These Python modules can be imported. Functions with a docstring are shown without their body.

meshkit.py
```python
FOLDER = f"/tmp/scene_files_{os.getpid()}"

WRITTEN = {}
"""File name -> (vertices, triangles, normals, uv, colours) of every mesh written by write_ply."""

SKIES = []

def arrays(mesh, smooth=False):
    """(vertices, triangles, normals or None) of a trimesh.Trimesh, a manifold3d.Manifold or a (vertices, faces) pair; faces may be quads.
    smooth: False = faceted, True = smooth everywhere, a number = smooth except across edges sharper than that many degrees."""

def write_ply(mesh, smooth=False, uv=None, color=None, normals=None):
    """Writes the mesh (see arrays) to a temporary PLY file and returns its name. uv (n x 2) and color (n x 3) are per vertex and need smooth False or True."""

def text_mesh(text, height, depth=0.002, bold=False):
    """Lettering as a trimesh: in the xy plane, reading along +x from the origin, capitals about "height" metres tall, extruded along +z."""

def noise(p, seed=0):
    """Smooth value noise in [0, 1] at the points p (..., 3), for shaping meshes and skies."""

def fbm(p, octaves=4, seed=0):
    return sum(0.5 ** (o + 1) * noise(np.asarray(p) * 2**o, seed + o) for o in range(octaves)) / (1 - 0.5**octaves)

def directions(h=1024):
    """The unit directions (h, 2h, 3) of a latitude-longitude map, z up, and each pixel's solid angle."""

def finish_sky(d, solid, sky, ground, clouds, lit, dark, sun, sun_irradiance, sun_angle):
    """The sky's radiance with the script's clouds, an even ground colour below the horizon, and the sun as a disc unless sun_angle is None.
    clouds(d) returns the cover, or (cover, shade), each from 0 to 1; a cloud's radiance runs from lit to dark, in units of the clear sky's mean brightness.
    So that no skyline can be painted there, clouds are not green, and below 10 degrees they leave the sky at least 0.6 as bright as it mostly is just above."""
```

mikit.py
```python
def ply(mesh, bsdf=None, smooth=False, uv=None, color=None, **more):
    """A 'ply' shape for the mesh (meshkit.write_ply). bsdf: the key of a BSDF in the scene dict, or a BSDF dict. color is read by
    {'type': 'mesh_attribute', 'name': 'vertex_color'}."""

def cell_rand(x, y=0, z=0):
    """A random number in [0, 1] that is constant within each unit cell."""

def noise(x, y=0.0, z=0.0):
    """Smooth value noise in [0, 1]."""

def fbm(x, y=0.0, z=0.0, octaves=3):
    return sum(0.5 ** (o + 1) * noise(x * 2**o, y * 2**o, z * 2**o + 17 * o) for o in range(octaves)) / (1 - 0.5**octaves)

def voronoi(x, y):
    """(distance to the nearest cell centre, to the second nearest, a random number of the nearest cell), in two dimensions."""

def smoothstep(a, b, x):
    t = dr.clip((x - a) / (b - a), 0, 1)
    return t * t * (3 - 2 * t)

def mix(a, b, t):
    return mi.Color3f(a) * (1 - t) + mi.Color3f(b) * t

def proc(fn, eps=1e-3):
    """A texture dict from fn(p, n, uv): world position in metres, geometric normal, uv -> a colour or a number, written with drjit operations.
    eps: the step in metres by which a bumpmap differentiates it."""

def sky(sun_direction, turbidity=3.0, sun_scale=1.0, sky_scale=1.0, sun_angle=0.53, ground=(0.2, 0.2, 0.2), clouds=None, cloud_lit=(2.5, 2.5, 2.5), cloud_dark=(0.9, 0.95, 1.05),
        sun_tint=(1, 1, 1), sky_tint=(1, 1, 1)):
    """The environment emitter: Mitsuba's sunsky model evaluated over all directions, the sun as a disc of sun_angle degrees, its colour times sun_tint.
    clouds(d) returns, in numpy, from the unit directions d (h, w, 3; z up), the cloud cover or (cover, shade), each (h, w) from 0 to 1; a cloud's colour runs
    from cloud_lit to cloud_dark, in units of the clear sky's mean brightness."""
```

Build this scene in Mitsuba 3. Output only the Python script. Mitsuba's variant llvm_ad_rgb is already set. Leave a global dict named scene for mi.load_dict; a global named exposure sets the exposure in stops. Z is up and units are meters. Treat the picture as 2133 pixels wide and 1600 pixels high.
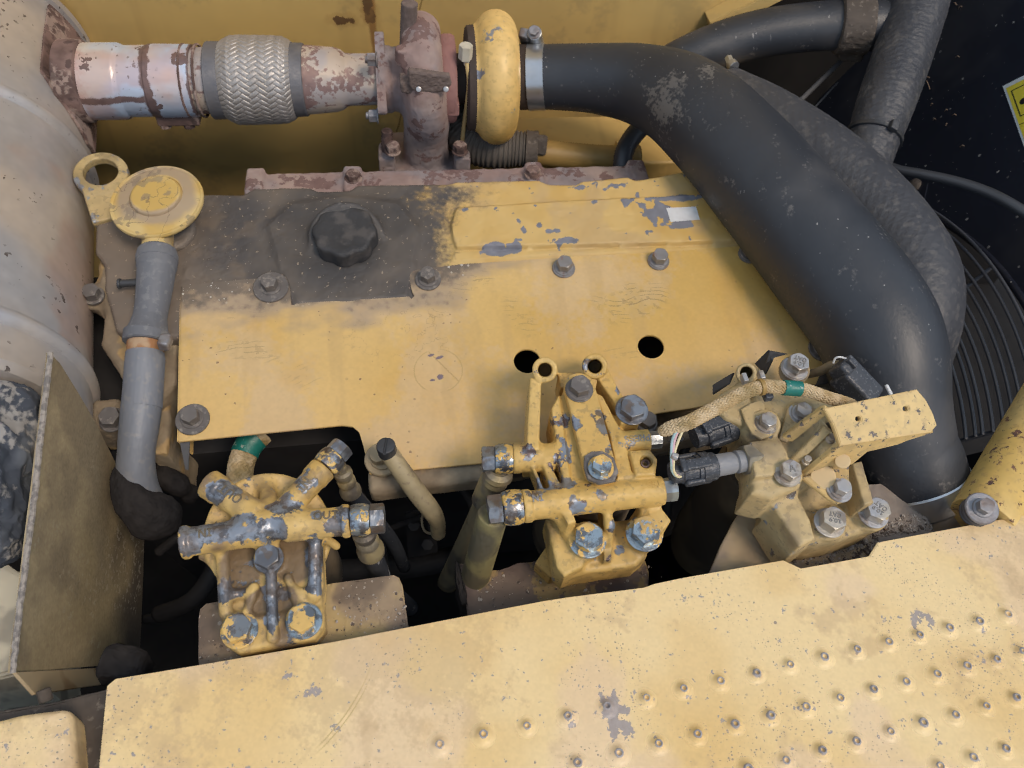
import math, random
import numpy as np, trimesh, manifold3d as m3, drjit as dr, mitsuba as mi
import shapely.geometry as sg
import mikit, meshkit
from mikit import proc, noise, fbm, voronoi, cell_rand, smoothstep, mix

# ------------------------------------------------------------------ camera, sky, exposure
PITCH, ROLL, FPX = math.radians(52.0), math.radians(6.0), 1774.0
CAM = np.array([0.0, 0.0, 0.55])
_r0, _u0 = np.array([1.0, 0, 0]), np.array([0, math.sin(PITCH), math.cos(PITCH)])
FWD = np.array([0, math.cos(PITCH), -math.sin(PITCH)])
RGT = math.cos(ROLL) * _r0 - math.sin(ROLL) * _u0
UPV = math.cos(ROLL) * _u0 + math.sin(ROLL) * _r0
RGT = math.cos(ROLL) * _r0 + math.sin(ROLL) * _u0
UPV = math.cos(ROLL) * _u0 - math.sin(ROLL) * _r0
T = mi.ScalarTransform4f
scene, labels = {}, {}
scene['camera'] = {'type': 'thinlens', 'fov': 2 * math.degrees(math.atan(1066.5 / FPX)), 'fov_axis': 'x', 'near_clip': 0.02, 'far_clip': 50.0,
                   'aperture_radius': 0.0012, 'focus_distance': 0.66,
                   'to_world': T().look_at(origin=CAM.tolist(), target=(CAM + FWD).tolist(), up=UPV.tolist())}
scene['sky'] = mikit.sky((0.42, -0.42, 0.8), turbidity=3, sun_scale=0.5, sun_angle=18, sun_tint=(1.0, 1.0, 1.05), clouds=lambda d: 1.0, cloud_lit=(2.05, 2.5, 3.1), cloud_dark=(1.0, 1.05, 1.15))
exposure = 1.56

# ------------------------------------------------------------------ helpers: rays, frames, keys
rng = np.random.default_rng(11)
def unit(v): v = np.asarray(v, float); return v / np.linalg.norm(v)
def ray(x, y): return FWD + (x - 1066.5) / FPX * RGT - (y - 800.0) / FPX * UPV
def atz(x, y, z): return CAM + ray(x, y) * z
def on(x, y, p, n):
    d = ray(x, y); return CAM + d * (np.dot(np.asarray(p) - CAM, n) / np.dot(d, n))
def depth(p): return float(np.dot(np.asarray(p) - CAM, FWD))
class Fr:
    """A thing's own frame: origin and axes. loc() finds the point of the frame's plane z = h that is seen in direction (x, y)."""
    def __init__(s, x, y, z, n, x2, y2, o=None):
        s.o = atz(x, y, z) if o is None else np.asarray(o, float); s.ez = unit(n)
        s.ex = unit(on(x2, y2, s.o, s.ez) - s.o); s.ey = np.cross(s.ez, s.ex); s.M = np.stack([s.ex, s.ey, s.ez], 1)
    def loc(s, x, y, h=0.0):
        return s.M.T @ (on(x, y, s.o + s.ez * h, s.ez) - s.o)
    def locs(s, pts, h=0.0): return np.array([s.loc(x, y, h) for x, y in pts])
    def w(s, p): return np.asarray(p, float) @ s.M.T + s.o
    def toloc(s, q): return (np.asarray(q, float) - s.o) @ s.M
    def px(s, n, x, y, h=0.0):
        """n pixels of the photograph in metres at that spot"""
        return n * depth(on(x, y, s.o + s.ez * h, s.ez)) / FPX
    def mesh(s, m):
        m = m.copy(); m.vertices = s.w(m.vertices); return m
class World:
    def w(s, p): return np.asarray(p, float)
    def mesh(s, m): return m
WORLD = World()
def numbered(key):
    if key not in USED: USED.add(key); return key
    k = 1
    while f'{key}_{k:03d}' in USED: k += 1
    USED.add(f'{key}_{k:03d}'); return f'{key}_{k:03d}'
USED = set()
def thing(name, label, cat, group=None):
    key = numbered(name); labels[key] = {'label': label, 'category': cat}
    if group: labels[key]['group'] = group
    return key
def add(name, mesh, mat, parent=None, fr=WORLD, smooth=32, label=None, cat=None, group=None, kind=None, uv=None):
    key = numbered(f'{parent}__{name}' if parent else name); assert len(mesh.faces), key
    scene[key] = mikit.ply(fr.mesh(mesh), mat, smooth=smooth, uv=uv)
    e = {}
    if label: e['label'] = label
    if cat: e['category'] = cat
    if group: e['group'] = group
    if kind: e['kind'] = kind
    if e: labels[key] = e
    return key

# ------------------------------------------------------------------ meshes
def tm(man):
    m = man.to_mesh(); return trimesh.Trimesh(m.vert_properties[:, :3], m.tri_verts, process=False)
def mani(t): return m3.Manifold(m3.Mesh(np.asarray(t.vertices, np.float32), np.asarray(t.faces, np.uint32)))
def cat_(ms): return trimesh.util.concatenate(ms)
def basis(d):
    d = unit(d); a = np.array([0, 0, 1.0]) if abs(d[2]) < 0.9 else np.array([1.0, 0, 0])
    x = unit(np.cross(a, d)); return np.stack([x, np.cross(d, x), d], 1)
def orient(m, p, d, x=None):
    """moves a mesh built along +z to the point p, its z along d"""
    if x is None: B = basis(d)
    else:
        d = unit(d); x = unit(np.asarray(x) - np.dot(x, d) * d); B = np.stack([x, np.cross(d, x), d], 1)
    m = m.copy(); m.vertices = m.vertices @ B.T + np.asarray(p); return m
def lathe(prof, n=48, cap=False):
    """prof: (r, z) rows; a surface of revolution about z (open ends unless r = 0)"""
    prof = np.asarray(prof, float); a = np.arange(n) * 2 * np.pi / n
    v = np.stack([prof[:, None, 0] * np.cos(a), prof[:, None, 0] * np.sin(a), np.repeat(prof[:, 1:2], n, 1)], -1).reshape(-1, 3)
    i, j = np.meshgrid(np.arange(len(prof) - 1), np.arange(n), indexing='ij')
    q = np.stack([i * n + j, i * n + (j + 1) % n, (i + 1) * n + (j + 1) % n, (i + 1) * n + j], -1).reshape(-1, 4)
    f = np.vstack([q[:, [0, 1, 2]], q[:, [0, 2, 3]]])
    m = trimesh.Trimesh(v, f, process=False); m.merge_vertices(); m.update_faces(m.nondegenerate_faces())
    return m
def rprof(r, z0, z1, b=0.0008):
    """profile of a solid disc or cylinder with rounded edges"""
    return [(0, z0), (r - b, z0), (r - .3 * b, z0 + .3 * b), (r, z0 + b), (r, z1 - b), (r - .3 * b, z1 - .3 * b), (r - b, z1), (0, z1)]
def cyl(p, q, r, b=0.0008, n=40):
    p, q = np.asarray(p, float), np.asarray(q, float); L = np.linalg.norm(q - p)
    return orient(lathe(rprof(r, 0, L, min(b, L / 3)), n), p, q - p)
def spline(pts, n=60):
    """Catmull-Rom through the rows of pts (any number of columns)"""
    p = np.asarray(pts, float); p = np.vstack([2 * p[0] - p[1], p, 2 * p[-1] - p[-2]]); out = []
    m = len(p) - 3; k = max(2, n // m)
    for i in range(m):
        a, b, c, d = p[i:i + 4]; t = np.linspace(0, 1, k, endpoint=False)[:, None]
        out.append(0.5 * (2 * b + (c - a) * t + (2 * a - 5 * b + 4 * c - d) * t * t + (3 * b - a - 3 * c + d) * t ** 3))
    return np.vstack(out + [p[-2][None]])
def sweep(pts, rad, sides=32, disp=None, caps=True, squash=None):
    """tube along the polyline pts; rad per point; disp(s, a, r): outward shift at arc length s, angle a. Returns mesh and uv"""
    p = np.asarray(pts, float); r = np.broadcast_to(np.asarray(rad, float), (len(p),))
    t = np.gradient(p, axis=0); t /= np.linalg.norm(t, axis=1, keepdims=True)
    n = np.zeros_like(p); n[0] = basis(t[0])[:, 0]
    for i in range(1, len(p)):
        v = n[i - 1] - np.dot(n[i - 1], t[i]) * t[i]; n[i] = v / np.linalg.norm(v)
    b = np.cross(t, n); a = np.arange(sides) * 2 * np.pi / sides
    s = np.concatenate([[0], np.cumsum(np.linalg.norm(np.diff(p, axis=0), axis=1))])
    R = np.repeat(r[:, None], sides, 1)
    if disp is not None: R = R + disp(np.repeat(s[:, None], sides, 1), np.repeat(a[None], len(p), 0), R)
    v = p[:, None] + R[..., None] * (np.cos(a)[None, :, None] * n[:, None] + np.sin(a)[None, :, None] * b[:, None])
    i, j = np.meshgrid(np.arange(len(p) - 1), np.arange(sides), indexing='ij')
    q = np.stack([i * sides + j, i * sides + (j + 1) % sides, (i + 1) * sides + (j + 1) % sides, (i + 1) * sides + j], -1).reshape(-1, 4)
    f = [q[:, [0, 1, 2]], q[:, [0, 2, 3]]]; v = v.reshape(-1, 3)
    if caps:
        L = len(v); v = np.vstack([v, p[0], p[-1]]); k = np.arange(sides)
        f += [np.stack([(k + 1) % sides, k, k * 0 + L], 1), np.stack([L - sides + k, L - sides + (k + 1) % sides, k * 0 + L + 1], 1)]
    return trimesh.Trimesh(v, np.vstack(f), process=False)
def poly(pts, h, z0=0.0, holes=(), bevel=0.0):
    """extruded outline (local xy) from z0 up to z0 + h, its top edge chamfered"""
    P = sg.Polygon(np.asarray(pts)[:, :2], [np.asarray(q)[:, :2] for q in holes]).buffer(0)
    if P.geom_type != 'Polygon': P = max(P.geoms, key=lambda g: g.area)
    if bevel <= 0: m = trimesh.creation.extrude_polygon(P, h, engine='earcut'); m.apply_translation([0, 0, z0]); return m
    def ring(q): return np.asarray(q.coords)[:-1]
    def cs(q): return m3.CrossSection([ring(q.exterior)] + [ring(i) for i in q.interiors], m3.FillRule.EvenOdd)
    parts = [tm(m3.Manifold.extrude(cs(P), h - bevel).translate((0, 0, z0)))]
    k = P.buffer(-bevel, join_style=2)
    A, B = P, k
    base = m3.Manifold.extrude(cs(P), h - bevel).translate((0, 0, z0))
    out = base
    for e in (0.35, 1.0):
        q = P.buffer(-bevel * e, join_style=2)
        for g in getattr(q, 'geoms', [q]):
            if g.area > 0: out = out + m3.Manifold.extrude(cs(g), h - bevel + bevel * (0.62 if e < 1 else 1.0)).translate((0, 0, z0))
    return tm(out)
def circle(c, r, n=28, a0=0.0, ry=None):
    a = a0 + np.arange(n) * 2 * np.pi / n; return np.stack([c[0] + r * np.cos(a), c[1] + (ry or r) * np.sin(a)], 1)
def roundbox(size, b=0.001, c=(0, 0, 0)):
    s = np.asarray(size) / 2 - b; pts = np.array([[x, y, z] for x in (-1, 1) for y in (-1, 1) for z in (-1, 1)]) * s
    ball = m3.Manifold.sphere(b, 12)
    return tm(m3.Manifold.batch_hull([ball.translate(tuple(p + np.asarray(c))) for p in pts]))
def subdiv(m, size):
    v, f = trimesh.remesh.subdivide_to_size(m.vertices, m.faces, size, max_iter=12); return trimesh.Trimesh(v, f)
def rough(m, amp, scale, seed=0):
    m = m.copy(); m.merge_vertices(); n = m.vertex_normals
    m.vertices = m.vertices + n * (amp * 2 * (meshkit.fbm(np.asarray(m.vertices) * scale, 4, seed) - 0.5))[:, None]; return m
def hexhead(af, h, flange=0.0, fh=0.0015, a=0.0, chamf=True):
    """bolt head: a chamfered hexagon (across flats af, height h), bottom at z = 0, on an optional flange disc"""
    R = af / math.sqrt(3); hx = m3.CrossSection([circle((0, 0), R, 6, a)])
    body = m3.Manifold.extrude(hx, h + fh)
    cone = m3.Manifold.cylinder(h + fh, R * 1.0 + (h + fh) * 1.6 - .0, R * 0.86, 48)
    m = body ^ cone if chamf else body
    if flange: m = m + mani(lathe([(0, 0), (flange, 0), (flange, fh * .6), (flange * .93, fh), (0, fh * 1.4)], 40))
    return tm(m)
def washer(ro, ri, t):
    b = t * .25
    return lathe([(ri, 0), (ro - b, 0), (ro, b), (ro, t - b), (ro - b, t), (ri, t), (ri, 0)], 44)

# ------------------------------------------------------------------ castings: signed distances blended smoothly, then surface nets
class Cast:
    """primitives in a frame's own coordinates (metres); k is the fillet between a primitive and what is already there"""
    def __init__(s): s.ops = []
    def _bb(s, pts, r): p = np.asarray(pts, float).reshape(-1, 3); return p.min(0) - r, p.max(0) + r
    def cap(s, a, b, ra, rb=None, k=.003, cut=False):
        a, b = np.asarray(a, float), np.asarray(b, float); rb = ra if rb is None else rb
        def f(P):
            ba = b - a; t = np.clip(((P - a) @ ba) / (ba @ ba), 0, 1)
            return np.linalg.norm(P - a - t[..., None] * ba, axis=-1) - (ra + (rb - ra) * t)
        s.ops.append((f, s._bb([a, b], max(ra, rb)), k, cut)); return s
    def cyl(s, a, b, r, rb=None, k=.002, rd=.0012, cut=False):
        a, b = np.asarray(a, float), np.asarray(b, float); rb = r if rb is None else rb; L = np.linalg.norm(b - a); d = (b - a) / L
        def f(P):
            z = (P - a) @ d; q = np.linalg.norm(P - a - z[..., None] * d, axis=-1)
            x = q - (r + (rb - r) * np.clip(z / L, 0, 1)) + rd; y = np.abs(z - L / 2) - L / 2 + rd
            return np.minimum(np.maximum(x, y), 0) + np.sqrt(np.maximum(x, 0) ** 2 + np.maximum(y, 0) ** 2) - rd
        s.ops.append((f, s._bb([a, b], max(r, rb)), k, cut)); return s
    def box(s, c, size, B=np.eye(3), k=.002, rd=.0012, cut=False):
        c, hs = np.asarray(c, float), np.asarray(size, float) / 2 - rd
        def f(P):
            q = np.abs((P - c) @ B) - hs
            return np.linalg.norm(np.maximum(q, 0), axis=-1) + np.minimum(q.max(-1), 0) - rd
        s.ops.append((f, s._bb(c, np.linalg.norm(size) / 2), k, cut)); return s
    def prism(s, pts, z0, z1, k=.002, rd=.001, cut=False):
        """outline pts (local xy) between heights z0 and z1"""
        V = np.asarray(pts, float)[:, :2]
        def f(P):
            x, y = P[..., 0], P[..., 1]; d = np.full(x.shape, 1e9, np.float32); sgn = np.ones(x.shape, np.float32)
            for i in range(len(V)):
                a, b = V[i], V[i - 1]; e = b - a; wx, wy = x - a[0], y - a[1]
                t = np.clip((wx * e[0] + wy * e[1]) / (e @ e), 0, 1); d = np.minimum(d, (wx - e[0] * t) ** 2 + (wy - e[1] * t) ** 2)
                c1, c2, c3 = y >= a[1], y < b[1], e[0] * wy > e[1] * wx
                sgn = np.where((c1 & c2 & c3) | (~c1 & ~c2 & ~c3), -sgn, sgn)
            xx = sgn * np.sqrt(d) + rd; yy = np.abs(P[..., 2] - (z0 + z1) / 2) - (z1 - z0) / 2 + rd
            return np.minimum(np.maximum(xx, yy), 0) + np.sqrt(np.maximum(xx, 0) ** 2 + np.maximum(yy, 0) ** 2) - rd
        s.ops.append((f, (np.append(V.min(0), z0), np.append(V.max(0), z1)), k, cut)); return s
    def torus(s, c, d, R, r, k=.002, cut=False, sq=1.0):
        c, d = np.asarray(c, float), unit(d)
        def f(P):
            z = (P - c) @ d; q = np.linalg.norm(P - c - z[..., None] * d, axis=-1)
            return np.sqrt((q - R) ** 2 + (z / sq) ** 2) * 1.0 - r
        s.ops.append((f, s._bb(c, R + r * max(1, sq)), k, cut)); return s
    def ball(s, c, r, k=.002, cut=False):
        c = np.asarray(c, float)
        s.ops.append((lambda P: np.linalg.norm(P - c, axis=-1) - r, s._bb(c, r), k, cut)); return s
    def build(s, res=.001, amp=0.0, scale=250.0, seed=0):
        lo = np.min([o[1][0] for o in s.ops if not o[3]], 0) - 4 * res; hi = np.max([o[1][1] for o in s.ops if not o[3]], 0) + 4 * res
        n = np.ceil((hi - lo) / res).astype(int) + 1; ax = [(lo[i] + res * np.arange(n[i])).astype(np.float32) for i in range(3)]
        G = np.full(n, .05, np.float32)
        for f, (a, b), k, cut in s.ops:
            mg = 2 * k + 5 * res
            i0 = np.clip(np.floor((a - mg - lo) / res).astype(int), 0, n); i1 = np.clip(np.ceil((b + mg - lo) / res).astype(int) + 1, 0, n)
            if (i1 <= i0).any(): continue
            sl = tuple(slice(x, y) for x, y in zip(i0, i1))
            P = np.stack(np.meshgrid(*[ax[i][sl[i]] for i in range(3)], indexing='ij'), -1)
            d = f(P).astype(np.float32); g = G[sl]
            if cut: d = -d; h = np.maximum(k - np.abs(g - d), 0) / max(k, 1e-6); G[sl] = np.maximum(g, d) + h * h * k * .25
            else: h = np.maximum(k - np.abs(g - d), 0) / max(k, 1e-6); G[sl] = np.minimum(g, d) - h * h * k * .25
        v, q = nets(G); v = lo + v * res
        m = trimesh.Trimesh(v, np.vstack([q[:, [0, 1, 2]], q[:, [0, 2, 3]]]), process=False)
        if amp: m = rough(m, amp, scale, seed)
        return m
def nets(G):
    s = G < 0; E = np.array([[x, y, z] for x in (0, 1) for y in (0, 1) for z in (0, 1)])
    c = sum(s[e[0]:s.shape[0] - 1 + e[0], e[1]:s.shape[1] - 1 + e[1], e[2]:s.shape[2] - 1 + e[2]].astype(np.int8) for e in E)
    idx = np.argwhere((c > 0) & (c < 8)); acc = np.zeros((len(idx), 3)); cnt = np.zeros(len(idx))
    for a in E:
        for d in range(3):
            if a[d]: continue
            b = a.copy(); b[d] = 1
            va, vb = G[tuple((idx + a).T)], G[tuple((idx + b).T)]; x = (va < 0) != (vb < 0)
            t = np.where(x, va / np.where(x, va - vb, 1), 0); acc += np.where(x[:, None], a + t[:, None] * (b - a), 0); cnt += x
    v = idx + acc / cnt[:, None]; ids = np.full(c.shape, -1, np.int64); ids[tuple(idx.T)] = np.arange(len(idx)); quads = []
    for d in range(3):
        u, w = (d + 1) % 3, (d + 2) % 3
        A = np.moveaxis(s, d, 0); e = np.argwhere(A[:-1] != A[1:]); o = np.zeros_like(e); o[:, d] = e[:, 0]
        oth = [k for k in range(3) if k != d]; o[:, oth[0]], o[:, oth[1]] = e[:, 1], e[:, 2]
        o = o[(o[:, u] > 0) & (o[:, w] > 0) & (o[:, u] < s.shape[u] - 1) & (o[:, w] < s.shape[w] - 1)]
        def at(du, dw): k = o.copy(); k[:, u] -= du; k[:, w] -= dw; return ids[tuple(k.T)]
        q = np.stack([at(1, 1), at(0, 1), at(0, 0), at(1, 0)], 1); fl = s[tuple(o.T)]
        quads.append(np.where(fl[:, None], q, q[:, ::-1]))
    q = np.vstack(quads); return v, q[(q >= 0).all(1)]

# ------------------------------------------------------------------ materials
def C(*c): return mi.Color3f(*c)
# one tileable block of four-octave noise and one sheet of scattered dots, computed here once and looked up by every material
def _tile_noise(n=128, base=16, seed=3):
    r = np.random.default_rng(seed); out = np.zeros((n, n, n), np.float32); tot = 0
    for o in range(4):
        c = base * 2 ** o; g = r.random((c, c, c)).astype(np.float32); k = n // c; w = .5 ** (o + 1); tot += w
        if k == 1: out += w * g; continue
        t = (np.arange(n) / k); i0 = t.astype(int); f = t - i0; f = f * f * (3 - 2 * f)
        for ax in range(3):
            sh = [1, 1, 1]; sh[ax] = n; ff = f.reshape(sh).astype(np.float32)
            g = np.take(g, i0 % c, ax) * (1 - ff) + np.take(g, (i0 + 1) % c, ax) * ff
        out += w * g
    return out / tot
def _tile_dots(n=1024, c=64, seed=5):
    r = np.random.default_rng(seed); out = np.full((n, n), 3.0, np.float32); k = n // c
    for a in range(c):
        for b in range(c):
            if r.random() > .34: continue
            x, y, q = (a + r.uniform(.2, .8)) * k, (b + r.uniform(.2, .8)) * k, (.07 + .36 * r.random() ** 3.0) * k
            e, an = r.uniform(.6, 1.0), r.uniform(0, 3.2); R = int(3 * q) + 2
            I, J = np.meshgrid(np.arange(-R, R + 1), np.arange(-R, R + 1), indexing='ij'); U, V = I + int(x) - x, J + int(y) - y
            d = np.hypot((U * math.cos(an) + V * math.sin(an)), (V * math.cos(an) - U * math.sin(an)) / e) / q
            ii, jj = (I + int(x)) % n, (J + int(y)) % n; out[ii, jj] = np.minimum(out[ii, jj], d)
    return out
NOISE, DOTS = mi.Float(_tile_noise().ravel()), mi.Float(_tile_dots().ravel())
def _look(x, y, z):
    x, y, z = (mi.Float(v) * 8.0 for v in (x, y, z)); i = [dr.floor(v) for v in (x, y, z)]; f = [v - k for v, k in zip((x, y, z), i)]
    i = [mi.UInt32(mi.Int32(k) + 1048576) & 127 for k in i]; j = [(k + 1) & 127 for k in i]
    def g(a, b, c): return dr.gather(mi.Float, NOISE, (a * 128 + b) * 128 + c)
    def ln(a, b): return dr.lerp(g(a, b, i[2]), g(a, b, j[2]), f[2])
    return dr.lerp(dr.lerp(ln(i[0], i[1]), ln(i[0], j[1]), f[1]), dr.lerp(ln(j[0], i[1]), ln(j[0], j[1]), f[1]), f[0])
def fbm(x, y=0.0, z=0.0, octaves=3): return _look(x, y, z)
def noise(x, y=0.0, z=0.0): return _look(x, y, z)
def f3(p, s, o=0.0, octaves=3): return _look(p.x * s + o * 1.37, p.y * s + o * .71, p.z * s - o * .53)
def dots(u, v):
    x, y = mi.Float(u) * 16.0, mi.Float(v) * 16.0; i, j = dr.floor(x), dr.floor(y); a, b = x - i, y - j
    i, j = mi.UInt32(mi.Int32(i) + 1048576) & 1023, mi.UInt32(mi.Int32(j) + 1048576) & 1023; i1, j1 = (i + 1) & 1023, (j + 1) & 1023
    def g(m, n): return dr.gather(mi.Float, DOTS, m * 1024 + n)
    return dr.lerp(dr.lerp(g(i, j), g(i, j1), b), dr.lerp(g(i1, j), g(i1, j1), b), a)
def spots(p, L):
    """the wear or dirt of spots with a place of their own: (x, y, z, radius, strength)"""
    out = mi.Float(0)
    for x, y, z, r, w in L:
        d = dr.sqrt(dr.square(p.x - x) + dr.square(p.y - y) + dr.square(p.z - z))
        out += w * (1 - smoothstep(.35 * r, r, d))
    return out
def specks(u, v, s, k=1.0, o=0.0):
    """small round chips scattered over a sheet, s cells to the metre"""
    return 1 - smoothstep(.8 * k, 1.15 * k, dots(u * s + o, v * s - o))
def principled(col, rough=.55, metal=0.0, spec=.4, bump=None, bscale=.0004, eps=.0004, **k):
    c = proc(col) if callable(col) else {'type': 'rgb', 'value': list(col)}
    b = {'type': 'principled', 'base_color': c, 'roughness': proc(rough) if callable(rough) else rough, 'metallic': metal, 'specular': spec, **k}
    if bump is not None: b = {'type': 'bumpmap', 'arbitrary': proc(bump, eps=eps), 'bsdf': b, 'scale': bscale}
    return {'type': 'twosided', 'bsdf': b}
def painted(base, base2, dirt, da=.7, dt=.52, ds=34, chip=.66, cs=130, chipc=(.20, .22, .26), chipc2=(.10, .09, .09), L=(), rough=.5, metal=.55, mrough=.42, bs=.0004, o=0.0, DL=()):
    """yellow paint over grey metal: faded patches, dirt, and chips down to the metal"""
    def mask(p, n, uv):
        m = f3(p, cs, 3 + o, 4) + .42 * (f3(p, cs * 4.3, 7 + o) - .5) + .22 * (f3(p, cs * 15, 2 + o) - .5) + spots(p, L)
        return smoothstep(chip - .012, chip + .035, m)
    def col(p, n, uv):
        c = mix(base, base2, smoothstep(.35, .65, f3(p, 14, o)))
        c = c * (.84 + .32 * f3(p, 160, o, 2)); c = mix(c, dirt, smoothstep(.56, .72, f3(p, 330, 4 + o)) * .35)
        d = smoothstep(dt, dt + .22, f3(p, ds, 5 + o, 4) + spots(p, DL)) * da
        return mix(c, mix(dirt, [x * .6 for x in dirt], f3(p, 300, 1, 2)), d)
    def mcol(p, n, uv):
        c = mix(chipc, chipc2, smoothstep(.40, .66, f3(p, 190, 2, 3) + .4 * (f3(p, 900, 4) - .5)))
        return mix(c, dirt, smoothstep(.52, .66, f3(p, 75, 13 + o)) * .55)
    def bmp(p, n, uv): return f3(p, 420, 2, 3) * .6 - mask(p, n, uv) * .5
    a = {'type': 'principled', 'base_color': proc(col), 'roughness': rough, 'specular': .4}
    b = {'type': 'principled', 'base_color': proc(mcol), 'roughness': mrough, 'metallic': metal, 'specular': .5}
    return {'type': 'twosided', 'bsdf': {'type': 'bumpmap', 'arbitrary': proc(bmp, eps=.0003), 'scale': bs,
            'bsdf': {'type': 'blendbsdf', 'weight': proc(mask), 'bsdf_0': a, 'bsdf_1': b}}}
YEL, YEL2, DUSTY = (.60, .345, .075), (.66, .42, .13), (.17, .125, .085)

# ------------------------------------------------------------------ frames of the large parts
AL = math.radians(12)
N_E = np.array([0, -math.sin(AL), math.cos(AL)])
ENG = Fr(900, 700, .74, N_E, 0, 0)
ENG.ex = unit(on(1580, 510, ENG.o, N_E) - on(370, 590, ENG.o, N_E)); ENG.ez = unit(N_E - np.dot(N_E, ENG.ex) * ENG.ex)
ENG.ey = np.cross(ENG.ez, ENG.ex); ENG.M = np.stack([ENG.ex, ENG.ey, ENG.ez], 1)
EXH = unit([ENG.ex[0], ENG.ex[1], 0]); NB = np.cross(EXH, [0, 0, 1.0])          # along the engine, and level towards the camera
DECK = Fr(240, 1413, 1, [0, 0, 1.0], 2133, 1072, o=on(240, 1413, [0, 0, 0], np.array([0, 0, 1.0])))
def slab(fr, pts, h, t, bevel=.0006, holes=(), at=None):
    """a plate whose upper outline is pts (pixels) at height h of the frame, t thick"""
    return poly(fr.locs(pts, h), t, h - t, [q for q in holes], min(bevel, t * .3))
def plate3(pts, t, bevel=.0006, flip=1, holes=()):
    """a flat plate through world points, t thick behind its seen side"""
    p = np.asarray(pts, float); c = p.mean(0); _, _, v = np.linalg.svd(p - c); n = v[2]
    if np.dot(n, CAM - c) < 0: n = -n
    fr = World(); x = unit(p[1] - p[0] - np.dot(p[1] - p[0], n) * n); y = np.cross(n, x); M = np.stack([x, y, n], 1)
    m = poly((p - c) @ M, t, -t, [(np.asarray(q) - c) @ M for q in holes], bevel); m.vertices = m.vertices @ M.T + c; return m
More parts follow.
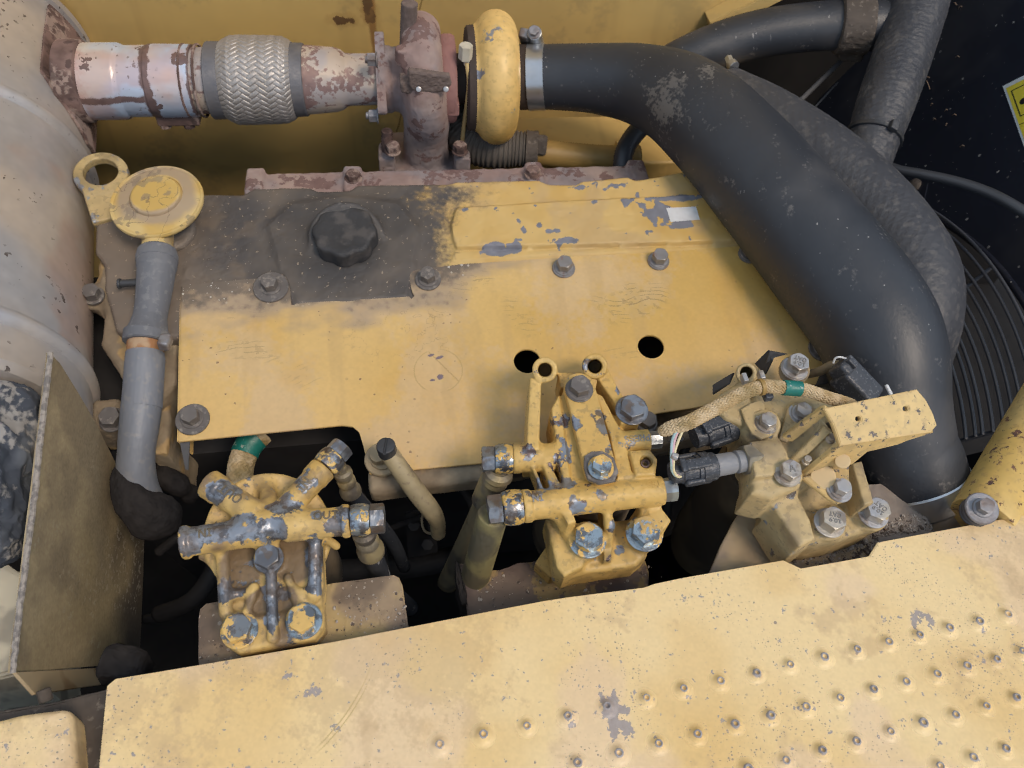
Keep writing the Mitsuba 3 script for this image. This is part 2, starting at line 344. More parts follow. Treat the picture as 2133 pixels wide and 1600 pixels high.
def bolt(fr, parent, p, af, h, mat, ro=0.0, wt=.0016, flange=True, rot=None, wmat=None, name='bolt', tilt=None, d=None, two=False, lettering=None):
    """hexagon bolt standing on the frame point p: head with flange, and its washer"""
    B = basis(fr.M @ [0, 0, 1.0]) if False else None
    z = 0.0
    if ro:
        w = washer(ro, af * .42, wt); w.apply_translation(p)
    a = rng.uniform(0, 1) if rot is None else rot
    hd = hexhead(af, h, af * .72 if flange else 0, .0014, a); hd.apply_translation(np.asarray(p) + [0, 0, wt if ro else 0])
    k = add(name, hd, mat, parent, fr, smooth=28)
    if ro: add('washer', w, wmat or mat, k, fr, smooth=30)
    if two:
        w2 = washer(ro * .72, af * .42, wt * .8); w2.apply_translation(np.asarray(p) + [0, 0, wt * .98]); add('spring_washer', w2, wmat or mat, k, fr, smooth=30)
    return k

# ------------------------------------------------------------------ the setting: walls of the engine bay, floor, deck
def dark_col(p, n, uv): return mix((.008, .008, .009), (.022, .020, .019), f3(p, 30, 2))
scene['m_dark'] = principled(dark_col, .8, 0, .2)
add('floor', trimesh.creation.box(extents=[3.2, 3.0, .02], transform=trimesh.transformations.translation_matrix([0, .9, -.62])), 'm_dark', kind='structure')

P_BACK = atz(600, 200, 1.16)
BACK = Fr(600, 200, 1.02, unit(NB), 1200, 200); BACK.ex = EXH; BACK.ey = np.array([0, 0, 1.0]); BACK.ez = NB; BACK.M = np.stack([EXH, BACK.ey, NB], 1)
def bloc(p):
    q = mi.Vector3f(p.x - BACK.o[0], p.y - BACK.o[1], p.z - BACK.o[2])
    return q.x * EXH[0] + q.y * EXH[1], q.z
_bs = [tuple(BACK.loc(*q)[:2]) for q in ((718, 42), (772, 30), (765, 0), (1180, 60))]
def back_col(p, n, uv):
    u, v = bloc(p)
    c = mix((.54, .365, .125), (.45, .31, .115), smoothstep(.3, .7, f3(p, 7, 1)))
    streak = fbm(u * 55, v * 3, 1.0, 3)
    c = mix(c, (.34, .22, .08), smoothstep(.5, .8, streak) * .35); c = mix(c, (.27, .19, .09), smoothstep(.52, .7, f3(p, 19, 5) + .3 * (f3(p, 200, 2) - .5)) * .4)
    c = mix(c, (.50, .36, .14), smoothstep(.5, .75, fbm(u * 4 + 3, v * 5, 2.0, 3)) * .5)
    drip = (1 - smoothstep(.002, .006, dr.abs(u - _bs[1][0] - .004 * noise(v * 40)))) * smoothstep(-.16, -.02, v - _bs[1][1]) * (1 - smoothstep(0.0, .01, v - _bs[1][1] - .02))
    c = mix(c, (.20, .09, .03), drip * .8)
    for (a, b), rx, ry in ((_bs[0], .012, .0055), (_bs[1], .007, .012), (_bs[2], .006, .016)):
        d = dr.sqrt(dr.square((u - a) / rx) + dr.square((v - b) / ry)) + (fbm(u * 150, v * 150, 3.0, 3) - .5) * 1.4
        c = mix(c, (.03, .022, .02), 1 - smoothstep(.7, 1.0, d))
        c = mix(c, (.30, .16, .05), (1 - smoothstep(1.0, 2.0, d)) * .35)
    lines = 1 - smoothstep(.0006, .0016, dr.abs(u - .13 - .018 * noise(v * 9, 4.0) - .25 * v))
    return mix(c, (.15, .09, .03), lines * .7)
scene['m_back'] = principled(back_col, .5, 0, .4, bump=lambda p, n, uv: f3(p, 60, 1, 3), bscale=.0006, eps=.001)
bp = thing('back_panel', 'stained yellow sheet metal wall behind the rusty turbocharger', 'panel')
wall = [BACK.loc(-700, -500), BACK.loc(1900, -500), BACK.loc(1740, -60), BACK.loc(1480, 46), BACK.loc(1420, 300)]
def wp(x, y): return BACK.loc(x, y)
ue = BACK.loc(1480, 46); ue2 = BACK.loc(1690, -60)
u0 = -.95
m = poly([(u0, -.5), (ue[0] - .02, -.5), (ue[0], ue[1]), (ue2[0], ue2[1]), (ue2[0] + .06, 1.1), (u0, 1.1)], .004, -.004, bevel=.001)
add('sheet', m, 'm_back', bp, BACK, smooth=False)
fl = BACK.locs([(1474, 50), (1700, -66), (1690, -92), (1468, 24)]); m = poly(fl, .026, .0005, bevel=.002)
add('folded_edge', m, 'm_back', bp, BACK, smooth=30, label='folded upper right lip catching the light')
m = trimesh.creation.box(extents=[.9, .004, 1.6]); m.apply_translation([.55, .2, -.09]); 
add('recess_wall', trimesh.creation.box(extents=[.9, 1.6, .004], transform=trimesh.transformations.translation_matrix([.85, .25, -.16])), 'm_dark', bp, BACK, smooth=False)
# a stepped rail of the bay at the foot of the wall
rl = Fr(1300, 322, .97, [0, 0, 1.0], 1400, 320); rl.ex = EXH; rl.ey = np.cross(rl.ez, rl.ex); rl.M = np.stack([rl.ex, rl.ey, rl.ez], 1)
m = roundbox([.34, .09, .03], .004, (.02, .03, -.015)); add('rail', m, 'm_back', bp, rl, smooth=30)
m = cyl((.0, .015, -.001), (.0, .015, .006), .008, n=6); add('bolt', m, 'm_back', bp, rl, smooth=False)
m = lathe([(0, -.002), (.03, -.001), (.045, .001), (.046, .002)], 30)

# side wall at the left, front wall under the deck
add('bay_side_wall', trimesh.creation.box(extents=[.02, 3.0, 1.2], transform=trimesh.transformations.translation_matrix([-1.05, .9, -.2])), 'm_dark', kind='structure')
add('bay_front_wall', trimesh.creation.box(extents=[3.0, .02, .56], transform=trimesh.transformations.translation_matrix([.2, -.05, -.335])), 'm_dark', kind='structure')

# ------------------------------------------------------------------ deck with raised grip dimples
DTOP = [(240, 1413), (415, 1384), (700, 1335), (852, 1305), (1037, 1269), (1132, 1251), (1183, 1243), (1341, 1223), (1364, 1215), (1420, 1203), (1632, 1166), (1669, 1183), (1810, 1158), (1828, 1129), (2133, 1072), (2500, 1000)]
dk = thing('walkway_deck', 'pale yellow steel walkway plate with rows of raised grip dimples', 'walkway')
deck_out = [(222, 1428)] + DTOP + [(2700, 2300), (160, 2300), (205, 1600)]
_dz = [(32, 1110), (260, 1062), (482, 1015), (690, 962), (900, 915), (1102, 868), (1298, 822), (1487, 780), (1673, 735), (1857, 695), (2032, 652), (118, 1390), (350, 1328), (570, 1275), (788, 1222), (998, 1168),
       (1203, 1115), (1406, 1067), (1597, 1020), (1782, 970), (1966, 928), (2125, 880), (430, 1606), (665, 1553), (887, 1492), (1098, 1435), (1310, 1375), (1510, 1320), (1710, 1272), (1900, 1218), (2085, 1165), (1615, 1588), (1820, 1535), (2020, 1480)]
DIMP = [(1413 + x / 2.9625, 1060 + y / 2.9625) for x, y in _dz] + [(700 + x / 2.9625, 1060 + y / 2.9625) for x, y in ((640, 1455), (910, 1392), (1178, 1340), (1430, 1280), (1672, 1220), (1915, 1168), (1490, 1568), (1745, 1508), (1990, 1450))]
DW = [on(x, y, [0, 0, .002], np.array([0, 0, 1.0])) for x, y in DIMP]
_dchip = [(*on(x, y, [0, 0, 0], np.array([0, 0, 1.0]))[:2], 0.0, r, w) for x, y, r, w in
          ((648, 1442, .009, .17), (702, 1498, .009, .15), (1285, 1500, .016, .12), (1300, 1460, .012, .10), (1200, 1500, .010, .14), (1265, 1470, .014, .16), (1292, 1532, .014, .13), (1920, 1290, .012, .1), (1925, 1300, .016, .07), (1660, 1345, .020, .05), (2050, 1360, .012, .08), (1345, 1340, .012, .07), (600, 1415, .006, .08), (530, 1460, .005, .08), (950, 1350, .010, .05), (2085, 1105, .014, .05))]
def deck_uv(p): return p.x * DECK.ex[0] + p.y * DECK.ex[1], p.x * DECK.ey[0] + p.y * DECK.ey[1]
def deck_col(p, n, uv):
    u, v = deck_uv(p)
    c = mix((.67, .48, .215), (.72, .555, .295), smoothstep(.35, .65, f3(p, 9, 1)))
    c = mix(c, (.66, .50, .34), smoothstep(.48, .68, f3(p, 22, 4, 4)) * .55); c = mix(c, (.50, .36, .20), smoothstep(.60, .74, f3(p, 34, 14) + .3 * (f3(p, 240, 3) - .5)) * .5); c = mix(c, (.44, .31, .17), smoothstep(.50, .62, f3(p, 8, 23) + .35 * (f3(p, 90, 6) - .5) + .2 * (f3(p, 500, 1) - .5)) * .35)
    c = mix(c, (.58, .37, .12), smoothstep(.55, .75, f3(p, 15, 8, 3)) * .3)
    c = c * (.94 + .12 * f3(p, 500, 2, 2))
    low = smoothstep(.40, .62, f3(p, 16, 12, 3))
    cl = smoothstep(.50, .62, f3(p, 14, 12)); cl2 = smoothstep(.52, .64, f3(p, 26, 31))
    s = specks(u, v, 210, .45, 3.0) * cl + specks(u, v, 470, .8, 8.0) * dr.maximum(cl, cl2) + specks(u, v, 640, .7, 1.0) * cl2 + specks(u, v, 70, .22, 5.0) * smoothstep(.46, .6, f3(p, 16, 3))
    big = smoothstep(.80, .83, f3(p, 230, 6, 4) + .5 * (f3(p, 800, 4) - .5) + spots(p, _dchip) * 1.75) * .9
    c = mix(c, mix((.20, .15, .12), (.30, .25, .24), f3(p, 700, 3, 2)), dr.clip(s, 0, 1) * .85)
    c = mix(c, mix((.24, .21, .21), (.34, .31, .31), f3(p, 400, 3, 2)), big)
    a, b = u - _sc[0], v - _sc[1]
    rr = dr.sqrt(a * a + b * b)
    arc = (1 - smoothstep(.0002, .0007, dr.abs(rr - .115))) + (1 - smoothstep(.0002, .0006, dr.abs(rr - .1175)))
    arc *= smoothstep(.0, .01, a - .062) * (1 - smoothstep(.085, .11, a)) * dr.select(b < 0, 1.0, 0.0)
    return mix(c, (.44, .31, .12), arc * .6)
_q = on(700, 1430, [0, 0, 0], np.array([0, 0, 1.0])); _sc = (float(_q @ DECK.ex) - .08, float(_q @ DECK.ey) + .06)
def deck_bump(p, n, uv): return f3(p, 14, 1, 2) * 2.0 + f3(p, 900, 2, 2) * .12
scene['m_deck'] = principled(deck_col, .5, 0, .4, bump=deck_bump, bscale=.0007, eps=.0006)
m = slab(DECK, deck_out, 0.0, .004, .0011)
add('plate', m, 'm_deck', dk, DECK, smooth=40)
m = slab(DECK, [(x, y + 14) for x, y in DTOP] + [(2500, 1040)] + [(x + 4, y + 26) for x, y in DTOP[::-1]], -.0045, .03, 0)
# folded stiffener under the edge
e0, e1 = DECK.loc(300, 1420), DECK.loc(2400, 1040)
m = trimesh.creation.box(extents=[e1[0] - e0[0], .004, .05]); m.apply_translation([(e0[0] + e1[0]) / 2, -.03, -.0295]); add('stiffener', m, 'm_deck', dk, DECK, smooth=False)
def dimp_col(p, n, uv):
    w = smoothstep(.0026, .0034, p.z + (f3(p, 700, 3, 3) - .5) * .0014 + (f3(p, 20, 3, 2) - .5) * .0016)
    return mix(deck_col(p, n, uv), mix((.20, .185, .19), (.38, .36, .37), f3(p, 500, 4, 2)), w)
scene['m_dimple'] = principled(dimp_col, .45, 0, .5)
dprof = [(r_, .0046 * math.exp(-(r_ / .0031) ** 2) - .00004) for r_ in (.0064, .0058, .0052, .0046, .0040, .0034, .0028, .0023)] + [(.0020, .0033), (.0016, .0035), (.0013, .0033), (.0010, .0018), (0, .0015)]
dm = lathe(np.array(dprof)[::-1], 22)
for q in DW:
    k = dm.copy(); k.apply_scale([rng.uniform(1.10, 1.32)] * 2 + [rng.uniform(.95, 1.3)]); k.apply_translation([q[0], q[1], .00005]); add('dimple', k, 'm_dimple', dk, smooth=True)

# ------------------------------------------------------------------ frame rail and the yellow cover at the lower left
def rail_col(p, n, uv):
    c = mix((.065, .055, .048), (.12, .10, .085), f3(p, 40, 2, 4)); return mix(c, (.20, .17, .14), smoothstep(.62, .75, f3(p, 300, 2, 3)) * .6)
scene['m_grime'] = principled(rail_col, .85, 0, .2, bump=lambda p, n, uv: f3(p, 260, 3, 4), bscale=.002, eps=.0005)
LOW = Fr(100, 1500, 1, [0, 0, 1.0], 300, 1465, o=on(100, 1500, [0, 0, -.03], np.array([0, 0, 1.0])))
m = rough(subdiv(slab(LOW, [(-300, 1538), (0, 1478), (120, 1458), (230, 1430), (330, 1420), (330, 2000), (-300, 2000)], 0, .05, .003), .01), .0012, 120)
add('frame_rail', m, 'm_grime', label='dark dirt covered frame rail between the two yellow decks', cat='rail')
del scene['frame_rail']; USED.discard('frame_rail'); labels.pop('frame_rail')
add('frame_rail', m, 'm_grime', None, LOW, smooth=True, label='dark dirt covered frame rail left of the dimpled walkway', cat='rail')
m = Cast().prism(LOW.locs([(-80, 1515), (0, 1497), (44, 1486), (128, 1475), (143, 1478), (152, 1490), (160, 1600), (168, 1760), (-80, 1760)], .022), -.01, .022, rd=.005).build(.0015)
add('side_cover', m, 'm_deck', None, LOW, smooth=40, label='small pale yellow cover at the bottom left corner', cat='cover')

# ------------------------------------------------------------------ muffler
KM = .79
MC, MR, MPSI, MTH = CAM + (np.array([-.6411, .6, -.1728]) - CAM) * KM, .1557 * KM, -.3474, .06255
MD = np.array([math.sin(MPSI) * math.cos(MTH), math.cos(MPSI) * math.cos(MTH), math.sin(MTH)])
MB = basis(MD)
def muf_col(p, n, uv):
    c = mix((.34, .315, .30), (.44, .385, .33), smoothstep(.4, .6, f3(p, 9, 2)))
    c = mix(c, (.30, .325, .37), smoothstep(.48, .66, f3(p, 6, 9)) * .8)
    c = mix(c, (.40, .26, .20), smoothstep(.62, .74, f3(p, 13, 5)) * .5)
    s = smoothstep(.70, .74, f3(p, 210, 3, 3)) * smoothstep(.45, .65, f3(p, 25, 8, 2))
    c = c * (.9 + .2 * f3(p, 120, 2, 2))
    return mix(c, (.06, .045, .04), s * .85)
scene['m_muffler'] = principled(muf_col, .42, .25, .5, bump=lambda p, n, uv: f3(p, 300, 2, 2), bscale=.0003)
def rust_col(p, n, uv):
    c = mix((.10, .065, .058), (.19, .125, .11), smoothstep(.35, .65, f3(p, 60, 2, 4)))
    c = mix(c, (.33, .25, .215), smoothstep(.54, .66, f3(p, 45, 7, 4) + .4 * (f3(p, 280, 9) - .5)) * .75)
    return mix(c, (.055, .038, .036), smoothstep(.58, .68, f3(p, 110, 5, 4)) * .7)
scene['m_rust'] = principled(rust_col, .82, 0, .25, bump=lambda p, n, uv: f3(p, 380, 2, 4), bscale=.0012, eps=.0004)
mf = thing('muffler', 'big pale grey cylindrical exhaust muffler filling the upper left side', 'muffler')
MFR = World(); 
def mufp(s, a, r): return MC + MD * np.asarray(s)[..., None] + r * (np.cos(a)[..., None] * MB[:, 0] + np.sin(a)[..., None] * MB[:, 1])
m = orient(lathe([(0, -.152), (MR - .006, -.151), (MR, -.146), (MR, .335), (MR - .012, .347), (0, .352)], 120), MC, MD)
add('body', m, 'm_muffler', mf, smooth=35)
for s in (.1888 * KM, -.1338 * KM):
    m = orient(lathe([(MR - .001, s - .0085), (MR + .0016, s - .0072), (MR + .0048, s - .0035), (MR + .0058, s), (MR + .0048, s + .0035), (MR + .0016, s + .0072), (MR - .001, s + .0085)], 120), MC, MD)
    add('seam', m, 'm_muffler', mf, smooth=True)
m = orient(lathe([(MR - .002, .326), (MR + .0055, .327), (MR + .0055, .338), (MR - .002, .339)], 120), MC, MD); add('rim', m, 'm_muffler', mf, smooth=30)
def on_muf(x, y, r=MR):
    d = ray(x, y); d = d / np.linalg.norm(d); o = CAM - MC; dp = d - (d @ MD) * MD; op = o - (o @ MD) * MD
    a, b, c = dp @ dp, 2 * dp @ op, op @ op - r * r; t = (-b - math.sqrt(max(b * b - 4 * a * c, 0))) / (2 * a)
    q = CAM + d * t; s = (q - MC) @ MD; v = q - MC - s * MD; return s, math.atan2(v @ MB[:, 1], v @ MB[:, 0]), q
# saddle plate round the pipe, bent onto the shell
sad = [on_muf(x, y)[:2] for x, y in ((98, 12), (88, 80), (82, 150), (112, 195), (150, 250), (178, 300), (192, 322))]
A = np.array(sad); A[:, 1] = A[:, 1] % (2 * np.pi); sad = [tuple(r_) for r_ in A]
from shapely import contains_xy
P_ = sg.Polygon([(s, a * MR) for s, a in list(sad) + [(A[-1, 0] + .12, A[-1, 1] + .12), (.322, A[-1, 1] - .1)]]).buffer(0)
if P_.geom_type != 'Polygon': P_ = max(P_.geoms, key=lambda g: g.area)
m = subdiv(trimesh.creation.extrude_polygon(P_, .003, engine='earcut'), .008); v = m.vertices
m.vertices = mufp(v[:, 0], v[:, 1] / MR, 1.0 * (MR + .0005 + v[:, 2])[:, None]); add('saddle_plate', m, 'm_rust', mf, smooth=30, label='rust blotched plate round the exhaust outlet')

# ------------------------------------------------------------------ exhaust pipe with braided flexible joint
PX_A, PX_B = on_muf(135, 166)[2], atz(905, 160, .885)
EX = unit(PX_B - PX_A)
TUR = Fr(880, 165, .885, unit(np.cross(EX, [0, 0, 1.0])), 0, 0); TUR.ez = unit(np.cross(EX, [0, 0, 1.0])); TUR.ex = EX; TUR.ey = np.cross(TUR.ez, EX); TUR.M = np.stack([EX, TUR.ey, TUR.ez], 1)
AXH = lambda x, y=160: TUR.loc(x, y, .035)[0]
def rz(half, x): return TUR.px(half, x, 165)
_ps = [(*TUR.w(TUR.loc(x, y, .05)), r, w) for x, y, r, w in ((313, 186, .006, .5), (330, 190, .006, .5), (346, 195, .006, .5), (380, 212, .007, .5), (322, 222, .006, .4), (306, 118, .008, .4), (318, 135, .007, .4), (326, 108, .012, .35), (300, 150, .006, .4), (325, 232, .010, .3))]
_px = [float(AXH(x)) for x in (150, 292, 300, 388, 398, 412, 222)]
_sy = float(TUR.loc(220, 203, .03)[1])
def pipe_col(p, n, uv):
    q = mi.Vector3f(p.x - float(TUR.o[0]), p.y - float(TUR.o[1]), p.z - float(TUR.o[2]))
    x, y, h = [q.x * float(e[0]) + q.y * float(e[1]) + q.z * float(e[2]) for e in (TUR.ex, TUR.ey, TUR.ez)]
    fine = f3(p, 330, 3)
    c = mix((.60, .57, .53), (.62, .50, .45), smoothstep(.42, .58, f3(p, 22, 2, 3)))
    c = mix(c, (.44, .55, .72), smoothstep(.40, .56, f3(p, 13, 6, 3)) * .85)
    c = mix(c, (.50, .30, .25), smoothstep(.50, .64, f3(p, 30, 11, 4)) * .5 + .5 * (1 - smoothstep(.0, .022, dr.abs(x - _px[0]) + .02 * fine)))
    w = (f3(p, 90, 8) - .5) * .012 + (fine - .5) * .004
    seam = 1 - smoothstep(.0022, .0042, dr.abs(y - _sy + w * .5)); seam *= dr.select(h > 0, 1.0, 0.0) * (1 - smoothstep(_px[1] - .004, _px[1], x))
    rings = mi.Float(0)
    for k, ww in ((1, .0035), (2, .002), (3, .0026), (5, .0022)): rings = dr.maximum(rings, 1 - smoothstep(ww * .6, ww * 1.3, dr.abs(x - _px[k] + w * .7)))
    r = dr.maximum(dr.maximum(seam, rings), smoothstep(.70, .73, f3(p, 48, 14, 5) + .3 * (fine - .5) + spots(p, _ps)))
    sp = smoothstep(.68, .72, f3(p, 300, 3, 3)) * smoothstep(.45, .6, f3(p, 30, 5))
    return mix(c, mix((.085, .05, .045), (.20, .115, .095), f3(p, 200, 1, 3)), dr.maximum(r, sp * .7) * .92)
scene['m_pipe'] = principled(pipe_col, .36, .30, .5, bump=lambda p, n, uv: f3(p, 200, 2, 3), bscale=.0005)
def pipe2_col(p, n, uv):
    c = mix((.46, .38, .31), (.38, .345, .34), smoothstep(.42, .58, f3(p, 30, 2, 3)))
    r = smoothstep(.50, .60, f3(p, 42, 14, 5) + .55 * (f3(p, 260, 9) - .5)); return mix(c, mix((.14, .075, .068), (.25, .15, .135), f3(p, 200, 1, 3)), r * .85)
scene['m_pipe_rusty'] = principled(pipe2_col, .55, .2, .4, bump=lambda p, n, uv: f3(p, 200, 2, 3), bscale=.0006)
scene['m_band'] = principled(lambda p, n, uv: mix((.10, .105, .125), (.20, .19, .19), f3(p, 90, 2, 4)), .5, .3, .4, bump=lambda p, n, uv: f3(p, 300, 2, 3), bscale=.0004)
ep = thing('exhaust_pipe', 'mottled steel exhaust pipe with braided flexible joint between muffler and turbocharger', 'exhaust pipe')
def xl(prof, n=64):
    """profile rows (x pixel, half width pixel) -> surface of revolution along the pipe"""
    pr = [(rz(h, x), AXH(x)) for x, h in prof]; return orient(lathe(pr, n), [0, 0, 0], [1, 0, 0])
def xpart(name, prof, mat, **k): return add(name, xl(prof), mat, ep, TUR, smooth=32, **k)
xpart('collar', [(100, 84), (128, 84), (146, 82), (150, 77)], 'm_rust')
xpart('inlet_tube', [(120, 75), (150, 77), (222, 76.5), (228, 74.5), (234, 71), (240, 71), (288, 71), (289, 62)], 'm_pipe')
xpart('sleeve', [(288, 66), (289, 72), (293, 73.5), (380, 72), (385, 71.5), (386, 62)], 'm_pipe', label='sleeve with round rust spots')
xpart('neck_tube', [(380, 66), (400, 66), (415, 67), (420, 67)], 'm_pipe_rusty')
xpart('band', [(416, 60), (416, 76), (418, 77.5), (446, 77), (448, 75), (448, 60)], 'm_band')
xpart('band', [(596, 60), (596, 72), (598, 73.5), (624, 72.5), (626, 71), (626, 60)], 'm_band')
xpart('outlet_tube', [(620, 60), (624, 68), (632, 68.5), (690, 64), (704, 60), (714, 53), (722, 51.5), (770, 51), (790, 52)], 'm_pipe_rusty', label='rust blotched outlet tube stepping down towards the turbocharger')
# braid: two sets of flat strands woven over a bulged sleeve
nz, na = 340, 640; xs = np.linspace(446, 600, nz); hv = np.interp(xs, [446, 458, 470, 490, 560, 580, 592, 600], [76, 83, 87.5, 88, 86.5, 85, 80, 73.5])
ss = np.array([AXH(x) for x in xs]); rr = np.array([rz(h, x) for h, x in zip(hv, xs)])
aa = np.arange(na) * 2 * np.pi / na; SS, AA = np.meshgrid(ss, aa, indexing='ij'); NS = 44
p1 = NS * AA / (2 * np.pi) + SS / (2 * np.pi * .047) * NS * .80; p2 = NS * AA / (2 * np.pi) - SS / (2 * np.pi * .047) * NS * .80
def twill(p1, p2, amp):
    """height of flat strands crossing two over, two under, with gaps where they part"""
    i, j = np.floor(p1), np.floor(p2); f, g_ = p1 - i, p2 - j; over = np.mod(i - j, 4) < 2
    def pr(f_, u): return np.sqrt(np.clip(1 - ((f_ - .5) / .49) ** 4, 0, 1)) * (.62 + .38 * np.sin(np.pi * u))
    uA = np.mod(j - i + np.where(over, 4, 0) + g_ + 1.0, 4); A_ = pr(f, np.clip((np.mod(p2 - i + 1, 4)) / 2, 0, 1)); B_ = pr(g_, np.clip((np.mod(p1 - j - 2, 4)) / 2, 0, 1))
    return np.where(over, A_, B_) * amp
hgt = twill(p1, p2, .0012) - .0006; RR = rr[:, None] + hgt
V = np.stack([SS, RR * np.cos(AA), RR * np.sin(AA)], -1).reshape(-1, 3); i, j = np.meshgrid(np.arange(nz - 1), np.arange(na), indexing='ij')
q = np.stack([i * na + j, (i + 1) * na + j, (i + 1) * na + (j + 1) % na, i * na + (j + 1) % na], -1).reshape(-1, 4)
m = trimesh.Trimesh(V, np.vstack([q[:, [0, 1, 2]], q[:, [0, 2, 3]]]), process=False); m.invert() if m.volume < 0 else None
scene['m_braid'] = principled(lambda p, n, uv: mix((.30, .27, .24), (.42, .40, .39), f3(p, 50, 2, 4)), .42, .5, .5)
add('braid_core', orient(lathe([(r_ - .0009, s_) for r_, s_ in zip(rr[::8], ss[::8])], 64), [0, 0, 0], [1, 0, 0]), 'm_black_iron', ep, TUR, smooth=True)
add('braid', m, 'm_braid', ep, TUR, smooth=True, label='woven steel braid of the flexible joint')
# clamp saddle under the sleeve
cb = TUR.loc(372, 252, 0)
def tloc(x, y, h=0): return TUR.loc(x, y, h)
c1, c2 = tloc(330, 246, .012), tloc(418, 244, .012)
m = cat_([roundbox([c2[0] - c1[0], .016, .02], .002, ((c1 + c2) / 2 + [0, .004, 0]))]); add('clamp_saddle', m, 'm_rust', ep, TUR)
for x in (346, 395):
    q = tloc(x, 262, .016); m = hexhead(.010, .006); m = orient(m, q + [0, .006, 0], [0, -1, .2]); add('clamp_nut', m, 'm_rust', ep, TUR)
for x in (366, 396):
    m = orient(lathe([(rz(70, x), -.0012), (rz(73.5, x), -.0010), (rz(73.5, x), .0010), (rz(70, x), .0012)], 64), [AXH(x), 0, 0], [1, 0, 0]); add('weld_bead', rough(m, .0006, 300), 'm_rust', ep, TUR, smooth=True)

# ------------------------------------------------------------------ turbocharger
def turb_col(p, n, uv):
    c = mix((.26, .185, .17), (.24, .205, .21), smoothstep(.42, .6, f3(p, 26, 2, 3)))
    c = mix(c, (.36, .27, .23), smoothstep(.5, .66, f3(p, 20, 7, 3)) * .7)
    c = c * (.82 + .36 * f3(p, 140, 1, 3))
    return mix(c, mix((.12, .068, .062), (.19, .12, .11), f3(p, 160, 1, 3)), smoothstep(.56, .63, f3(p, 50, 14, 5) + .45 * (f3(p, 300, 9) - .5)) * .85)
scene['m_turbine'] = principled(turb_col, .7, .05, .3, bump=lambda p, n, uv: f3(p, 330, 2, 4), bscale=.0011, eps=.0004)
tb = thing('turbocharger', 'rusty turbocharger with yellow compressor housing on the exhaust manifold', 'turbocharger')
g = tloc; ax = lambda x: np.array([AXH(x), 0, 0]); S = TUR.px(1, 880, 165)
vc = g(884, 162)
c = Cast()
c.torus(vc, [1, .05, 0], 88 * S, 40 * S, .004, sq=1.0)
c.cyl(ax(800), ax(925), 62 * S, 70 * S, k=.010)
c.cyl(ax(918), ax(944), 76 * S, k=.003)
foot0, foot1 = g(886, 235, .012), g(884, 330, .0)
c.cap(g(888, 190, .03), g(886, 330, .01), 38 * S, 52 * S, k=.012)
c.box(g(884, 336, .004), [158 * S, 40 * S, .085], k=.008, rd=.003)
c.cyl(g(838, 100, .03), g(838, 132, .03), 14 * S, k=.006)
c.cyl(ax(785), ax(812), 66 * S, k=.003)
c.box(g(806, 330, .03), [34 * S, 44 * S, .03], k=.006, rd=.003).box(g(962, 330, .03), [34 * S, 44 * S, .03], k=.006, rd=.003)
m = c.build(.0013, .0006, 220, 3); add('turbine_housing', m, 'm_turbine', tb, TUR, smooth=True)
fl = circle((0, 0), 62 * S, 40); tri = []
for k in range(3):
    a = math.radians(100 + 120 * k); tri.append(sg.Point(80 * S * math.cos(a), 80 * S * math.sin(a)).buffer(13 * S))
from shapely.ops import unary_union
hull = unary_union([sg.Point(0, 0).buffer(64 * S)] + tri).convex_hull
m = poly(np.asarray(hull.exterior.coords)[:-1], .009, -.0045, bevel=.001); m = orient(m, ax(792), [1, 0, 0], [0, 1, 0]); add('inlet_flange', rough(subdiv(m, .006), .0004, 300), 'm_turbine', tb, TUR, smooth=40)
for x, y, h in ((776, 124, .03), (778, 241, .03)):
    m = cat_([orient(hexhead(.012, .008, .008), g(x + 10, y, h), [-1, 0, 0]), cyl(g(x - 16, y, h), g(x + 10, y, h), .0038, n=14)]); add('flange_nut', m, 'm_bolt_grey', tb, TUR, smooth=28)
scene['m_bolt_grey'] = principled(lambda p, n, uv: mix((.26, .26, .28), (.16, .13, .12), smoothstep(.4, .7, f3(p, 130, 2, 4))), .5, .45, .5, bump=lambda p, n, uv: f3(p, 420, 2, 3), bscale=.0004)
m = orient(lathe([(70 * S, -.0085), (84 * S, -.0075), (88 * S, -.004), (88 * S, .004), (84 * S, .0075), (70 * S, .0085)], 60), ax(936), [1, 0, 0]); add('clamp_band', m, 'm_redrust', tb, TUR, smooth=40, label='dull red clamp band')
scene['m_redrust'] = principled(lambda p, n, uv: mix((.22, .105, .10), (.30, .17, .155), f3(p, 70, 2, 4)), .7, 0, .3, bump=lambda p, n, uv: f3(p, 330, 2, 4), bscale=.0008)
m = roundbox([24 * S, 30 * S, .014], .002, g(944, 222, .035)); add('clamp_lug', m, 'm_redrust', tb, TUR)
add('centre_housing', xl([(940, 56), (955, 50), (975, 50), (990, 64)]), 'm_black_iron', tb, TUR, smooth=32)
scene['m_black_iron'] = principled(lambda p, n, uv: mix((.035, .028, .026), (.075, .055, .046), f3(p, 90, 2, 4)), .7, 0, .3, bump=lambda p, n, uv: f3(p, 300, 2, 4), bscale=.0008)
add('backplate', xl([(972, 50), (975, 98), (978, 103), (996, 105), (998, 90)]), 'm_black_iron', tb, TUR, smooth=32)
scene['m_compressor'] = painted((.60, .37, .10), (.64, .44, .17), (.40, .27, .09), da=.4, chip=.70, cs=70, chipc=(.33, .34, .38), chipc2=(.27, .27, .30), bs=.0002, o=3, rough=.42,
    L=[(*TUR.w(g(x, y, .09)), .006, .10) for x, y in ((1032, 80), (1048, 85), (1034, 118), (1030, 165), (1033, 214), (1060, 60))])
c = Cast(); cc = ax(1040)
c.torus(cc, [1, 0, 0], 92 * S, 42 * S, .002, sq=1.0).cyl(ax(985), ax(1050), 104 * S, k=.006, rd=.003).cyl(ax(1040), ax(1076), 82 * S, 66 * S, k=.010).cyl(ax(1060), ax(1110), 55 * S, k=.004)
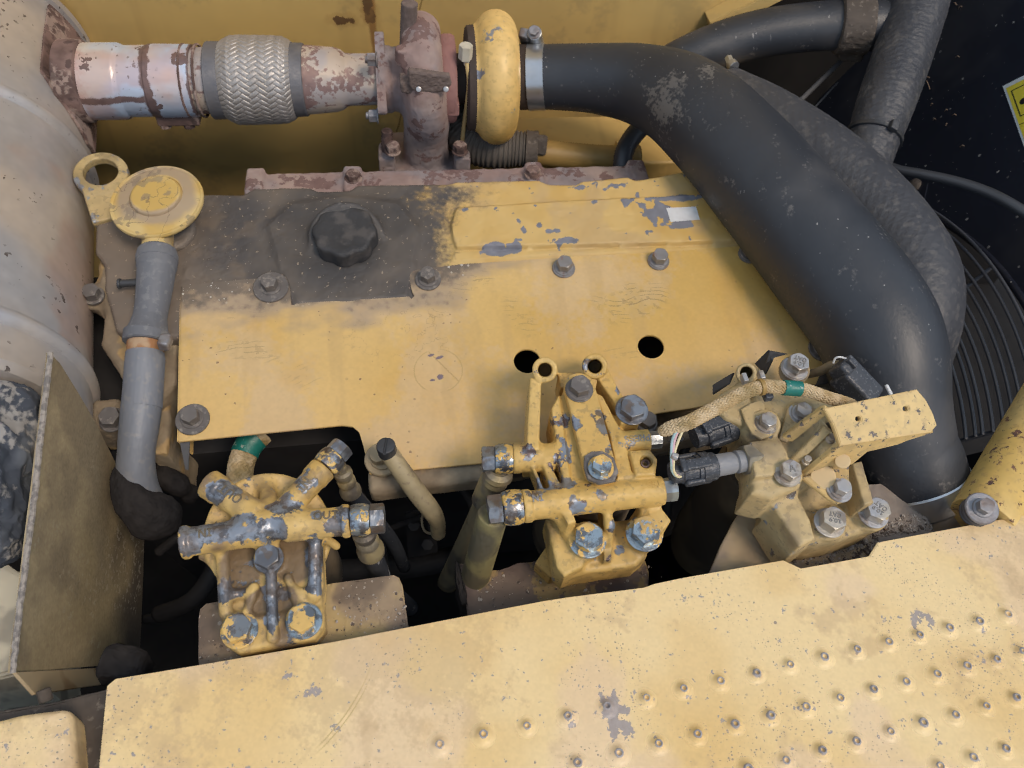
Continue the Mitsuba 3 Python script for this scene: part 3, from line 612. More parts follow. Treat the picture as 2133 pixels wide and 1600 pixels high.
c.cyl(ax(970), ax(996), 92 * S, k=.001, cut=True)
c.cap(g(1040, 260, .01), g(1000, 292, -.10), 30 * S, 36 * S, k=.012)
m = c.build(.0014); add('compressor_housing', m, 'm_compressor', tb, TUR, smooth=True, label='yellow ring shaped compressor housing')
# name plate strap, studs and outlet stub
sp = np.array([g(838, 168, .05), g(848, 170, .066), g(870, 180, .074), g(905, 186, .075), g(930, 184, .068), g(942, 180, .055)])
q = spline(sp, 24); w = 24 * S; V = np.vstack([q + [0, w, 0], q - [0, w, 0]]); n = len(q); F = [[i, i + 1, n + i + 1, n + i] for i in range(n - 1)]
F = np.array(F); m = trimesh.Trimesh(V, np.vstack([F[:, [0, 1, 2]], F[:, [0, 2, 3]]]), process=False)
pts = [(a[0], a[1], a[2]) for a in q]
m = Cast().prism([g(848, 168, .07)[:2], g(852, 160, .07)[:2], g(938, 172, .07)[:2], g(942, 190, .07)[:2], g(930, 205, .07)[:2], g(880, 208, .07)[:2], g(856, 200, .07)[:2]], .052, .060, rd=.002).prism([g(832, 166, .05)[:2], g(860, 160, .05)[:2], g(866, 190, .05)[:2], g(836, 188, .05)[:2]], .038, .056, rd=.002).build(.001, .0009, 400)
add('name_strap', m, 'm_grime2', tb, TUR, smooth=True, label='grit covered strap across the turbine housing')
scene['m_grime2'] = principled(lambda p, n, uv: mix((.10, .075, .068), (.19, .15, .135), f3(p, 300, 2, 4)), .9, 0, .15, bump=lambda p, n, uv: f3(p, 700, 2, 3), bscale=.002, eps=.0003)
for x in (872, 929): add('rivet', cyl(g(x, 186, .058), g(x, 186, .0625), 5.5 * S, n=16), 'm_pale_metal', tb, TUR)
scene['m_pale_metal'] = principled(lambda p, n, uv: mix((.46, .47, .49), (.34, .33, .32), f3(p, 80, 2, 4)), .34, .6, .5)
for x, y0, y1, h, r in ((806, 272, 316, .03, 12), (945, 272, 312, -.02, 11)):
    add('stud', cyl(g(x, y1, h), g(x, y0, h), r * S, n=18), 'm_rust', tb, TUR)
for x, y, h in ((818, 316, .046), (958, 316, .046), (968, 300, .0)):
    m = orient(hexhead(26 * S, 16 * S, 17 * S), g(x, y, h), [0, 1, 0.0]); add('nut', m, 'm_rust', tb, TUR, smooth=28)
m = cyl(g(848, 110, .0), g(853, 6, .0), 16 * S, n=24); add('outlet_stub', rough(subdiv(m, .006), .0006, 250), 'm_grime2', tb, TUR, smooth=40)
# manifold flange under the foot
m = rough(subdiv(roundbox([168 * S, 20 * S, .10], .003, g(884, 360, .004)), .006), .0006, 250); add('mount_flange', m, 'm_rust', tb, TUR, smooth=40)
# oil feed line
ol = thing('oil_line', 'thin yellow oil feed line beside the compressor with a pale fitting', 'oil line')
m = sweep(spline([g(971, 122, .03), g(975, 150, .036), g(977, 175, .036), g(974, 205, .034), g(968, 250, .028), g(962, 300, .02), g(955, 370, .0)], 30), 4.6 * S, 14)
add('tube', m, 'm_oil', ol, TUR, smooth=True)
scene['m_oil'] = principled((.52, .38, .17), .45, 0, .4)
m = orient(hexhead(24 * S, 26 * S), g(969, 122, .03), [0.05, 1, 0]); add('fitting', m, 'm_pale_paint', ol, TUR)
scene['m_pale_paint'] = principled(lambda p, n, uv: mix((.55, .53, .46), (.40, .36, .28), f3(p, 200, 2, 3)), .5, 0, .4)
add('fitting_neck', cyl(g(974, 136, .031), g(971, 120, .03), 7 * S, n=16), 'm_pale_paint', ol, TUR)

# ------------------------------------------------------------------ exhaust manifold under the turbocharger
MAN = Fr(900, 364, .868, [0, 0, 1.0], 0, 0); MAN.ex = EXH; MAN.ey = np.cross([0, 0, 1.0], EXH); MAN.ez = np.array([0, 0, 1.0]); MAN.M = np.stack([MAN.ex, MAN.ey, MAN.ez], 1)
em = thing('exhaust_manifold', 'long rusty exhaust manifold along the back edge of the valve cover', 'exhaust manifold')
c = Cast(); xa, xb = MAN.loc(520, 375)[0], MAN.loc(1335, 355)[0]
c.box([(xa + xb) / 2, -.008, -.014], [xb - xa, .034, .030], rd=.005)
for x, y in ((533, 372), (735, 365), (1112, 358), (1325, 352)):
    a = MAN.loc(x, y); c.box([a[0], -.008, -.010], [.018, .038, .032], k=.004, rd=.003)
m = c.build(.0016, .0009, 150, 5); add('casting', m, 'm_turbine', em, MAN, smooth=True)
for x, y in ((735, 362), (1112, 357)):
    a = MAN.loc(x, y, .012); m = hexhead(.013, .006, .009); m.apply_translation([a[0], -.010, .005]); add('bolt', m, 'm_rust', em, MAN)

# ------------------------------------------------------------------ hoses
_scuff = [(*atz(x, y, z), r, .22) for x, y, z, r in ((1392, 200, .80, .03), (1400, 250, .80, .03), (1370, 215, .81, .03), (1420, 170, .80, .02), (1470, 150, .79, .02), (1430, 290, .81, .025))]
def rub_col(p, n, uv):
    c = mix((.019, .022, .029), (.028, .032, .040), f3(p, 30, 2, 3))
    d = smoothstep(.52, .72, f3(p, 11, 6, 4)); c = mix(c, (.085, .082, .084), d * .5)
    c = mix(c, (.20, .185, .17), smoothstep(.62, .95, fbm(p.x * 90 + p.z * 40, p.y * 30 - p.x * 20, p.z * 90) + .9 * (f3(p, 420, 9) - .5) - .10 + spots(p, _scuff) * 1.0) * .45)
    s = specks(p.x + .3 * p.z, p.y - .3 * p.z, 150, .38, 2.0) * .6 * smoothstep(.45, .6, f3(p, 20, 2, 2))
    return mix(c, (.35, .34, .33), s)
scene['m_rubber'] = principled(rub_col, .47, 0, .6, bump=lambda p, n, uv: f3(p, 500, 2, 3), bscale=.00018, eps=.0004)
def pts3(rows): return np.array([[*atz(x, y, z), r * z / FPX] for x, y, z, r in rows])
def hose(name, rows, mat, label, n=120, sides=48, disp=None, cat='hose'):
    q = spline(pts3(rows), n); m = sweep(q[:, :3], q[:, 3], sides, disp); return add(name, m, mat, None, label=label, cat=cat, smooth=True), q
ch, chq = hose('charge_hose', [(1104, 162, .895, 63), (1135, 161, .893, 64), (1190, 162, .888, 66), (1260, 166, .878, 71), (1330, 176, .865, 80), (1400, 200, .846, 92), (1462, 243, .826, 102), (1530, 312, .804, 109),
    (1600, 392, .782, 115), (1670, 478, .760, 120), (1735, 560, .742, 124), (1790, 630, .727, 125), (1828, 692, .717, 124), (1848, 762, .712, 120), (1858, 840, .712, 113), (1878, 925, .716, 107), (1898, 965, .717, 103), (1910, 994, .718, 100), (1916, 1010, .719, 98)], 'm_rubber',
    'thick black rubber hose sweeping from the turbocharger down the right side', 220, 64, lambda s, a, r: .0010 * (meshkit.fbm(np.stack([s * 30, a, a * 0], -1), 2, 3) - .5))
def yb(p, n, uv): return f3(p, 200, 2, 2)
hc = thing('hose_clamp', 'shiny steel band clamp where the thick hose meets the yellow compressor', 'hose clamp')
i0 = 9
def band_on(q, i, w, grow, t=.0012):
    p, d = q[i, :3], unit(q[min(i + 2, len(q) - 1), :3] - q[max(i - 2, 0), :3]); r = q[i, 3] + grow
    return orient(lathe([(r - .002, -w / 2), (r, -w / 2), (r + t, -w / 2 + t * .4), (r + t * .6, 0), (r + t, w / 2 - t * .4), (r, w / 2), (r - .002, w / 2)], 64), p, d), p, d, r
def near(q, x, y):
    d = q[:, :3] - CAM; z = d @ FWD; return int(np.argmin((1066.5 + FPX * (d @ RGT) / z - x) ** 2 + (800 - FPX * (d @ UPV) / z - y) ** 2))
scene['m_zinc'] = principled(lambda p, n, uv: mix((.55, .58, .62), (.42, .42, .42), f3(p, 60, 2, 3)), .28, .85, .5)
m, p, d, r = band_on(chq, near(chq, 1117, 162), .018, .0004); add('band', m, 'm_zinc', hc, smooth=35)
m2 = orient(lathe([(r - .004, -.005), (r + .0005, -.005), (r + .0005, .005), (r - .004, .005)], 64), atz(1092, 161, .897), d); add('hose_end', m2, 'm_black_iron', hc, smooth=35)
up = unit(UPV - np.dot(UPV, d) * d); tl = unit(np.cross(d, up)); tl = tl if np.dot(tl, CAM - p) > 0 else -tl
sc = p + unit(.93 * up + .37 * tl) * (r + .006)
m = cyl(sc - unit(np.cross(up, d)) * 0 - tl * .016, sc + tl * .014, .0075, n=26); add('screw_housing', m, 'm_zinc', hc, smooth=30)
m = orient(hexhead(.009, .005, .007), sc + tl * .014, tl); add('screw', m, 'm_bolt_grey', hc)
m = roundbox([.010, .010, .022], .002); add('clip', orient(m, sc - d * .011 + up * .002, tl), 'm_bolt_grey', hc)
# metal end of the thick hose at the bottom
q0, q1 = chq[-1, :3], chq[-1, :3] + .1 * unit(chq[-1, :3] - chq[-6, :3])
pe = thing('hose_pipe_end', 'bare steel pipe stub at the lower end of the thick black hose', 'pipe')
dd = unit(q1 - q0); m = orient(lathe([(.030, -.004), (.0395, -.006), (.041, -.004), (.041, .014), (.0395, .016), (.038, .017), (.038, .09), (.03, .09)], 60), q0 + dd * .002, dd); add('stub', m, 'm_zinc', pe, smooth=35)

def tex_disp(s, a, r): # ribs and wrinkles of the cloth wrapped hose
    P = np.stack([s * 160 + 2.5 * np.sin(a * 3), a * 9 + s * 90, np.full_like(s, .3)], -1)
    return .0016 * (meshkit.fbm(P, 3, 7) - .5) + .00016 * np.sin(s * 1000 + 5 * np.sin(a) + 9 * meshkit.noise(P * .22))
def tex_disp2(s, a, r):
    d1 = np.sin(a * 24 + s * 640); d2 = np.sin(a * 24 - s * 640); return .00022 * np.maximum(d1, d2) + .0004 * (meshkit.fbm(np.stack([s * 140, a * 7, s * 0], -1), 2, 9) - .5)
scene['m_clothhose'] = principled(lambda p, n, uv: mix(mix((.034, .037, .046), (.056, .059, .068), f3(p, 30, 2, 3)), (.15, .14, .13), smoothstep(.52, .75, f3(p, 170, 7, 4)) * .3), .5, 0, .5, bump=lambda p, n, uv: f3(p, 900, 2, 3), bscale=.0006, eps=.0003)
rh, rq = hose('radiator_hose', [(1500, 215, .95, 75), (1590, 262, .92, 80), (1690, 330, .89, 86), (1780, 408, .865, 90), (1855, 492, .84, 92), (1900, 575, .82, 94), (1905, 660, .81, 92), (1880, 760, .81, 88), (1850, 860, .81, 84)], 'm_clothhose',
    'wrinkled grey cloth covered hose running behind the thick black hose', 420, 120, tex_disp2)
wh, wq = hose('wrapped_hose', [(1940, -110, .98, 61), (1915, 0, .96, 60), (1878, 120, .94, 59), (1845, 215, .925, 58), (1816, 300, .915, 52), (1795, 370, .91, 50), (1775, 450, .91, 50)], 'm_clothhose',
    'upright textured hose wrapped in fabric at the upper right in front of the black shroud', 420, 120, tex_disp)
ct = thing('cable_tie', 'black cable tie strapped round the upright textured hose', 'cable tie')
m, p, d, r = band_on(wq, near(wq, 1822, 285), .0055, .0012, .0012); add('strap', m, 'm_plastic', ct, smooth=35)
scene['m_plastic'] = principled(lambda p, n, uv: mix((.022, .024, .028), (.05, .052, .058), f3(p, 60, 2, 4)), .42, 0, .5, bump=lambda p, n, uv: f3(p, 500, 2, 3), bscale=.0004)
hd_ = unit(CAM - p); hd_ = unit(hd_ - np.dot(hd_, d) * d); sd = np.cross(d, hd_); hp = p + (r + .003) * unit(hd_ + .55 * sd * (1 if np.dot(sd, RGT) > 0 else -1))
add('head', orient(roundbox([.011, .009, .007], .0012), hp, unit(hp - p), d), 'm_plastic', ct)
uh, uq = hose('upper_hose', [(1380, 150, 1.0, 44), (1440, 118, .99, 45), (1520, 88, .985, 47), (1610, 66, .98, 48), (1720, 54, .975, 49), (1790, 52, .97, 50), (1880, 58, .97, 50)], 'm_rubber', 'smooth dark hose at the top running to the right behind the thick hose', 120, 40)
us = thing('hose_sleeve', 'dusty brown clamp sleeve round the upper dark hose', 'hose clamp')
m, p, d, r = band_on(uq, near(uq, 1778, 52), .036, .0015, .003); add('sleeve', rough(subdiv(m, .008), .0016, 70), 'm_grime', us, smooth=True)
add("lug", orient(rough(subdiv(roundbox([.02, .03, .02], .004), .004), .001, 100), atz(1772, 105, 1.0), [0, 0, 1]), "m_grime", us, smooth=True)
mm = thing('hose_screw', 'small bright screw fitting sticking up over the thick black hose', 'screw')
add('head', cyl(atz(1522, 133, .93), atz(1517, 120, .935), .0045, n=6), 'm_zinc', mm, smooth=False); add('collar', cyl(atz(1530, 140, .928), atz(1522, 132, .932), .0062, n=20), 'm_zinc', mm)
cb_, _q = hose('black_cable', [(1820, 330, .93, 9), (1865, 352, .915, 10), (1920, 363, .90, 10.5), (1985, 377, .885, 11), (2050, 398, .87, 11.5), (2110, 428, .855, 12), (2190, 480, .84, 12)], 'm_cable', 'black rubber cable crossing the shroud at the right edge', 60, 20, cat='cable')
scene['m_cable'] = principled((.035, .038, .045), .4, 0, .5)
# ribbed intake hose and small hoses under the compressor
gh, gq = hose('ribbed_hose', [(950, 230, .95, 46), (985, 285, .945, 50), (1030, 306, .94, 44), (1075, 310, .94, 36), (1112, 312, .94, 33)], 'm_greyhose', 'dull grey ribbed hose tucked under the yellow compressor', 160, 40, lambda s, a, r: .0009 * np.sin(s * 1500))
scene['m_greyhose'] = principled(lambda p, n, uv: mix((.075, .066, .06), (.14, .125, .11), f3(p, 50, 2, 3)), .75, 0, .2)
gc = thing('ribbed_hose_clamp', 'dirty clamp on the end of the ribbed grey hose', 'hose clamp')
m, p, d, r = band_on(gq, len(gq) - 6, .014, .001, .002); add('band', m, 'm_grime', gc, smooth=35); add('screw', orient(roundbox([.014, .014, .02], .003), atz(1126, 302, .93), [0, .3, 1]), 'm_grime', gc)
gp = hose('yellow_pipe', [(1112, 316, .945, 27), (1180, 324, .95, 27), (1260, 330, .955, 27), (1330, 330, .96, 27)], 'm_oil2', 'short dull yellow pipe joined to the ribbed grey hose', 30, 30, cat='pipe')
scene['m_oil2'] = principled(lambda p, n, uv: mix((.34, .22, .07), (.24, .15, .05), f3(p, 50, 2, 3)), .5, 0, .4)
hose('small_hose', [(1350, 250, .93, 20), (1318, 285, .925, 20), (1300, 320, .92, 20), (1296, 365, .92, 20)], 'm_rubber', 'small black hose dropping behind the valve cover', 40, 24)

# ------------------------------------------------------------------ fan shroud, guard and fan at the right
GY, GT = .0402, .5266
NS_ = np.array([-math.cos(GY) * math.cos(GT), -math.sin(GY) * math.cos(GT), math.sin(GT)])
SH = Fr(2050, 750, .85, NS_, 0, 0); SH.ex = unit(np.cross([0, 0, 1], SH.ez)); SH.ey = np.cross(SH.ez, SH.ex); SH.M = np.stack([SH.ex, SH.ey, SH.ez], 1)
GC = np.array([-.021, -.452])
def shr_col(p, n, uv):
    c = mix((.012, .014, .022), (.020, .023, .034), f3(p, 12, 2, 3)); s = specks(p.z, p.y, 120, .5, 2.0) * smoothstep(.45, .6, f3(p, 25, 3, 2))
    return mix(mix(c, (.09, .085, .08), smoothstep(.55, .75, f3(p, 10, 7, 4)) * .2), (.4, .38, .35), s * .7)
scene['m_shroud'] = principled(shr_col, .30, 0, .5, bump=lambda p, n, uv: f3(p, 500, 2, 2), bscale=.0002)
fs = thing('fan_shroud', 'black sheet metal fan shroud with dust at the right edge', 'shroud')

hs = -.035
out = SH.locs([(1702, 214), (1795, 45), (1830, -120), (2700, -300), (2700, 1150), (2200, 1300), (1500, 1300), (1500, 700)], hs)[:, :2]
hole = circle(GC, .497, 120)
P_ = sg.Polygon(out).difference(sg.Polygon(hole)); P_ = max(getattr(P_, 'geoms', [P_]), key=lambda g: g.area)
m = poly(np.asarray(P_.exterior.coords)[:-1], .003, hs - .003, [np.asarray(q.coords)[:-1] for q in P_.interiors]); add('sheet', m, 'm_shroud', fs, SH, smooth=False)
a = np.linspace(0, 2 * np.pi, 140)
rim = np.stack([GC[0] + .497 * np.cos(a), GC[1] + .497 * np.sin(a), a * 0 + hs], 1); add('rim', sweep(rim, .004, 10), 'm_shroud', fs, SH, smooth=True)
for A, B_, w in (((1788, 92), (1640, 236), 5), ((1745, 172), (1690, 232), 2)):
    add('stay', cyl(atz(*A, 1.03), atz(*B_, .99), w * 1.0 / FPX), 'm_grey_edge', fs)
scene['m_grey_edge'] = principled((.09, .09, .095), .5, 0, .4)
q = SH.loc(1906, 388, hs + .002); m = lathe([(0, 0), (.009, 0), (.009, .004), (.006, .006), (0, .007)], 20); m.apply_translation(q); add('bolt', m, 'm_grime', fs, SH)
m = slab(SH, [(1893, 372), (1932, 382), (1924, 420), (1900, 440), (1880, 400)], hs + .0025, .0018); add('tab', m, 'm_shroud', fs, SH)
# guard of concentric wires
gd = thing('fan_guard', 'black wire fan guard of concentric rings at the right below the shroud', 'fan guard')
ea = SH.loc(1990, 921)[:2] - GC; a1 = math.atan2(ea[1], ea[0])
et = SH.loc(1940, 450)[:2] - GC; a2 = math.atan2(et[1], et[0])
if a2 < a1: a2 += 2 * math.pi
scene['m_wire'] = principled((.06, .065, .078), .36, 0, .6); scene['m_black'] = principled((.006, .006, .008), .7, 0, .2)
a2 += .5
for k in range(13):
    r = .381 + .0095 * k + (.004 if k > 10 else 0) + rng.normal(0, .0006); t = np.linspace(a1, a2, 80)
    add('wire', sweep(np.stack([GC[0] + r * np.cos(t), GC[1] + r * np.sin(t), t * 0], 1), .00185, 10), 'm_wire', gd, SH, smooth=True)
for t, lo, hi in ((a1 + .004, .33, .47), (a1 + (a2 - .5 - a1) * .62, .33, .50), (a2 - .2, .33, .51)):
    add('spoke', cyl([GC[0] + lo * math.cos(t), GC[1] + lo * math.sin(t), -.0032], [GC[0] + hi * math.cos(t), GC[1] + hi * math.sin(t), -.0032], .0021, n=12), 'm_wire', gd, SH)
fn_ = thing('cooling_fan', 'dark cooling fan blades behind the wire guard', 'fan')
for k in range(9):
    t = a1 + k * 2 * math.pi / 9; c0, c1 = math.cos(t), math.sin(t)
    B3 = np.stack([[c0, c1, 0], unit([-c1, c0, -.7]), np.cross([c0, c1, 0], unit([-c1, c0, -.7]))], 1)
    m = roundbox([.30, .13, .004], .0015); m.vertices = m.vertices @ B3.T + np.array([GC[0] + .31 * c0, GC[1] + .31 * c1, -.10]); add('blade', m, 'm_black', fn_, SH)
add('hub', cyl([*GC, -.16], [*GC, -.05], .17, .004), 'm_black', fn_, SH)
# warning sticker
stq = [(2088, 179), (2133 + 40, 128), (2133 + 150, 300), (2133 + 20, 262)]
st = thing('warning_sticker', 'yellow warning sticker with white border on the black shroud', 'sticker')
q = SH.locs([(2089, 180), (2172, 138), (2225, 270), (2142, 262)], hs)[:, :2]
q = np.array([q[0], q[1], q[1] + (q[2] - q[1]), q[0] + (q[2] - q[1])])
def lerpq(a, b): return q[0] + (q[1] - q[0]) * a + (q[3] - q[0]) * b
add('backing', poly([lerpq(0, 0), lerpq(1, 0), lerpq(1, 1), lerpq(0, 1)], .0003, hs + .0002), 'm_white', st, SH, smooth=False)
add('face', poly([lerpq(.06, .06), lerpq(.94, .06), lerpq(.94, .94), lerpq(.06, .94)], .0003, hs + .0006), 'm_stick', st, SH, smooth=False)
scene['m_white'] = principled((.62, .66, .66), .4, 0, .4); scene['m_stick'] = principled((.72, .60, .06), .4, 0, .4); scene['m_print'] = principled((.02, .02, .02), .5, 0, .3)
def frame_line(pts, w): 
    g = sg.LineString(pts).buffer(w, join_style=2); g = g if g.geom_type == 'Polygon' else max(g.geoms, key=lambda z: z.area)
    return poly(np.asarray(g.exterior.coords)[:-1], .0002, hs + .001, [np.asarray(i.coords)[:-1] for i in g.interiors])
pr = [frame_line([lerpq(.16, .14), lerpq(.84, .14), lerpq(.84, .55), lerpq(.16, .55), lerpq(.16, .14)], .0006), frame_line([lerpq(.08, .66), lerpq(.92, .66)], .0004)]
hand = sg.Point(lerpq(.34, .36)).buffer(.0045).union(sg.Point(lerpq(.46, .33)).buffer(.0032)); pr.append(poly(np.asarray(hand.exterior.coords)[:-1], .0002, hs + .001))
for k in range(4): pr.append(frame_line([lerpq(.34 + .05 * k, .40), lerpq(.40 + .05 * k, .50)], .0006))
add('print', cat_(pr), 'm_print', st, SH, smooth=False)
# chaff and twigs blown onto the shroud
for k, (x, y, L, an) in enumerate([(1984, 240, 6, 0), (2000, 306, 7, .2), (1968, 232, 5, .5), (1905, 172, 14, 1.9), (1930, 168, 15, -1.2), (1925, 163, 9, .1), (1991, 119, 6, 0), (1938, 220, 5, .6), (1996, 18, 7, .5), (1944, 250, 4, .3), (1986, 6, 6, -.6), (1970, 262, 4, 1.0)]):
    a = SH.loc(x, y, hs + .0015); b = SH.loc(x + 1.3 * L * math.cos(an), y - 1.3 * L * math.sin(an), hs + .003); mid = (a + b) / 2 + [.0006, .001, .002]
    add('chaff_straw', sweep(spline([a, mid, b], 12), .00055, 6), 'm_straw', None, SH, smooth=True, label='short dry straw stuck to the black shroud beside the upright hose', cat='straw', group='straws on the black shroud')
scene['m_straw'] = principled((.30, .21, .15), .7, 0, .2)
# yellow post with its bolt stack
yp = thing('yellow_post', 'scuffed yellow tubular post at the right edge in front of the fan guard', 'post')
YPL = [(*atz(x, y, z)[:3], r, w) for x, y, z, r, w in ((2036, 1010, .66, .014, .14), (2050, 990, .66, .012, .13), (2066, 1000, .655, .009, .1), (2090, 1005, .65, .006, .12))]
scene['m_post'] = painted((.55, .37, .11), (.60, .43, .17), (.30, .18, .09), da=.4, chip=.70, cs=150, chipc=(.16, .08, .05), chipc2=(.09, .05, .04), L=YPL, metal=.0, mrough=.8, o=2, bs=.0002)
add('tube', cyl(atz(2230, 760, .74), atz(2046, 1085, .665), 62 * .69 / FPX, n=48), 'm_post', yp, smooth=True)
b0, b1 = atz(2022, 1072, .655), atz(2058, 1052, .628); dd = unit(b1 - b0)
for k, (t, r, th) in enumerate(((.000, .0115, .0028), (.0032, .0110, .0022), (.0058, .0115, .0022), (.0084, .0108, .002), (.0110, .0122, .0032))):
    add('washer', orient(washer(r, .004, th), b0 + dd * (t + .006), dd), 'm_wash' if k < 4 else 'm_bolt_grey', yp)
scene['m_wash'] = principled(lambda p, n, uv: mix((.06, .06, .065), (.13, .12, .12), f3(p, 150, 2, 3)), .5, .3, .4)
add('bolt', orient(hexhead(.0105, .007, .0075), b0 + dd * .0203, dd), 'm_bolt_grey', yp)

# ------------------------------------------------------------------ engine: block, valve cover, heat shield
def eloc(p):
    q = mi.Vector3f(p.x - ENG.o[0], p.y - ENG.o[1], p.z - ENG.o[2])
    return [q.x * float(a[0]) + q.y * float(a[1]) + q.z * float(a[2]) for a in (ENG.ex, ENG.ey)]
def el(x, y, h=0.0): return ENG.loc(x, y, h)
def eu(x, y): return [float(t) for t in ENG.loc(x, y)[:2]]
def blob(u, v, c, rx, ry, a=0.0):
    du, dv = u - c[0], v - c[1]; ca, sa = math.cos(a), math.sin(a)
    return dr.sqrt(dr.square((du * ca + dv * sa) / rx) + dr.square((dv * ca - du * sa) / ry))
EPX = .74 / FPX
_tan = eu(400, 480)[0]
_sc1, _cap, _brk = eu(950, 470), eu(722, 500), eu(1400, 445)
def cover_mask(u, v, p):
    b = _sc1[0] + .012 * (v - _sc1[1]) / .05
    w = (fbm(u * 26, v * 26, 2.0, 5) - .5) * .10 + (fbm(u * 150, v * 150, 4.0, 3) - .5) * .035
    return 1 - smoothstep(-.022, .026, u - b + w + (f3(p, 420, 3) - .5) * .03)
_grey = [(eu(1418, 412), .030, .006, 1.0), (eu(1042, 521), .022, .0065, 1.0), (eu(1375, 447), .014, .014, .75), (eu(1415, 470), .025, .006, .7), (eu(1175, 505), .02, .004, .5), (eu(1255, 383), .03, .006, .45), (eu(1135, 480), .03, .006, .35), (eu(1330, 430), .02, .02, .35)]
def cover_col(p, n, uv):
    u, v = eloc(p)
    c = mix((.49, .315, .095), (.53, .37, .145), smoothstep(.35, .65, f3(p, 25, 2, 3)))
    c = mix(c, (.42, .30, .16), smoothstep(.5, .7, f3(p, 40, 7, 4)) * .5)
    g = mi.Float(0)
    for ctr, rx, ry, w in _grey: g = dr.maximum(g, w * (1 - smoothstep(.6, 1.3, blob(u, v, ctr, rx, ry))))
    chips = smoothstep(.62, .65, fbm(u * 130, v * 130, 3.0, 4) * .8 + g * .42 + .02)
    c = mix(c, mix((.20, .21, .25), (.13, .13, .15), f3(p, 150, 1, 3)), chips)
    s = cover_mask(u, v, p)
    soot = mix((.062, .058, .059), (.115, .098, .084), smoothstep(.35, .65, f3(p, 24, 4, 4)))
    soot = mix(soot, (.15, .115, .085), smoothstep(.5, .74, f3(p, 60, 9, 4)) * .55 * smoothstep(.0, .12, dr.abs(u - _cap[0]) + .2 * dr.abs(v - _cap[1])))
    soot = mix(soot, mix((.20, .16, .125), (.13, .105, .085), f3(p, 45, 3)), (1 - smoothstep(_tan - .02, _tan + .05, u + .06 * (f3(p, 20, 8) - .5))) * .85)
    soot = mix(soot, (.042, .042, .045), (1 - smoothstep(.5, 1.5, blob(u, v, _cap, .062, .052) + (fbm(u * 30, v * 30, 1.0, 3) - .5))) * .8)
    soot = mix(soot, (.30, .24, .18), smoothstep(.73, .76, f3(p, 420, 3, 3)) * .7)
    return mix(c, soot, s)
scene['m_cover'] = principled(cover_col, .55, 0, .4, bump=lambda p, n, uv: f3(p, 240, 3, 4), bscale=.0012, eps=.0005)
vcv = thing('valve_cover', 'cast engine valve cover, sooty black at the left and chipped yellow at the right', 'engine cover')
c = Cast()
CO = [(199, 442), (227, 426), (300, 405), (424, 403), (506, 403), (527, 390), (641, 388), (662, 397), (727, 395), (744, 383), (936, 381), (950, 376), (1122, 373), (1142, 381), (1200, 383), (1212, 375), (1308, 366), (1324, 373), (1345, 370), (1440, 352), (1620, 330), (1760, 560), (1600, 600), (1180, 640), (870, 668), (620, 690), (380, 700), (300, 720), (240, 690), (216, 600), (216, 552), (196, 525)]
c.prism(ENG.locs(CO, -.0035), -.05, -.0035, rd=.004)
c.prism(ENG.locs([(950, 433), (1200, 418), (1447, 405), (1650, 396), (1700, 470), (1590, 503), (1200, 512), (948, 517), (938, 470)], .001), -.01, .0028, k=.002, rd=.0008)
c.prism(ENG.locs([(945, 524), (1200, 520), (1600, 510), (1600, 522), (1170, 532), (940, 545)], -.002), -.01, -.0010, k=.0015, rd=.0006)
c.prism(ENG.locs([(560, 470), (610, 425), (720, 410), (830, 425), (870, 480), (860, 560), (845, 620), (620, 632), (585, 560)], -.001), -.01, -.0005, k=.01, rd=.002)
c.cyl(el(722, 500, -.006), el(722, 500, .003), 82 * EPX, k=.006)
m = c.build(.0022, .0009, 70, 2); add('casting', m, 'm_cover', vcv, ENG, smooth=True)
cp = thing('oil_filler_cap', 'dirty black lobed oil filler cap on the sooty valve cover', 'cap')
a = np.linspace(0, 2 * np.pi, 160, endpoint=False); R0 = 67 * EPX
rr = R0 * (1.04 - .075 * np.abs(np.sin(4 * a + .4)) ** 3.0); o_ = np.stack([rr * np.cos(a), rr * np.sin(a)], 1)
lay = [(1.0, .000), (1.0, .012), (.985, .0145), (.95, .0162), (.86, .0172), (.70, .0165), (.3, .0160)]
V = np.vstack([np.column_stack([o_ * s, np.full(160, z)]) for s, z in lay] + [[[0, 0, .016]]]); F = []
for k in range(len(lay) - 1):
    for j in range(160): F += [[k * 160 + j, k * 160 + (j + 1) % 160, (k + 1) * 160 + (j + 1) % 160], [k * 160 + j, (k + 1) * 160 + (j + 1) % 160, (k + 1) * 160 + j]]
k = len(lay) - 1; F += [[k * 160 + j, k * 160 + (j + 1) % 160, len(V) - 1] for j in range(160)]
m = trimesh.Trimesh(V, F, process=False); m.apply_translation(el(718, 484, .014) * [1, 1, 0] + [0, 0, .002])
scene['m_cap'] = principled(lambda p, n, uv: mix(mix((.022, .023, .026), (.045, .045, .048), f3(p, 60, 2, 4)), (.10, .09, .085), smoothstep(.5, .72, f3(p, 90, 6, 4)) * .5), .6, 0, .4, bump=lambda p, n, uv: f3(p, 500, 2, 3), bscale=.0008)
add('lid', m, 'm_cap', cp, ENG, smooth=40); m = cyl(el(722, 500, -.002), el(722, 500, .004), 60 * EPX); add('neck', m, 'm_cap', cp, ENG)
m = slab(ENG, [(1388, 433), (1450, 430), (1458, 457), (1397, 462)], .0036, .0006); add('white_label', m, 'm_label', None, ENG, smooth=False, label='small blank white paper label on the chipped valve cover ridge', cat='label')
scene['m_label'] = principled(lambda p, n, uv: mix((.62, .64, .66), (.50, .51, .52), f3(p, 200, 2, 3)), .5, 0, .4)

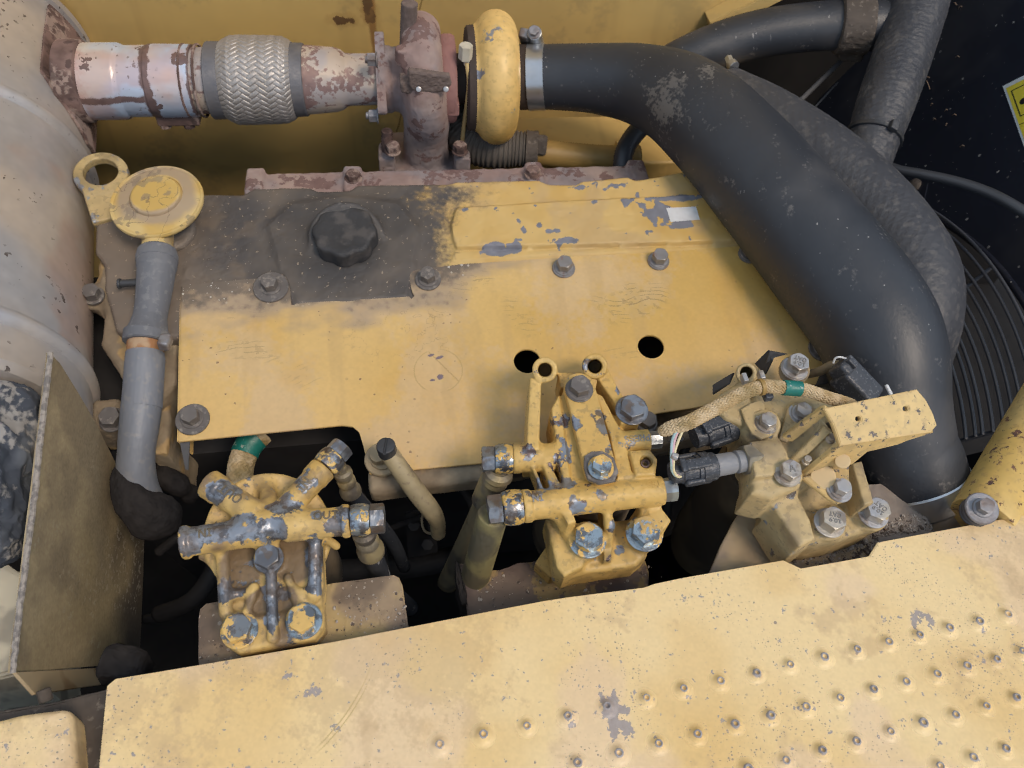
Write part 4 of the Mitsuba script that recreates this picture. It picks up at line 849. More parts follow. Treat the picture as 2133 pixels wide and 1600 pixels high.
# heat shield
_pl = [eu(*q) for q in ((370, 655), (520, 640), (620, 652), (760, 648), (880, 634), (960, 606), (1020, 545), (1200, 480))]
def pv(u):
    y = mi.Float(_pl[0][1])
    for a, b in zip(_pl[:-1], _pl[1:]): y = dr.select(u > a[0], a[1] + (b[1] - a[1]) * dr.clip((u - a[0]) / (b[0] - a[0]), 0, 1), y)
    return y
_wr = [(eu(1310, 630), .042, .024, .25, 1.0), (eu(520, 728), .034, .010, -.2, .55), (eu(960, 590), .035, .016, .5, .8), (eu(1290, 735), .03, .008, 0, .3), (eu(600, 770), .03, .012, -.6, .35), (eu(520, 650), .03, .012, .1, .7), (eu(1080, 655), .012, .03, .3, .5)]
_ring = eu(913, 772); _ring2 = eu(905, 765)
_ch = [(eu(915, 745), .0035, .0014, .3), (eu(917, 785), .0024, .0024, 0), (eu(898, 740), .0028, .001, .1), (eu(900, 792), .002, .001, 0)]
def plate_col(p, n, uv):
    u, v = eloc(p)
    c = mix((.51, .33, .095), (.56, .385, .15), smoothstep(.35, .62, f3(p, 11, 2, 3)))
    c = mix(c, (.62, .42, .17), smoothstep(.0, .14, eu(900, 640)[1] - v) * .7)
    c = mix(c, (.52, .39, .25), smoothstep(.48, .66, f3(p, 17, 9, 4) + .25 * (f3(p, 260, 3) - .5)) * .5); c = mix(c, (.42, .29, .13), smoothstep(.54, .70, fbm(u * 60, v * 9, 3.0)) * .3)
    c = mix(c, (.50, .29, .06), smoothstep(.52, .70, f3(p, 21, 21, 3)) * .3)
    c = mix(c, (.40, .34, .20), smoothstep(.52, .68, f3(p, 10, 15, 3)) * .4 * smoothstep(.05, .2, eu(900, 700)[0] - u))
    c = c * (.94 + .12 * f3(p, 420, 3, 2))
    wx = (fbm(u * 30, v * 40, 1.0, 3) - .5)
    for ctr, rx, ry, an, w in _wr:
        e = 1 - smoothstep(.45, 1.05, blob(u, v, ctr, rx, ry, an) + wx * .9)
        ln = dr.abs(dr.sin((v * 620 + u * 260 * an + wx * 9)))
        k = smoothstep(.93, .99, ln) * smoothstep(.42, .56, fbm(u * 110, v * 200, 5.0, 3)) + smoothstep(.63, .66, fbm(u * 260, v * 260, 6.0, 3)) * .6
        c = mix(c, (.22, .15, .075), dr.clip(k, 0, 1) * e * w * .75); c = mix(c, (.45, .33, .14), e * w * .25)
    r1 = blob(u, v, _ring, .0205, .0205)
    c = mix(c, (.36, .25, .09), (1 - smoothstep(.012, .04, dr.abs(r1 - 1))) * .5 * smoothstep(.35, .55, fbm(u * 60, v * 60, 2.0, 2)))
    c = mix(c, (.34, .22, .08), (1 - smoothstep(.0003, .0008, dr.abs((u - _ring[0]) * .8 + (v - _ring[1]) * .62 - .006))) * (1 - smoothstep(.95, 1.0, r1)) * .55)
    for ctr, rx, ry, an in _ch: c = mix(c, (.17, .13, .15), 1 - smoothstep(.8, 1.1, blob(u, v, ctr, rx, ry, an) + (fbm(u * 400, v * 400, 1.0, 2) - .5)))
    sq = smoothstep(.585, .60, fbm(u * 95, v * 95, 8.0, 4)) * (1 - smoothstep(.600, .615, fbm(u * 95, v * 95, 8.0, 4)))
    c = mix(c, (.30, .20, .10), sq * .6 * (1 - smoothstep(.5, 1.1, blob(u, v, eu(860, 690), .075, .03))))
    d = v - pv(u) + (fbm(u * 34, v * 60, 3.0, 5) - .5) * .05
    dust = smoothstep(-.020, .008, d); soot = smoothstep(.000, .026, d + (fbm(u * 190, v * 190, 6.0, 3) - .5) * .03)
    c = mix(c, mix((.34, .26, .19), (.24, .20, .17), f3(p, 120, 2, 3)), dust * .75)
    c = mix(c, mix((.075, .066, .062), (.14, .115, .095), f3(p, 60, 3, 4)), soot * .85 * (1 - smoothstep(_sc1[0] + .0, _sc1[0] + .05, u)))
    s = specks(u, v, 130, .4, 2.0) * smoothstep(.45, .65, f3(p, 18, 3, 2)); c = mix(c, (.20, .12, .08), s * .8)
    s2 = specks(u, v, 260, .8, 5.0); return mix(c, (.72, .70, .66), s2 * .5 * soot)
scene['m_plate'] = principled(plate_col, .45, 0, .4, bump=lambda p, n, uv: f3(p, 16, 1, 2) * 1.6 + f3(p, 500, 2, 2) * .12, bscale=.0006, eps=.0006)
hsd = thing('heat_shield', 'large flat yellow heat shield plate bolted over the front of the engine', 'plate')
HO = [(378, 594), (527, 580), (600, 575), (604, 584), (606, 634), (612, 635), (618, 631), (700, 626), (852, 617), (857, 622), (863, 616), (858, 607), (850, 567), (870, 561), (960, 550), (1180, 535), (1370, 525), (1580, 510), (1640, 540), (1715, 690), (1722, 745), (1700, 800), (1480, 843), (1440, 850), (1372, 860), (1350, 866), (1340, 880), (1345, 902), (1250, 930), (1100, 953), (1000, 965), (770, 987), (757, 930), (748, 900), (735, 889), (712, 886), (372, 920)]
holes = [circle(el(1098, 752)[:2], 27.5 * EPX, 40), circle(el(1356, 722)[:2], 27.5 * EPX, 40)]
m = slab(ENG, HO, 0, .0022, .0005, holes); add('sheet', m, 'm_plate', hsd, ENG, smooth=40)
# folded left edge and lower tongue
m = plate3([ENG.w(el(379, 598, -.0022)), ENG.w(el(373, 919, -.0022)), ENG.w(el(373, 919) + [.003, 0, -.03]), ENG.w(el(379, 598) + [.003, 0, -.03])], .0018); add('fold', m, 'm_plate', hsd, smooth=30)
m = plate3([ENG.w(el(374, 922, -.004)), ENG.w(el(395, 920, -.004)), ENG.w(el(392, 980, -.02)), ENG.w(el(386, 978, -.02))], .0015); add('tongue', m, 'm_grey_edge', hsd)
scene['m_boltdirty'] = principled(lambda p, n, uv: mix(mix((.10, .09, .088), (.18, .165, .155), f3(p, 110, 2, 4)), (.30, .27, .24), smoothstep(.55, .75, f3(p, 260, 6, 3)) * .6), .55, .25, .4, bump=lambda p, n, uv: f3(p, 400, 2, 3), bscale=.0006)
scene['m_boltpale'] = principled(lambda p, n, uv: mix(mix((.30, .31, .33), (.20, .18, .17), f3(p, 90, 2, 4)), (.24, .15, .12), smoothstep(.55, .68, f3(p, 160, 6, 3)) * .7), .42, .5, .5, bump=lambda p, n, uv: f3(p, 400, 2, 3), bscale=.0005)
for x, y, mt, ro in ((402, 875, 'm_boltdirty', 33), (565, 600, 'm_boltdirty', 37), (892, 583, 'm_boltdirty', 28), (1174, 560, 'm_boltpale', 25), (1371, 545, 'm_boltpale', 24), (1559, 531, 'm_boltdirty', 24), (1712, 728, 'm_boltdirty', 30), (1346, 884, 'm_boltdirty', 22)):
    k = bolt(ENG, hsd, el(x, y), .0125, .0085, mt, ro * EPX, .0024)
q = el(797, 958); m = lathe([(.006, 0), (35 * EPX, 0), (35 * EPX, .0015), (33 * EPX, .0028), (24 * EPX, .003), (23 * EPX, .0045), (.006, .0046)], 44); m.apply_translation(q); add('washer', m, 'm_washer_tan', hsd, ENG)
scene['m_washer_tan'] = principled(lambda p, n, uv: mix((.30, .235, .15), (.38, .31, .20), f3(p, 90, 2, 4)), .6, 0, .3, bump=lambda p, n, uv: f3(p, 400, 2, 3), bscale=.0005)
m = lathe([(0, 0), (15 * EPX, 0), (14 * EPX, .008), (0, .009)], 30); m.apply_translation(q + [-.003, 0, .004]); add('nut', m, 'm_washer_tan', hsd, ENG)
# the head under the shield, with the ledge that shows below its lower edge
hd = thing('engine_block', 'grimy dark engine block and tan cylinder head below the yellow heat shield', 'engine')
def head_col(p, n, uv):
    c = mix((.21, .165, .115), (.29, .235, .165), smoothstep(.4, .6, f3(p, 24, 2, 4)))
    c = mix(c, (.46, .30, .12), smoothstep(.60, .66, f3(p, 38, 7, 4)) * .6)
    c = mix(c, (.07, .06, .055), smoothstep(.50, .66, f3(p, 16, 12, 4)) * .85)
    return c * (.85 + .3 * f3(p, 300, 1, 3))
scene['m_head'] = principled(head_col, .8, 0, .25, bump=lambda p, n, uv: f3(p, 260, 3, 4), bscale=.0016, eps=.0005)
c = Cast()
c.prism(ENG.locs([(765, 975), (1000, 945), (1320, 900), (1500, 850), (1720, 800), (1780, 880), (1500, 905), (1330, 935), (1000, 1000), (768, 1030)], -.006), -.03, -.004, rd=.003)
c.prism(ENG.locs([(760, 940), (1780, 790), (1780, 850), (1330, 905), (765, 960)], -.05), -.12, -.045, rd=.006)
m = c.build(.004, .001, 60, 4); add('ledge', m, 'm_head', hd, ENG, smooth=True)
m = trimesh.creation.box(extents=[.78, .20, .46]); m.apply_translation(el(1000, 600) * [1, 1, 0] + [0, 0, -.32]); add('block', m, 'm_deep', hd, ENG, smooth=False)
c = Cast() # left end of the cylinder head
c.prism(ENG.locs([(205, 560), (225, 500), (390, 520), (372, 800), (330, 850), (262, 800), (212, 720), (222, 660)], -.02), -.14, -.014, rd=.006)
c.cap(el(197, 626, -.03), el(260, 660, -.03), 20 * EPX, 26 * EPX, k=.01).cyl(el(197, 622, -.05), el(197, 619, -.014), 27 * EPX, k=.006)
c.cap(el(218, 590, -.02), el(215, 615, -.02), 12 * EPX, k=.006)
c.cap(el(222, 585, -.012), el(290, 690, -.020), 9 * EPX, k=.006)
c.box(el(240, 885, -.055), [62 * EPX, 70 * EPX, .05], rd=.006, k=.004)
c.prism(ENG.locs([(305, 830), (345, 805), (360, 870), (350, 950), (308, 948)], -.035), -.12, -.03, rd=.003)
m = c.build(.0015, .0012, 120, 8); add('cylinder_head', m, 'm_head', hd, ENG, smooth=True, label='tan dirt covered left end of the cylinder head')
for x, y, h, af, ro in ((197, 618, -.0135, .013, 22), (235, 875, -.029, .0155, 0)):
    bolt(ENG, hd, el(x, y, h), af, .0085, 'm_boltdirty', ro * EPX if ro else 0)
# cap screw standing level behind the breather hose
sr = cyl(el(248, 591, .008), el(290, 588, .008), 8 * EPX, n=18); add('set_screw', sr, 'm_plastic', hd, ENG); add('set_screw_head', cyl(el(246, 591, .008), el(252, 591, .008), 11 * EPX, n=18), 'm_plastic', hd, ENG)

# lifting eye
LE = Fr(212, 366, .80, unit([.10, -.22, .97]), 270, 366)
c = Cast(); lp = .80 / FPX
c.cyl(LE.loc(212, 366) + [0, 0, -.0045], LE.loc(212, 366) + [0, 0, .0045], 54 * lp, rd=.0015)
m0 = LE.loc(212, 366); c.prism([m0[:2] + [-.021, 0], m0[:2] + [.021, 0], LE.loc(285, 450)[:2], LE.loc(195, 470)[:2]], -.0045, .0045, rd=.0015, k=.002)
c.cyl(m0 + [0, 0.001, -.02], m0 + [0, 0.001, .02], 34 * lp, rd=.0005, k=.001, cut=True)
c2 = LE.loc(230, 410)
m = c.build(.0009, .0003, 200, 1); scene['m_eye'] = painted((.36, .26, .10), (.42, .32, .16), (.16, .12, .07), da=.5, chip=.66, cs=80, chipc=(.30, .32, .35), chipc2=(.22, .22, .24), o=7, bs=.0002)
add('lifting_eye', m, 'm_eye', None, LE, smooth=True, label='tan lifting eye ring bolted behind the breather at the left', cat='lifting eye')

# ------------------------------------------------------------------ crankcase breather with its hose
bt = math.radians(9.5); BR = Fr(326, 418, .755, unit([-.03, -math.sin(bt), math.cos(bt)]), 420, 414)
br = thing('crankcase_breather', 'yellow mushroom shaped crankcase breather at the left end of the valve cover', 'breather')
bp_ = .755 / FPX
def breath_col(p, n, uv):
    c = mix((.48, .325, .10), (.52, .39, .17), smoothstep(.4, .6, f3(p, 40, 2, 3)))
    q = mi.Vector3f(p.x - BR.o[0], p.y - BR.o[1], p.z - BR.o[2]); a = [q.x * float(e[0]) + q.y * float(e[1]) + q.z * float(e[2]) for e in (BR.ex, BR.ey)]
    r = dr.sqrt(dr.square(a[0]) + dr.square(a[1] - .006)) / bp_
    ringz = smoothstep(48, 56, r + 6 * (f3(p, 100, 1, 3) - .5)) * (1 - smoothstep(72, 94, r + 26 * (f3(p, 70, 5, 3) - .5)))
    c = mix(c, (.30, .235, .18), ringz * .8)
    c = mix(c, (.20, .16, .12), smoothstep(.58, .64, f3(p, 120, 9, 4)) * .6)
    lines = smoothstep(.49, .5, f3(p, 60, 6, 4)) * (1 - smoothstep(.505, .515, f3(p, 60, 6, 4))); return mix(c, (.12, .09, .07), lines * .6)
scene['m_breather'] = principled(breath_col, .5, 0, .4, bump=lambda p, n, uv: f3(p, 300, 3, 3), bscale=.0006)
m = lathe(np.array([(x * bp_, z) for x, z in ((20, -.030), (40, -.028), (46, -.014), (80, -.010), (92, -.0055), (95.5, -.003), (96, -.001), (94.5, .0005), (91, .0006), (88, -.0002), (84, .0006), (70, .0018), (57, .0024), (54.5, .0028), (53, .0018), (52, .0018), (51, .0042), (49, .0050), (44, .0054), (0, .0056))]), 96)
m.vertices[:, 1] += np.clip(1 - np.hypot(m.vertices[:, 0], m.vertices[:, 1]) / (96 * bp_), 0, 1) * .006
add('lid', m, 'm_breather', br, BR, smooth=35)
m = Cast().cyl(BR.loc(350, 470, -.02), BR.loc(352, 500, -.055), 56 * bp_, k=.002, rd=.004).build(.0015, .001, 120); add('body', m, 'm_cover', br, BR, smooth=True)
HB = [(330, 470, .765, 31), (329, 500, .752, 31), (328, 522, .746, 31)]
q = spline(pts3(HB), 12); add('outlet', sweep(q[:, :3], q[:, 3], 36), 'm_breather', br, smooth=40)
hb = thing('breather_hose', 'grey rubber breather hose with clamped ends running down from the breather', 'hose')
scene['m_greyrub'] = principled(lambda p, n, uv: mix(mix((.10, .108, .128), (.15, .155, .17), f3(p, 40, 2, 3)), (.21, .21, .21), smoothstep(.52, .75, f3(p, 260, 7, 4)) * .45), .55, 0, .4, bump=lambda p, n, uv: f3(p, 500, 3, 3), bscale=.0006)
path = [(328, 520, .7465, 0), (326, 560, .739, 0), (319, 620, .732, 0), (311, 670, .726, 0), (304, 715, .720, 0), (301, 760, .7145, 0), (297, 820, .708, 0), (291, 880, .703, 0), (285, 930, .702, 0), (283, 980, .706, 0), (290, 1025, .715, 0), (308, 1062, .728, 0), (335, 1092, .745, 0)]
W3 = spline(pts3(path), 200)[:, :3]
def on_path(rows, name, par, mat, disp=None, sides=44, n=60, **k):
    """rows: (image y, half width pixel) along the breather's line"""
    d = (W3 - CAM); z = d @ FWD; y = 800 - FPX * (d @ UPV) / z
    if rows[-1][0] > 1092: rows = rows
    ys = np.linspace(rows[0][0], rows[-1][0], n); idx = np.interp(ys, y, np.arange(len(y))); P = np.stack([np.interp(idx, np.arange(len(y)), W3[:, k2]) for k2 in range(3)], 1)
    Z = (P - CAM) @ FWD; r = np.interp(ys, [a for a, b in rows], [b for a, b in rows]) * Z / FPX
    return add(name, sweep(P, r, sides, disp), mat, par, smooth=40, **k)
on_path([(521, 30), (522, 36), (525, 39), (530, 40), (536, 39.5), (540, 38), (543, 40), (558, 40), (562, 38), (600, 36), (640, 33.5), (660, 33.5), (680, 38), (694, 43), (715, 44)], 'tube', hb, 'm_greyrub', n=120)
on_path([(533, 40), (534, 41.5), (545, 41.5), (546, 40)], 'clamp', hb, 'm_greyrub'); on_path([(693, 44), (694, 46.5), (713, 46), (714, 44)], 'clamp', hb, 'm_greyrub')
m = orient(roundbox([.012, .009, .010], .002), atz(344, 713, .70), [0, 0, 1]); add('clamp_screw', m, 'm_bolt_grey', hb)
pp = thing('breather_pipe', 'blue grey breather pipe, rusty at its top and soot caked at its bottom elbow', 'pipe')
scene['m_pipegrey'] = principled(lambda p, n, uv: mix(mix((.155, .17, .20), (.20, .21, .235), f3(p, 30, 2, 3)), (.26, .245, .23), smoothstep(.52, .75, f3(p, 230, 7, 4)) * .4), .5, .1, .5, bump=lambda p, n, uv: f3(p, 400, 3, 3), bscale=.0006)
on_path([(700, 36), (722, 37), (743, 36.5)], 'rusty_top', pp, 'm_orange_rust', label='orange rusted pipe end')
scene['m_orange_rust'] = principled(lambda p, n, uv: mix((.30, .15, .07), (.40, .28, .18), smoothstep(.4, .6, f3(p, 90, 2, 4))), .7, 0, .3, bump=lambda p, n, uv: f3(p, 400, 3, 3), bscale=.0006)
on_path([(736, 38), (760, 39), (860, 40), (900, 39), (940, 37), (1000, 40), (1040, 42), (1075, 42)], 'tube', pp, 'm_pipegrey', n=90)
def wrapbox(): pass
d = W3 - CAM; z = d @ FWD; yy = 800 - FPX * (d @ UPV) / z
ia, ib = int(np.argmin(abs(yy - 745))), int(np.argmin(abs(yy - 852))); A_, B_ = W3[ia], W3[ib]; t_ = unit(B_ - A_); tow = unit((CAM - A_) - np.dot(CAM - A_, t_) * t_); sd = np.cross(t_, tow); sd = sd if sd @ RGT > 0 else -sd
V, nn = [], 14
for k in range(nn):
    a = -.35 + 1.75 * k / (nn - 1)
    for L, rr_ in ((0, 40.6), (1, 41.6)): V.append(([A_, B_][L] + (tow * math.cos(a) + sd * math.sin(a)) * rr_ * .711 / FPX))
V = np.array(V); V2 = V.copy(); 
for k in range(nn):
    a = -.35 + 1.75 * k / (nn - 1)
    for L in (0, 1): V2[2 * k + L] -= (tow * math.cos(a) + sd * math.sin(a)) * .0022
F = []
for k in range(nn - 1): F += [[2 * k, 2 * k + 1, 2 * k + 3], [2 * k, 2 * k + 3, 2 * k + 2]]
M2 = len(V); edge = [[2 * k + 1, 2 * k + 1 + M2, 2 * k + 3 + M2] for k in range(nn - 1)] + [[2 * k + 1, 2 * k + 3 + M2, 2 * k + 3] for k in range(nn - 1)] + [[0, 1, 1 + M2], [0, 1 + M2, M2]]
m = trimesh.Trimesh(np.vstack([V, V2]), F + edge, process=False); add('wrap_strip', m, 'm_pipegrey', pp, smooth=30)
def soot_disp(s, a, r): return .0035 * (meshkit.fbm(np.stack([s * 90, np.cos(a) * 1.6, np.sin(a) * 1.6], -1), 5, 3) - .45)
scene['m_soot'] = principled(lambda p, n, uv: mix((.018, .017, .018), (.042, .038, .037), f3(p, 120, 2, 4)), .95, 0, .1, bump=lambda p, n, uv: f3(p, 600, 3, 4), bscale=.003, eps=.0004)
c = Cast(); S_ = Fr(290, 1040, .700, unit(CAM - atz(290, 1040, .700)), 400, 1040)
sp_ = .715 / FPX
for x, y, h, r in ((256, 985, -.004, 20), (262, 1015, -.002, 28), (280, 1050, -.004, 38), (318, 1072, -.008, 44), (338, 1076, -.014, 40), (300, 1092, -.010, 28)): c.ball(S_.loc(x, y, h), r * sp_, k=.010)
c.ball(S_.loc(372, 1010, -.035), 26 * sp_, k=.008).ball(S_.loc(395, 1030, -.05), 22 * sp_, k=.008).ball(S_.loc(340, 990, -.04), 26 * sp_, k=.008)
m = c.build(.0013, .0018, 120, 12); add('soot_crust', m, 'm_soot', pp, S_, smooth=True, label='thick black soot crust round the elbow')

# ------------------------------------------------------------------ dipstick tube
dt_ = thing('dipstick_tube', 'slanting tan dipstick tube with a dark slotted stopper in front of the heat shield', 'dipstick')
q = spline(pts3([(806, 938, .655, 20), (830, 972, .657, 20), (868, 1025, .665, 21), (897, 1062, .675, 20), (910, 1085, .69, 17), (913, 1112, .71, 15)]), 50)
scene['m_dip'] = painted((.34, .275, .16), (.28, .23, .14), (.11, .09, .07), da=.8, dt=.46, chip=.70, cs=70, chipc=(.30, .32, .34), chipc2=(.3, .3, .3), o=9, bs=.0002, L=[(*atz(835, 975, .645), .012, .10)])
add('tube', sweep(q[:, :3], q[:, 3], 36), 'm_dip', dt_, smooth=40)
a0, b0 = atz(808, 944, .655), atz(800, 916, .648); dd = unit(b0 - a0); up = unit(CAM - a0)
dd = unit(dd + .9 * up); m = cyl(a0 + dd * 0, a0 + dd * .013, 20 * .65 / FPX, .0015, 40)
sl = trimesh.creation.box(extents=[.03, .0022, .004]); sl = orient(sl, a0 + dd * .013, dd); m = tm(mani(m) - mani(sl)); add('stopper', m, 'm_plastic', dt_, smooth=30)
wr = spline(np.array([atz(*p_) for p_ in ((905, 1050, .72), (880, 1075, .75), (884, 1105, .75), (905, 1112, .74), (921, 1105, .735))]), 30); add('wire_stay', sweep(wr, .0012, 10), 'm_washer_tan', dt_, smooth=True)

# ------------------------------------------------------------------ fuel filter heads and their brackets
def wraptext(text, h, p, d, r, up, depth=.0006, ang=0.0, flip=False):
    """raised lettering bent round a tube: centred at the axis point p, running along d, on the side of up"""
    t = meshkit.text_mesh(text, h, depth, bold=True); b = t.bounds; t.apply_translation([-(b[0][0] + b[1][0]) / 2, -h / 2, 0]); t = subdiv(t, h / 5)
    d = unit(d); up = unit(up - np.dot(up, d) * d); s = np.cross(up, d); v = t.vertices; a = v[:, 1] / r + ang
    t.vertices = np.asarray(p) + v[:, :1] * d + (r - .0001 + v[:, 2:3]) * (np.cos(a)[:, None] * up + np.sin(a)[:, None] * s); return t
def flattext(text, h, p, d, up, depth=.0005):
    t = meshkit.text_mesh(text, h, depth, bold=True); b = t.bounds; t.apply_translation([-(b[0][0] + b[1][0]) / 2, -h / 2, 0]); up = unit(up); d = unit(np.asarray(d) - np.dot(d, up) * up)
    t.vertices = np.asarray(p) + t.vertices @ np.stack([d, np.cross(up, d), up], 1).T; return t
CHIP, CHIP2, DIRT = (.20, .235, .29), (.11, .115, .13), (.17, .12, .085)
scene['m_steel'] = principled(lambda p, n, uv: mix(mix((.24, .26, .29), (.14, .14, .15), smoothstep(.4, .6, f3(p, 110, 2, 4))), (.17, .125, .095), smoothstep(.55, .66, f3(p, 170, 6, 3)) * .7), .36, .7, .5, bump=lambda p, n, uv: f3(p, 380, 2, 3), bscale=.0006, eps=.0003)
scene['m_steel_paint'] = painted((.56, .36, .10), (.58, .40, .14), DIRT, da=.5, chip=.46, cs=150, chipc=(.27, .32, .37), chipc2=(.10, .10, .11), metal=.75, mrough=.33, bs=.0005, o=4)
scene['m_headpaint_bolt'] = painted((.60, .39, .12), (.56, .37, .12), DIRT, da=.4, chip=.475, cs=110, chipc=(.30, .37, .42), chipc2=(.15, .16, .17), metal=.75, mrough=.3, bs=.0004, o=6)
def fitting(fr, parent, p, d, ring_r, ring_w, hex_af, hex_h, mat_r='m_steel_paint', mat_h='m_steel', rot=.3):
    """banjo fitting pushed on a port: rounded ring at p along d, hexagon bolt behind it"""
    d = unit(d); b = ring_w
    pr = [(0, 0), (ring_r * .80, 0), (ring_r * .93, .05 * b), (ring_r, .3 * b), (ring_r, .68 * b), (ring_r * .9, .93 * b), (ring_r * .72, b), (0, b)]
    k = add('banjo', orient(lathe(pr, 48), p, d), mat_r, parent, fr, smooth=40)
    add('hexagon', orient(hexhead(hex_af, hex_h, 0, 0, rot), np.asarray(p) + d * (b - .0002), d), mat_h, k, fr, smooth=28); return k
def hose_end(fr, parent, p, d, r, L, tail, mat='m_dirtyfit'):
    """crimped hose end below a banjo, and its hose"""
    d = unit(d); pr = [(0, 0), (r * .62, 0), (r * .62, L * .18), (r * .95, L * .22), (r, L * .30), (r * .8, L * .40), (r * .78, L * .44), (r * .98, L * .50), (r * .98, L * .60), (r * .82, L * .66), (r * .85, L * .70), (r * 1.15, L * .84), (r * 1.15, L * .95), (r * .9, L), (0, L)]
    k = add('hose_end', orient(lathe(pr, 40), p, d), mat, parent, fr, smooth=35)
    q = [np.asarray(p) + d * L * .9] + [np.asarray(p) + np.asarray(t) for t in tail]
    add('hose', sweep(spline(q, 30), r * .84, 24), 'm_rubber', k, fr, smooth=True); return k
scene['m_dirtyfit'] = principled(lambda p, n, uv: mix(mix((.30, .24, .13), (.20, .17, .12), smoothstep(.4, .6, f3(p, 80, 2, 4))), (.07, .06, .055), smoothstep(.52, .66, f3(p, 60, 9, 4)) * .8), .5, .3, .4, bump=lambda p, n, uv: f3(p, 300, 2, 3), bscale=.0007)
def brk_col(p, n, uv):
    c = mix((.20, .155, .12), (.30, .225, .15), smoothstep(.38, .6, f3(p, 22, 2, 4))); c = mix(c, (.46, .34, .15), smoothstep(.56, .68, f3(p, 26, 9, 4)) * .7)
    c = mix(c, (.11, .085, .07), smoothstep(.54, .68, f3(p, 40, 14, 4)) * .7); s = specks(p.x, p.y, 200, .8, 1.0); return mix(c, (.42, .37, .32), s * .6)
scene['m_bracket'] = principled(brk_col, .85, 0, .2, bump=lambda p, n, uv: f3(p, 330, 2, 4), bscale=.0018, eps=.0004)

F1 = Fr(560, 1150, .565, unit([0, -math.sin(math.radians(9)), math.cos(math.radians(9))]), 730, 1126)
U1 = .565 / FPX / 3.2
def z1(X, Y, h=0.0): return F1.loc(360 + X / 3.2, 900 + Y / 3.2, h)
def w1(X, Y, h=0.0): return F1.w(z1(X, Y, h))
L1 = [(*w1(X, Y, h), r, w) for X, Y, h, r, w in (
    (300, 390, .008, .011, .16), (420, 400, .006, .006, .2), (890, 330, .008, .011, .16), (740, 480, .006, .012, .18), (670, 520, .004, .007, .2), (200, 660, .008, .012, .22), (330, 650, .008, .014, .2), (450, 640, .008, .012, .16),
    (110, 740, .004, .012, .2), (640, 670, .006, .014, .24), (720, 640, .006, .010, .16), (960, 570, .007, .006, .22), (1080, 650, .006, .010, .10), (1160, 560, .006, .008, .14), (940, 780, -.012, .012, .2), (945, 960, -.012, .012, .2), (946, 860, -.012, .012, .2), (945, 1030, -.012, .010, .2), (655, 1100, -.012, .010, .2), (655, 1280, -.012, .010, .16), (660, 950, -.010, .010, .2), (350, 1000, -.012, .008, .2), (345, 1110, -.012, .008, .2),
    (345, 1060, -.012, .007, .26), (650, 1020, -.012, .010, .18), (655, 1200, -.012, .010, .16), (480, 480, .004, .006, .2), (620, 390, .0, .005, .24), (440, 1070, -.014, .006, .14), (520, 580, .008, .006, .16), (240, 810, -.004, .006, .2), (800, 1060, -.014, .008, .12))]
D1 = [(*w1(X, Y, h), r, w) for X, Y, h, r, w in ((470, 900, -.018, .022, .6), (470, 780, -.02, .016, .5), (820, 850, -.018, .022, .6), (590, 1150, -.018, .013, .6), (740, 1130, -.018, .013, .6), (560, 1360, -.015, .012, .12), (760, 1360, -.015, .012, .1), (520, 520, -.01, .006, .2), (300, 560, -.03, .02, .1))]
scene['m_head1'] = painted((.50, .325, .10), (.54, .375, .14), DIRT, da=.85, dt=.53, ds=40, chip=.70, cs=70, chipc=(.25, .275, .315), chipc2=(.12, .12, .13), L=[(a, b, d, r * 1.15, w * 2.1) for a, b, d, r, w in L1], DL=D1, metal=.6, mrough=.38, bs=.0006, o=1, rough=.45)
f1 = thing('filter_head', 'leftmost yellow filter head, four ported and heavily chipped to blue grey metal', 'filter head', 'filter heads along the walkway edge')
R1 = lambda n: n * U1
c = Cast()
c.cyl(z1(640, 690, -.040), z1(640, 690, -.028), R1(440), rd=.002)
c.prism([z1(*q, -.02)[:2] for q in ((300, 760), (990, 690), (1005, 1000), (985, 1290), (940, 1365), (440, 1465), (350, 1400), (312, 1100))], -.038, -.0195, k=.003, rd=.002)
c.prism([z1(*q, -.016)[:2] for q in ((345, 1240), (985, 1170), (1000, 1290), (935, 1372), (440, 1470), (350, 1395))], -.042, -.0165, k=.004, rd=.003)
c.cyl(z1(448, 1325, -.042), z1(448, 1325, -.0150), R1(112), k=.004).cyl(z1(876, 1262, -.042), z1(876, 1262, -.0150), R1(112), k=.004)
c.cap(z1(330, 800, -.010), z1(352, 1200, -.015), R1(44), k=.004).cap(z1(948, 700, -.008), z1(944, 1080, -.014), R1(44), k=.004)
c.cap(z1(655, 930, -.010), z1(668, 1370, -.013), R1(38), k=.003)
c.cap(z1(545, 1030, -.015), z1(500, 1190, -.015), R1(28), k=.004).cap(z1(430, 1080, -.017), z1(520, 1070, -.017), R1(30), k=.006).cap(z1(768, 970, -.016), z1(835, 1140, -.015), R1(28), k=.004).cap(z1(830, 1080, -.016), z1(930, 1080, -.016), R1(34), k=.006)
c.cyl(z1(640, 845, -.03), z1(640, 845, -.0085), R1(98), k=.004)
c.cap(z1(520, 620), z1(800, 620), R1(98), k=.006).cap(z1(650, 520, -.006), z1(625, 370, -.018), R1(75), R1(50), k=.006)
c.cap(z1(640, 620, -.004), z1(640, 760, -.012), R1(80), R1(60), k=.006)
c.cyl(z1(560, 560), z1(300, 385), R1(95), k=.006).cyl(z1(318, 397), z1(232, 340), R1(105), k=.0015, rd=.0016)
c.cyl(z1(680, 600), z1(965, 285), R1(89), k=.006).cyl(z1(935, 318), z1(1005, 240), R1(98), k=.0015, rd=.0016)
c.cyl(z1(620, 655), z1(90, 735), R1(97), k=.006).cyl(z1(115, 731), z1(60, 740), R1(113), k=.0015, rd=.0016)
c.cyl(z1(760, 625), z1(1175, 592), R1(99), k=.006).cyl(z1(1128, 596), z1(1182, 591), R1(115), k=.0015, rd=.0016)
